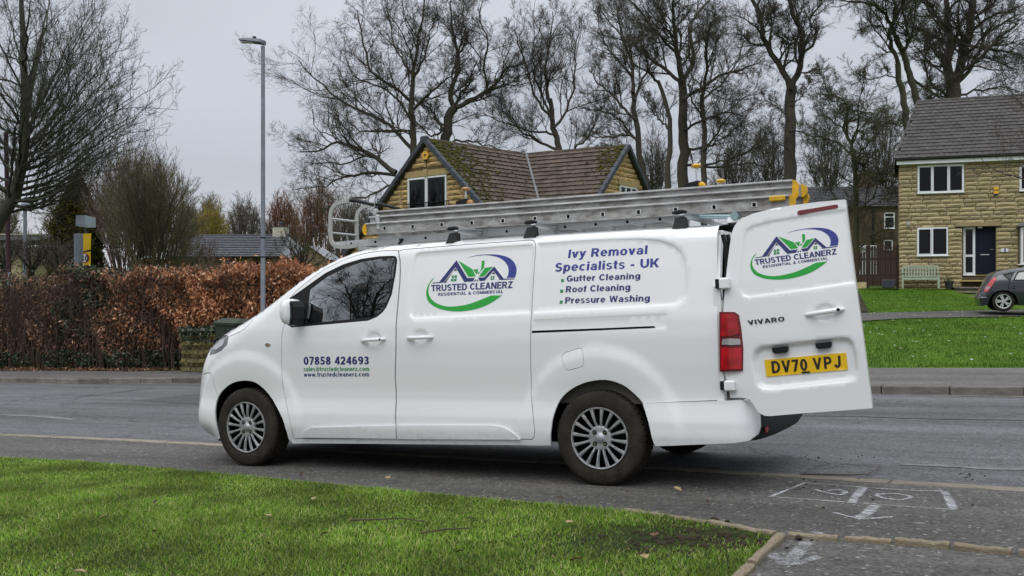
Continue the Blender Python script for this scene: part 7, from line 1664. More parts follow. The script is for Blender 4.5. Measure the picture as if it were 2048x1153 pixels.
def tri_mesh(name, levels, m, parent):
    """levels: list of (Branches, sides, pointed)"""
    Vs, Fs, Ts = [], [], []; base = 0
    for B, n, pt in levels: base = tubes(B, n, Vs, Fs, base, pt) if n > 1 else ribbons(B, Vs, Ts, base)
    V = np.concatenate(Vs); F = np.concatenate(Fs) if Fs else np.zeros((0, 4), int)
    T = np.concatenate([F[:, [0, 1, 2]], F[:, [0, 2, 3]]]+Ts); T = T[(T[:, 0] != T[:, 1]) & (T[:, 1] != T[:, 2]) & (T[:, 0] != T[:, 2])]
    return fast_mesh(name, V, T, m, parent, True)
def limbs_from(paths, Y, rng, K=14, drift=3.0):
    """paths: list of (pixel polyline, width px at start, width at end); depth drifts away from Y along each limb"""
    P = np.zeros((len(paths), K, 3)); R = np.zeros((len(paths), K))
    for i, pth in enumerate(paths):
        uv, w0, w1 = pth[:3]; dr = pth[3] if len(pth) > 3 else rng.uniform(-drift, drift); y0 = pth[4] if len(pth) > 4 else 0
        sm = densify(smooth_poly(uv, 4, False) if len(uv) > 2 else uv, 1e9, False); L_ = [0]
        for a, b in zip(sm[:-1], sm[1:]): L_.append(L_[-1]+math.dist(a, b))
        for k in range(K):
            s = L_[-1]*k/(K-1); u = np.interp(s, L_, [q[0] for q in sm]); v = np.interp(s, L_, [q[1] for q in sm]); t = k/(K-1)
            jit = rng.normal(0, 1.6, 2)*(0 if k == 0 else 1); P[i, k] = at(u+jit[0], v+jit[1], Y+y0+dr*t); R[i, k] = (w0+(w1-w0)*t)/2*Y/FPX
    return Branches(P, R)
def ground_feet(B, pull=1.0):
    """carry each stem down to the land"""
    x, y = B.P[:, 0, 0], B.P[:, 0, 1]; z = np.minimum(land(x, y)-.1, B.P[:, 0, 2]-.05); c = B.P[:, 0].mean(0); f = np.c_[c[0]+(x-c[0])*pull, c[1]+(y-c[1])*pull, z]
    return Branches(np.concatenate([f[:, None], B.P], 1), np.concatenate([B.R[:, :1]*1.2, B.R], 1))
def tree(name, label, Y, trunk, limbs, m, seed, n1=12, n2=8, n3=7, n4=8, up=.12, wig=.16, ang=44, lf=.58, rt=.0082, group=None, drift=3.0, base_z=None, hanging=0.0):
    r = np.random.default_rng(seed); tk = limbs_from(trunk, Y, r, 14, .6); lb = limbs_from(limbs, Y, r, 14, drift) if limbs else None
    p0 = tk.P[0, 0].copy(); o = empty(name, p0); tag(o, label, 'tree', group)
    for B in [tk]+([lb] if lb else []): B.P -= p0
    tk.P += p0; tkg = ground_feet(tk); tk.P -= p0; tkg.P -= p0; tr = tri_mesh('trunk', [(tkg, 10, False)], m, o)
    allb = Branches(np.concatenate([tk.P[:, :]]+([lb.P] if lb else [])), np.concatenate([tk.R]+([lb.R] if lb else [])))
    src = lb if lb else tk
    l1 = grow(src, n1, 9, lf, ang, up, wig, .5, r, .10, .011, decay=.5); l2 = grow(l1, n2, 6, .56, ang, up*.8-hanging, wig*1.1, .6, r, .1, rt*.9, decay=.5)
    l3 = grow(l2, n3, 3, .66, ang, up*.6-hanging, wig*1.2, .7, r, .1, rt*.75); l4 = grow(l3, n4, 2, .85, ang*.9, up*.5-hanging, wig*1.2, .8, r, .1, rt*.62, tip=.5)
    lev = [(l1, 4, False), (l2, 3, True), (l3, 1, True), (l4, 1, True)]
    if lb: lev.insert(0, (lb, 8, False))
    c = tri_mesh('crown', lev, m, o); return o
def bark(name, c, c2): return mat(name, c, .95, var=.6, vscale=1.3, col2=c2, bump=.4, bscale=8)
b_dark = bark('dark_bark', (.044, .037, .030), (.066, .058, .040)); b_grey = bark('grey_brown_bark', (.078, .064, .052), (.052, .046, .035)); b_oliv = bark('lichened_bark', (.045, .047, .022), (.075, .072, .040)); b_red = bark('russet_twigs', (.085, .048, .034), (.05, .036, .028))
G_ = 'bare trees behind the houses'
tree('oak_tree', 'tall bare tree with wide spreading limbs left of the gable peak', 60, [([(826, 420), (827, 330), (826, 260), (824, 210), (828, 160)], 17, 9)],
  [([(826, 210), (824, 160), (834, 100), (842, 50), (850, -20)], 9, 2), ([(826, 300), (780, 252), (730, 226), (690, 205), (660, 182), (625, 150), (596, 124)], 8, 2, 3), ([(826, 285), (812, 262), (760, 262), (722, 262), (690, 240)], 6, 2, -3), ([(792, 345), (765, 326), (722, 298), (672, 286), (640, 300), (600, 305)], 11, 2, 2, -1),
   ([(824, 205), (790, 175), (745, 145), (728, 100), (722, 60), (716, 20)], 7, 2, -2), ([(826, 220), (845, 200), (880, 170), (905, 150), (925, 128)], 6, 1.5), ([(822, 240), (800, 205), (770, 180), (740, 165), (705, 150), (690, 110)], 5, 1.5), ([(828, 165), (812, 130), (790, 95), (780, 50), (772, 5)], 5, 1.5), ([(828, 150), (850, 110), (862, 60), (880, 10)], 5, 1.5), ([(790, 350), (740, 345), (690, 355), (640, 372), (590, 380)], 7, 1.5, 3), ([(800, 360), (740, 390), (690, 400), (640, 420)], 5, 1.5)], b_dark, 11, group=G_, up=.10, wig=.20)
tree('oak_tree', 'bare tree with a heavy forked trunk straight above the gable roof', 62, [([(886, 330), (886, 300), (893, 262), (898, 232), (912, 214)], 22, 17)],
  [([(908, 216), (900, 188), (912, 150), (915, 110), (905, 60), (898, 0)], 11, 2), ([(912, 215), (945, 200), (985, 175), (1010, 140), (1040, 128), (1070, 115)], 10, 2), ([(905, 222), (922, 190), (945, 158), (935, 158)], 8, 2), ([(888, 262), (872, 235), (860, 216), (832, 206)], 7, 2), ([(890, 255), (865, 272), (840, 250), (825, 235)], 5, 1.5), ([(915, 115), (935, 80), (925, 40), (930, 0)], 5, 1.5, 2), ([(975, 180), (968, 130), (975, 80), (960, 40), (965, 0)], 5, 1.5, -2), ([(985, 175), (1015, 170), (1045, 150), (1060, 145)], 4, 1.5), ([(890, 285), (930, 282), (975, 290), (1030, 310)], 5, 1.5)], b_dark, 12, group=G_, wig=.20)
tree('oak_tree', 'slender bare tree with upswept limbs over the dip between the roofs', 64, [([(1122, 340), (1118, 300), (1105, 240), (1098, 200)], 14, 9)],
  [([(1098, 205), (1092, 150), (1098, 90), (1105, 40), (1104, 20)], 7, 1.5), ([(1105, 240), (1075, 200), (1055, 140), (1035, 80), (1030, 60)], 6, 1.5), ([(1108, 255), (1135, 215), (1150, 160), (1148, 110), (1155, 70)], 6, 1.5), ([(1100, 230), (1085, 190), (1068, 150), (1065, 100), (1080, 50)], 5, 1.5), ([(1118, 300), (1080, 285), (1040, 260), (1000, 240), (960, 225)], 6, 1.5), ([(1118, 310), (1160, 290), (1190, 250), (1205, 215)], 5, 1.5), ([(1110, 270), (1060, 262), (1020, 240), (1000, 205)], 5, 1.5)], b_grey, 13, group=G_, up=.2, wig=.14)
tree('oak_tree', 'bare tree with several close trunks right of the small right gable', 58, [([(1366, 430), (1366, 330), (1366, 250), (1366, 160)], 24, 16)],
  [([(1366, 165), (1358, 120), (1350, 70), (1346, 20), (1352, -40)], 12, 3), ([(1368, 158), (1388, 120), (1380, 60), (1400, 20), (1450, -30)], 10, 2), ([(1366, 200), (1400, 180), (1440, 150), (1490, 138), (1530, 118)], 8, 2), ([(1364, 165), (1330, 140), (1290, 110), (1240, 70), (1200, 20)], 8, 2), ([(1366, 260), (1420, 235), (1455, 225), (1490, 235)], 6, 2), ([(1364, 120), (1300, 50), (1260, 0), (1210, -20)], 6, 2), ([(1366, 300), (1420, 290), (1460, 265), (1480, 250)], 6, 1.5), ([(1352, 80), (1330, 50), (1310, 0)], 5, 1.5), ([(1366, 330), (1430, 335), (1500, 325), (1550, 340)], 6, 1.5)], b_dark, 14, group=G_, up=.10, wig=.20)
tree('oak_tree', 'leaning bare tree whose crown spreads left above the right gable', 61, [([(1300, 420), (1282, 330), (1272, 250), (1266, 180)], 15, 9)],
  [([(1266, 185), (1262, 120), (1240, 60), (1235, 10)], 8, 2), ([(1272, 240), (1240, 210), (1222, 185), (1195, 165), (1180, 140)], 7, 2), ([(1278, 290), (1240, 240), (1215, 225), (1190, 220), (1165, 215)], 6, 2), ([(1268, 200), (1290, 150), (1310, 110), (1300, 60)], 6, 2), ([(1264, 150), (1225, 110), (1205, 70), (1195, 30)], 5, 1.5), ([(1275, 280), (1250, 270), (1200, 275), (1165, 270)], 5, 1.5), ([(1285, 340), (1240, 300), (1190, 290)], 4, 1.5)], b_grey, 15, group=G_, up=.15)
tree('oak_tree', 'narrow bare trunk pair in the middle of the dense clump right of the gables', 56, [([(1338, 430), (1336, 340), (1340, 260), (1330, 200), (1318, 160)], 14, 7), ([(1408, 430), (1406, 330), (1408, 250), (1404, 190)], 13, 9)],
  [([(1318, 165), (1300, 150), (1290, 100), (1280, 50)], 6, 1.5), ([(1404, 195), (1415, 140), (1412, 80), (1430, 30)], 8, 2), ([(1408, 240), (1380, 190), (1385, 140)], 5, 1.5), ([(1406, 300), (1440, 260), (1470, 210), (1500, 190)], 5, 1.5), ([(1338, 260), (1310, 230), (1290, 200)], 5, 1.5), ([(1406, 330), (1450, 320), (1500, 300), (1540, 260)], 5, 1.5), ([(1404, 200), (1450, 160), (1480, 110), (1490, 60)], 5, 1.5)], b_dark, 16, group=G_, up=.12)
tree('oak_tree', 'tall bare tree with a straight dark trunk forking into a wide V above the ladders', 52, [([(1577, 470), (1579, 330), (1580, 240), (1581, 175)], 27, 20)],
  [([(1580, 178), (1560, 130), (1535, 95), (1524, 70), (1522, 40), (1505, -5), (1500, -60)], 13, 6), ([(1582, 178), (1600, 135), (1604, 100), (1600, 65), (1586, 25), (1572, -20)], 14, 7), ([(1604, 108), (1630, 85), (1632, 66), (1618, 45), (1625, 25), (1644, 5), (1640, -30)], 6, 3), ([(1532, 92), (1505, 88), (1490, 72), (1475, 68)], 5, 2), ([(1578, 262), (1620, 268), (1655, 285), (1690, 310)], 3, 1.5), ([(1582, 210), (1610, 185), (1618, 160)], 3, 1), ([(1600, 95), (1580, 60), (1575, 30)], 3, 1), ([(1524, 70), (1545, 50), (1550, 10)], 3, 1), ([(1578, 300), (1540, 280), (1500, 290)], 2.5, 1), ([(1578, 240), (1550, 210), (1520, 200)], 2.5, 1)], b_dark, 17, group=G_, n1=10, lf=.5, rt=.0075)
tree('oak_tree', 'crooked smaller bare tree in front of the sooty house, right of the open door', 47, [([(1712, 620), (1712, 500), (1712, 400), (1710, 340), (1706, 300)], 12, 9)],
  [([(1706, 305), (1700, 280), (1688, 262), (1688, 248), (1698, 225), (1690, 205), (1665, 190)], 8, 3), ([(1706, 312), (1680, 290), (1655, 278), (1620, 272), (1596, 262)], 5, 2), ([(1712, 315), (1735, 345), (1755, 360), (1790, 362)], 9, 5), ([(1712, 330), (1725, 300), (1745, 280), (1758, 262)], 5, 2.5), ([(1706, 285), (1718, 240), (1715, 210), (1730, 160)], 5, 1.5), ([(1700, 225), (1740, 225), (1775, 250), (1800, 240)], 3.5, 1.5), ([(1665, 200), (1650, 170), (1640, 130)], 3, 1), ([(1712, 420), (1740, 400), (1770, 350)], 4, 1.5), ([(1712, 460), (1690, 420), (1660, 380)], 3, 1), ([(1690, 262), (1650, 230), (1640, 190)], 3, 1), ([(1712, 500), (1740, 470), (1790, 445)], 3.5, 1), ([(1712, 380), (1680, 350), (1640, 340)], 3, 1)], b_oliv, 18, group=G_, wig=.24, rt=.0075, up=.05)
tree('oak_tree', 'bare tree with two snaking mossy stems at the left end of the right house roof', 54, [([(1818, 330), (1813, 255), (1808, 200), (1798, 160), (1797, 130)], 15, 11), ([(1842, 240), (1830, 180), (1808, 115), (1790, 70)], 14, 11)],
  [([(1797, 132), (1790, 110), (1780, 80), (1778, 60), (1790, 20), (1780, -30)], 9, 4), ([(1800, 100), (1820, 80), (1810, 40), (1805, -20)], 7, 3), ([(1790, 72), (1785, 50), (1760, 20), (1720, 5), (1670, 0)], 8, 2), ([(1806, 108), (1825, 60), (1830, 10), (1840, -20)], 5, 2), ([(1812, 245), (1795, 250), (1760, 255)], 3, 1), ([(1815, 150), (1850, 175), (1880, 195)], 7, 4), ([(1782, 60), (1745, 50), (1715, 60)], 3, 1), ([(1798, 160), (1770, 150), (1740, 160), (1720, 150)], 3, 1)], b_oliv, 19, group=G_, wig=.2, rt=.008)
tree('oak_tree', 'massive bare tree with clustered trunks rising behind the right house ridge', 57, [([(1905, 320), (1904, 250), (1905, 190), (1912, 150)], 46, 24)],
  [([(1902, 200), (1898, 150), (1895, 120), (1902, 80), (1896, 40), (1890, -30)], 20, 8), ([(1912, 155), (1928, 110), (1938, 70), (1945, 20), (1946, -40)], 20, 12), ([(1915, 165), (1950, 120), (1965, 80), (2000, 50), (2035, 30)], 9, 3), ([(1898, 160), (1888, 130), (1900, 90), (1920, 80)], 10, 6), ([(1902, 90), (1870, 75), (1845, 60), (1820, 55)], 8, 3), ([(1895, 60), (1870, 30), (1850, 0), (1830, -20)], 7, 3), ([(1940, 60), (1980, 35), (2020, 20), (2060, 5)], 7, 2), ([(1935, 90), (1990, 100), (2040, 110), (2080, 130)], 7, 2), ([(1930, 115), (1985, 120), (2030, 140)], 5, 2), ([(1945, 40), (1985, 10), (2000, -30)], 6, 2), ([(1896, 190), (1860, 165), (1850, 120), (1860, 90)], 6, 2), ([(1915, 190), (1960, 180), (2010, 175), (2050, 185)], 5, 1.5), ([(1898, 190), (1870, 195), (1850, 200)], 4, 1.5)], b_dark, 20, group=G_, up=.06)
tree('oak_tree', 'twiggy bare branches reaching in from the right edge over the house roof', 33, [([(2140, 640), (2120, 500), (2110, 380), (2100, 250)], 16, 10)],
  [([(2112, 400), (2080, 370), (2030, 355), (1990, 340), (1965, 318)], 4, 1.2, 0), ([(2112, 380), (2070, 340), (2020, 330), (1975, 335)], 4, 1.2, 1), ([(2100, 250), (2060, 220), (2020, 180), (2000, 140)], 4, 1.2), ([(2105, 320), (2060, 300), (2020, 290), (1990, 270)], 3, 1), ([(2100, 260), (2110, 200), (2090, 130)], 5, 1.5)], b_grey, 21, n1=6, n2=5, n3=4, n4=3, rt=.006)
# large tree at left with straight upswept boughs
r0 = np.random.default_rng(5); Yt = 31.0
tr_path = [(-60, 640), (-46, 540), (-26, 480), (4, 432), (27, 392), (38, 345), (50, 290), (52, 230), (50, 150), (46, 60), (42, -40)]
tipb = [(225, -60), (255, -20), (285, 40), (300, 95), (312, 150), (318, 190), (316, 235), (305, 270), (275, 315), (235, 345)]
bough = []
for i in range(30):
    t = i/29; k = .30+.62*t; s = smooth_poly(tr_path, 4, False); st = s[int((len(s)-1)*(.34+.34*t))]
    e_ = smooth_poly(tipb, 4, False); en = e_[int((len(e_)-1)*(1-t)*.999)]; f = r0.uniform(.62, .90); en = (st[0]+(en[0]-st[0])*f, st[1]+(en[1]-st[1])*f)
    mid = (st[0]+(en[0]-st[0])*.5, st[1]+(en[1]-st[1])*.5+16*(1-t*.5)); bough.append(([st, ((st[0]+mid[0])/2, (st[1]+mid[1])/2+8), mid, ((en[0]+mid[0])/2, (en[1]+mid[1])/2-6), en], 6.5-3.8*t, .9, r0.uniform(-4, 4)))
for i in range(14):
    t = i/13; s = smooth_poly(tr_path, 4, False); st = s[int((len(s)-1)*(.40+.42*t))]; en = (st[0]-r0.uniform(30, 220), st[1]-r0.uniform(60, 220)); bough.append(([st, ((st[0]+en[0])/2, (st[1]+en[1])/2+18), en], 7-3*t, 1.2, r0.uniform(-4, 4)))
for i in range(10):
    st = smooth_poly(tr_path, 4, False)[14+i*2]; en = (st[0]+r0.uniform(10, 110), st[1]-r0.uniform(150, 280)); bough.append(([st, ((st[0]+en[0])/2-4, (st[1]+en[1])/2+14), en], 7, 1.2, r0.uniform(-5, 5)))
tree('maple_tree', 'large bare tree with long upswept boughs filling the upper left corner', Yt, [(tr_path, 34, 7)], bough, bark('greenish_bark', (.030, .030, .022), (.050, .052, .028)), 22, n1=10, n2=6, n3=4, n4=4, up=.14, wig=.13, ang=36, lf=.42, rt=.0055)
# low mossy boughs sweeping right from the same trunk belong to a second stem
def fan(name, label, cat, u0, u1, vb, vt, Y, m, seed, stems=34, thick=4, n1=7, n2=6, n3=4, spread=1.0, rt=.012, depth=2.0, group=None, wig=.12, up=.15, ang=28, prof=None, trunk=False, lf=.5, base_w=.35):
    """many-stemmed bush or distant crown drawn from the ground"""
    r = np.random.default_rng(seed); uc = (u0+u1)/2; paths = []
    for i in range(stems):
        t = (i+.5)/stems+r.uniform(-.02, .02); x = u0+(u1-u0)*t; top = vb+(vt-vb)*((1-abs(2*t-1)**2.4)*r.uniform(.72, 1.0) if prof is None else prof(t)*r.uniform(.8, 1.0))
        b = uc+(x-uc)*base_w*r.uniform(.6, 1.2); y0 = vb-(vb-vt)*(.25 if trunk else 0)*r.uniform(.6, 1.3); paths.append(([(b if not trunk else uc+(b-uc)*.3, y0), (b+(x-b)*.45+r.uniform(-6, 6), (y0+top)/2), (x, top)], thick*r.uniform(.5, 1.1), 1.0, r.uniform(-depth, depth), r.uniform(-.3, .3)*depth*.5))
    B = limbs_from(paths, Y, r, 9); p0 = at(uc, vb, Y); p0 = np.array(p0); B.P -= p0; o = empty(name, p0); tag(o, label, cat, group)
    l1 = grow(B, n1, 5, lf, ang, up, wig, .5, r, .2, rt); l2 = grow(l1, n2, 3, .55, ang, up, wig, .6, r, .1, rt*.8); B.P += p0; Bg = ground_feet(B, .6); B.P -= p0; Bg.P -= p0; lev = [(Bg, 4, False), (l1, 3, True), (l2, 1, True)]
    if n3: lev.append((grow(l2, n3, 3, .6, ang, up, wig, .7, r, .1, rt*.65), 1, True))
    if trunk: tk = limbs_from([([(uc, vb+30), (uc+3, vb), (uc, vb-(vb-vt)*.3)], thick*2.2, thick)], Y, r, 6, .2); tk.P -= p0; tri_mesh('trunk', [(tk, 8, False)], m, o)
    tri_mesh('crown' if trunk else 'stems', lev, m, o); return o
b_shrub = mat('shrub_twigs', (.115, .096, .058), .95, island=.5); b_pink = mat('purple_brown_twigs', (.115, .078, .070), .95, island=.5); b_will = mat('yellow_willow_twigs', (.23, .18, .035), .95, island=.4); b_far = mat('far_grey_twigs', (.13, .11, .095), .95, island=.3); b_fbr = mat('far_russet_twigs', (.17, .09, .055), .95, island=.35)
fan('large_shrub', 'big many stemmed bare shrub behind the hedge left of the lamp post', 'shrub', 205, 408, 566, 322, 40, b_shrub, 31, 75, 4, 9, 7, 4, rt=.009, depth=3, prof=lambda t: (1-abs(2*t-.85)**2.6*.55))
fan('large_shrub', 'purple brown upright twiggy shrub crown just left of the big bare shrub', 'shrub', 170, 340, 560, 318, 44, b_pink, 32, 50, 3, 9, 6, 4, rt=.009, depth=2, up=.35, prof=lambda t: .75+.25*math.sin(t*3.1))
fan('willow_tree', 'yellow twigged willow seen between the big shrub and the slate bungalow', 'tree', 378, 470, 520, 402, 82, b_will, 33, 36, 3, 8, 6, 5, rt=.016, trunk=True, wig=.2)
for i, (u0, u1, vb, vt, Y, m, lab) in enumerate(((395, 445, 505, 396, 105, b_far, 'thin pale distant tree just right of the yellow willow'), (440, 540, 505, 402, 98, b_far, 'round bare distant tree crown behind the slate bungalow, left of the lamp post'), (524, 610, 505, 392, 100, b_fbr, 'russet bare distant tree behind the cream chimney'), (585, 690, 520, 372, 95, b_fbr, 'wide russet bare distant tree left of the roof ladder hoops'), (650, 760, 520, 400, 88, b_far, 'dull bare distant tree behind the left verge of the gabled house'), (340, 410, 500, 410, 100, b_far, 'small bare distant tree behind the right side of the big shrub'))):
    fan('distant_tree', lab, 'tree', u0, u1, vb, vt, Y, m, 40+i, 60, 2.5, 7, 6, 5, rt=.017, base_w=.85, wig=.2, group='distant bare trees on the skyline')
fan('orchard_tree', 'small dark bare tree standing before the slate bungalow roof', 'tree', 372, 470, 560, 480, 46, b_pink, 52, 14, 3, 6, 5, 3, rt=.009, trunk=True, wig=.28, ang=45)
fan('orchard_tree', 'gnarled dark bare tree right of the lamp post above the hedge', 'tree', 520, 690, 570, 440, 42, b_dark, 53, 16, 5, 6, 5, 3, rt=.009, trunk=True, wig=.32, ang=48)
for i, (u, w_, lab) in enumerate(((10, 70, 'low pollarded tree with knobbly boughs at the far left edge'), (62, 95, 'low pollarded tree with knobbly boughs right of the maroon pole'), (118, 80, 'low pollarded tree with knobbly boughs beside the grey column'))):
    fan('pollarded_tree', lab, 'tree', u-w_/2, u+w_/2, 556, 474, 38, b_grey, 60+i, 16, 6, 7, 5, 3, rt=.009, trunk=True, wig=.35, ang=50, group='pollarded trees behind the hedge', prof=lambda t: .95, up=.05)
for i, (u0, u1, vt, lab) in enumerate(((-60, 60, 400, 'dull bare thicket tree behind the maroon pole'), (60, 200, 395, 'dull bare thicket tree behind the dark evergreen'),)):
    fan('thicket_tree', lab, 'tree', u0, u1, 545, vt-12, 66, b_shrub, 66+i, 60, 3, 8, 6, 5, rt=.014, trunk=True, wig=.2, group='thicket trees at far left')
for i, (u0, u1, vt, Y, lab) in enumerate(((1270, 1350, 255, 76, 'thin bare tree deep behind the clump above the middle of the ladders'), (1400, 1530, 262, 78, 'thin bare tree deep behind the ladder clamp'), (1480, 1600, 240, 74, 'thin bare tree deep behind the straight forked trunk'), (1590, 1720, 225, 80, 'thin bare tree deep behind the crooked small tree'), (1700, 1830, 215, 82, 'thin bare tree deep behind the left end of the right roof'))):
    fan('background_tree', lab, 'tree', u0, u1, 470, vt, Y, b_grey, 80+i, 34, 3, 8, 6, 5, rt=.014, trunk=True, wig=.24, ang=38, group='thin background trees')
# ---------------- foliage: leaves scattered in volumes
def leaf_cloud(name, P, size, m, parent=None, droop=.5, seed=1, aspect=.45):
    r = np.random.default_rng(seed); n = len(P); L_ = size*r.uniform(.6, 1.3, n)[:, None]; W_ = L_*aspect*r.uniform(.7, 1.2, n)[:, None]
    d = r.normal(0, 1, (n, 3)); d[:, 2] -= droop*1.6; d = unit(d); s = unit(np.cross(d, r.normal(0, 1, (n, 3)))); nn = np.cross(d, s)
    a = P; mid = P+d*L_*.5; tip = P+d*L_+nn*L_*r.uniform(-.35, .35, n)[:, None]; b1 = mid+s*W_*.5+nn*W_*.25; b2 = mid-s*W_*.5+nn*W_*.25
    V = np.stack([a, b1, tip, b2], 1).reshape(-1, 3); i = np.arange(n)*4
    F = np.concatenate([np.c_[i, i+1, i+2], np.c_[i, i+2, i+3]]); o = fast_mesh(name, V, F, m, parent); o['kind'] = 'stuff'; return o
# evergreen behind
r = np.random.default_rng(8); ev = empty('evergreen_tree', at(155, 560, 47)); tag(ev, 'dark olive evergreen tree behind the speed camera column', 'tree')
c0 = np.array(at(155, 560, 47)); top_z = at(155, 352, 47).z; n = 26000; h = r.uniform(0, 1, n)**.8; rad = 1.25*(1-h**2.2)*.95+.1; a = r.uniform(0, 6.28, n); rr_ = rad*r.uniform(.35, 1, n)**.5*(1+.25*np.sin(a*3+h*14)*np.cos(h*23+a)); P = np.c_[rr_*np.cos(a)*1.05, rr_*np.sin(a), h*(top_z-c0[2])]
m_ev = ramp_mat('olive_needles', [(0, (.020, .024, .008)), (.5, (.045, .045, .012)), (.9, (.085, .075, .015)), (1, (.12, .10, .02))], 1.6, bump=0, by='i')
leaf_cloud('crown', P, .16, m_ev, ev, 0.0, 3, .4); mb = MB(); mb.tube([(0, 0, -.5), (0, 0, top_z-c0[2]-.6)], [.12, .02], 8); mb.build('trunk', b_dark, ev)
# ---------------- beech hedge
HL = [(-22, 36), (-18, 32.3)]+[(float(a_), float(b_)) for a_, b_ in zip(np.interp(np.linspace(0, 1, 9), [0, 1], [-13.5, 0]), np.interp(np.interp(np.linspace(0, 1, 9), [0, 1], [-13.5, 0]), BX, BY))]
def hedge_line(x): return np.interp(x, BX, BY)
rh = np.random.default_rng(77)
m_lbr = ramp_mat('beech_leaf_brown', [(0, (.070, .040, .028)), (.4, (.16, .088, .058)), (.8, (.29, .165, .105)), (1, (.50, .34, .23))], 1.4, rough=.65, bump=0, by='i', translucent=.2)
m_lor = ramp_mat('beech_leaf_orange', [(0, (.18, .068, .030)), (.4, (.34, .145, .070)), (.8, (.56, .27, .14)), (1, (.80, .54, .36))], 1.6, rough=.6, bump=0, by='i', translucent=.2)
m_ivy = ramp_mat('ivy_leaf', [(0, (.012, .022, .011)), (.6, (.040, .060, .034)), (1, (.13, .16, .11))], 2, rough=.5, bump=0, by='i')
m_holly = ramp_mat('grey_green_leaf', [(0, (.018, .024, .014)), (.6, (.045, .060, .036)), (1, (.12, .14, .10))], 2, rough=.5, bump=0, by='i')
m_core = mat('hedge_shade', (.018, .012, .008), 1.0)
def xu(u, Y): return (u-1024)/FPX*Y
def prof_top(x, y): 
    u = 1024+x/y*FPX; v = np.interp(u, [-200, 0, 60, 120, 180, 260, 330, 380, 430, 480, 560, 620, 680, 740, 1200], [556, 556, 552, 545, 540, 548, 546, 540, 532, 537, 530, 528, 524, 545, 560]); return CAMZ+(576-v)/FPX*y+.10*np.sin(x*1.9+.6)+.08*np.sin(x*4.3)+.06*np.sin(x*11.3+1)
hg = empty('beech_hedge', (0, 0, 0)); tag(hg, 'long beech hedge holding brown dead leaves along the far pavement', 'hedge')
def hedge_pts(n, xa, xb, vfrac_lo, thick, surf=.35, front=0.0, hi=1.0):
    x = rh.uniform(xa, xb, n); yb = hedge_line(x)+.10+front; zb = np.interp(x, BX, BZ); zt = prof_top(x, yb); f = rh.uniform(vfrac_lo, hi, n); d = rh.uniform(0, 1, n)**2.2*thick
    bul = .30*np.sin(f*3.0)+.16*np.sin(x*2.3+f*2)+.15*np.sin(x*4.7+f*9)+.10*np.sin(f*15+x*3)
    y = yb+d+.45-bul*1.1+.25*f; z = zb+(zt-zb)*f
    topm = rh.uniform(0, 1, n) < .22; y = np.where(topm, yb+rh.uniform(.1, 1.5, n), y); z = np.where(topm, zt-rh.uniform(0, .2, n)+rh.exponential(.045, n), z)
    return np.c_[x, y, z]
xW = xu(372, 24.5)
Pb = hedge_pts(40000, -20, xW+3.0, .06, .9); Pb = Pb[rh.uniform(0, 1, len(Pb)) < np.clip((xW+2.6-Pb[:, 0])/3.0, 0, 1)*np.clip(.40+.6*(Pb[:, 0]+14.5)/3.5, .40, 1)]; leaf_cloud('foliage', Pb, .105, m_lbr, hg, .8, 5)
Po = hedge_pts(14000, xW-4.0, xW+.6, .25, .9, front=-.08); Po = Po[rh.uniform(0, 1, len(Po)) < np.clip((Po[:, 0]-xW+3.5)/3.5, 0, 1)*np.clip((Po[:, 2]-.0)/1.0, .1, 1)]; leaf_cloud('foliage', Po, .105, m_lor, hg, .8, 15)
wp = np.zeros((2600, 3)); _t = rh.uniform(0, 1, 2600); wp[:, 0] = wl0.x+(wl1.x-wl0.x)*_t; wp[:, 1] = wl0.y+(wl1.y-wl0.y)*_t-rh.uniform(-.25, .14, 2600); wp[:, 2] = np.interp(wp[:, 0], BX, BZ)+1.12-np.abs(rh.normal(0, .22, 2600))*(.6+.6*np.sin(wp[:, 0]*3)); leaf_cloud('ivy', wp, .08, m_ivy, hg, .3, 17, .8)
leaf_cloud('foliage', np.concatenate([hedge_pts(19000, xW-.4, 2.0, .38, .9, front=-.22), hedge_pts(9000, xW+.4, 2.0, .40, .9, front=-.45)]), .105, m_lor, hg, .9, 6)
leaf_cloud('ivy', hedge_pts(9000, -20, xW+.3, .0, .6, front=-.1, hi=.20), .075, m_ivy, hg, .2, 7, .8)
leaf_cloud('holly', np.concatenate([hedge_pts(3500, xu(95, 27), xu(190, 26), .62, .7), hedge_pts(1500, xu(60, 27), xu(150, 26), .3, .5, hi=.7)]), .08, m_holly, hg, .1, 8, .7)
# dark heart so the road beyond does not show through, and the twigs that carry the leaves
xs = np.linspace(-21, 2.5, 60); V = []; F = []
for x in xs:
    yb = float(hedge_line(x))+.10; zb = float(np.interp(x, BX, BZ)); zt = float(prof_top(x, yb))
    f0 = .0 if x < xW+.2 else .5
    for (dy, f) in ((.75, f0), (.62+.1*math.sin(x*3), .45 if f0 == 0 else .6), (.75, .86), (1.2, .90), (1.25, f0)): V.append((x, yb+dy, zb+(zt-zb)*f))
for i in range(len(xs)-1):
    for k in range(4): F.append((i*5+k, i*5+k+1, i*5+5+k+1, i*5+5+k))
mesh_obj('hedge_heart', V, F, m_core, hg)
n = 700; x = rh.uniform(-20.5, 2, n); yb = hedge_line(x)+.55; zb = np.interp(x, BX, BZ); zt = prof_top(x, yb-.45); P = np.zeros((n, 6, 3)); 
for k in range(6): f = k/5*rh.uniform(.95, 1.04, n); P[:, k] = np.c_[x+rh.normal(0, .05*k, n), yb+rh.normal(0, .07, n)*k**.5-.03*k, zb+(zt-zb)*f*1.02]
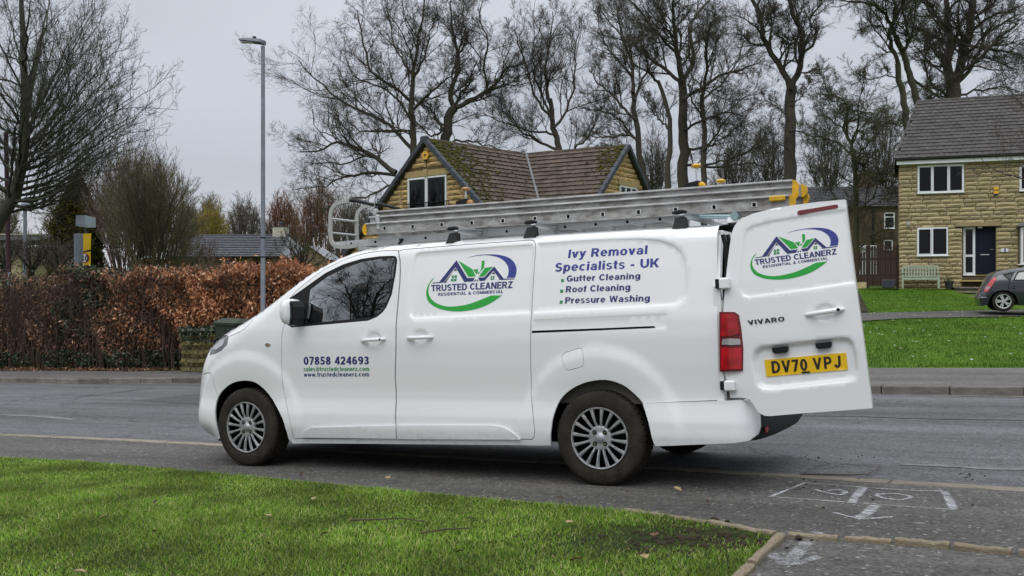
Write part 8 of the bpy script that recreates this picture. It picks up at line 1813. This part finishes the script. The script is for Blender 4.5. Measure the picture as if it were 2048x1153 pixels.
Bh = Branches(P, np.repeat(np.linspace(.012, .004, 6)[None], n, 0)); l1 = grow(Bh, 5, 4, .22, 45, .05, .25, .6, rh, .3, .004)
b_hedge = mat('hedge_twigs', (.075, .048, .034), .95, island=.5); q_ = tri_mesh('twigs', [(Bh, 3, True), (l1, 1, True)], b_hedge, hg); q_['kind'] = 'stuff'
# leaf litter along the back of the pavement
n = 2600; x = rh.uniform(-20, 0, n); y = hedge_line(x)-np.abs(rh.normal(0, .12, n))+.12; z = np.interp(x, BX, BZ)+.02
P = np.c_[x, y, z]; lt = leaf_cloud('leaf_litter', P, .10, m_lbr, None, 0, 9, .6); tag(lt, 'brown fallen leaves along the foot of the hedge', 'leaf litter', kind='stuff')

# ---------------- what stands behind the photographer: a hedge and bare trees, seen mirrored in the van's windows and paint
r = np.random.default_rng(91); hb2 = empty('garden_hedge', (-16, -2, 0)); tag(hb2, 'dark clipped hedge on the photographer side, mirrored in the van side window', 'hedge')
n = 14000; t = r.uniform(0, 1, n); P = np.c_[-12+t*18, -8+0*t, 0*t]; P = np.c_[r.uniform(-14, 18, n), np.where(r.uniform(0, 1, n) < .7, 1.0, r.uniform(-.3, 1.0, n))+r.normal(0, .12, n), r.uniform(-.1, 1.75, n)]
leaf_cloud('foliage', P, .22, m_ivy, hb2, .3, 12, .8); mb = MB(); mb.box((2, .3, .8), (32, .9, 1.6)); mb.build('hedge_heart', m_core, hb2); hb2.rotation_euler = (0, 0, R_(-55)); hb2.location = (-19, 1, float(gz(-19, 1)))
for src, loc, sc, lab in (('oak_tree', (-34, -6, 0), .8, 'bare tree on the photographer side, mirrored at the left of the van window'), ('oak_tree.001', (-40, 3, 0), .8, 'bare tree on the photographer side, mirrored at the right of the van window'), ('oak_tree.003', (-30, -16, 0), .75, 'bare tree far on the photographer side, mirrored in the van paint')):
    s_ = bpy.data.objects.get(src)
    if s_:
        c = copy_tree(s_); c.location = (loc[0], loc[1], s_.location.z-3.0); c.scale = (sc,)*3; c.rotation_euler = (0, 0, 1.2); tag(c, lab, 'tree', 'bare trees on the photographer side')
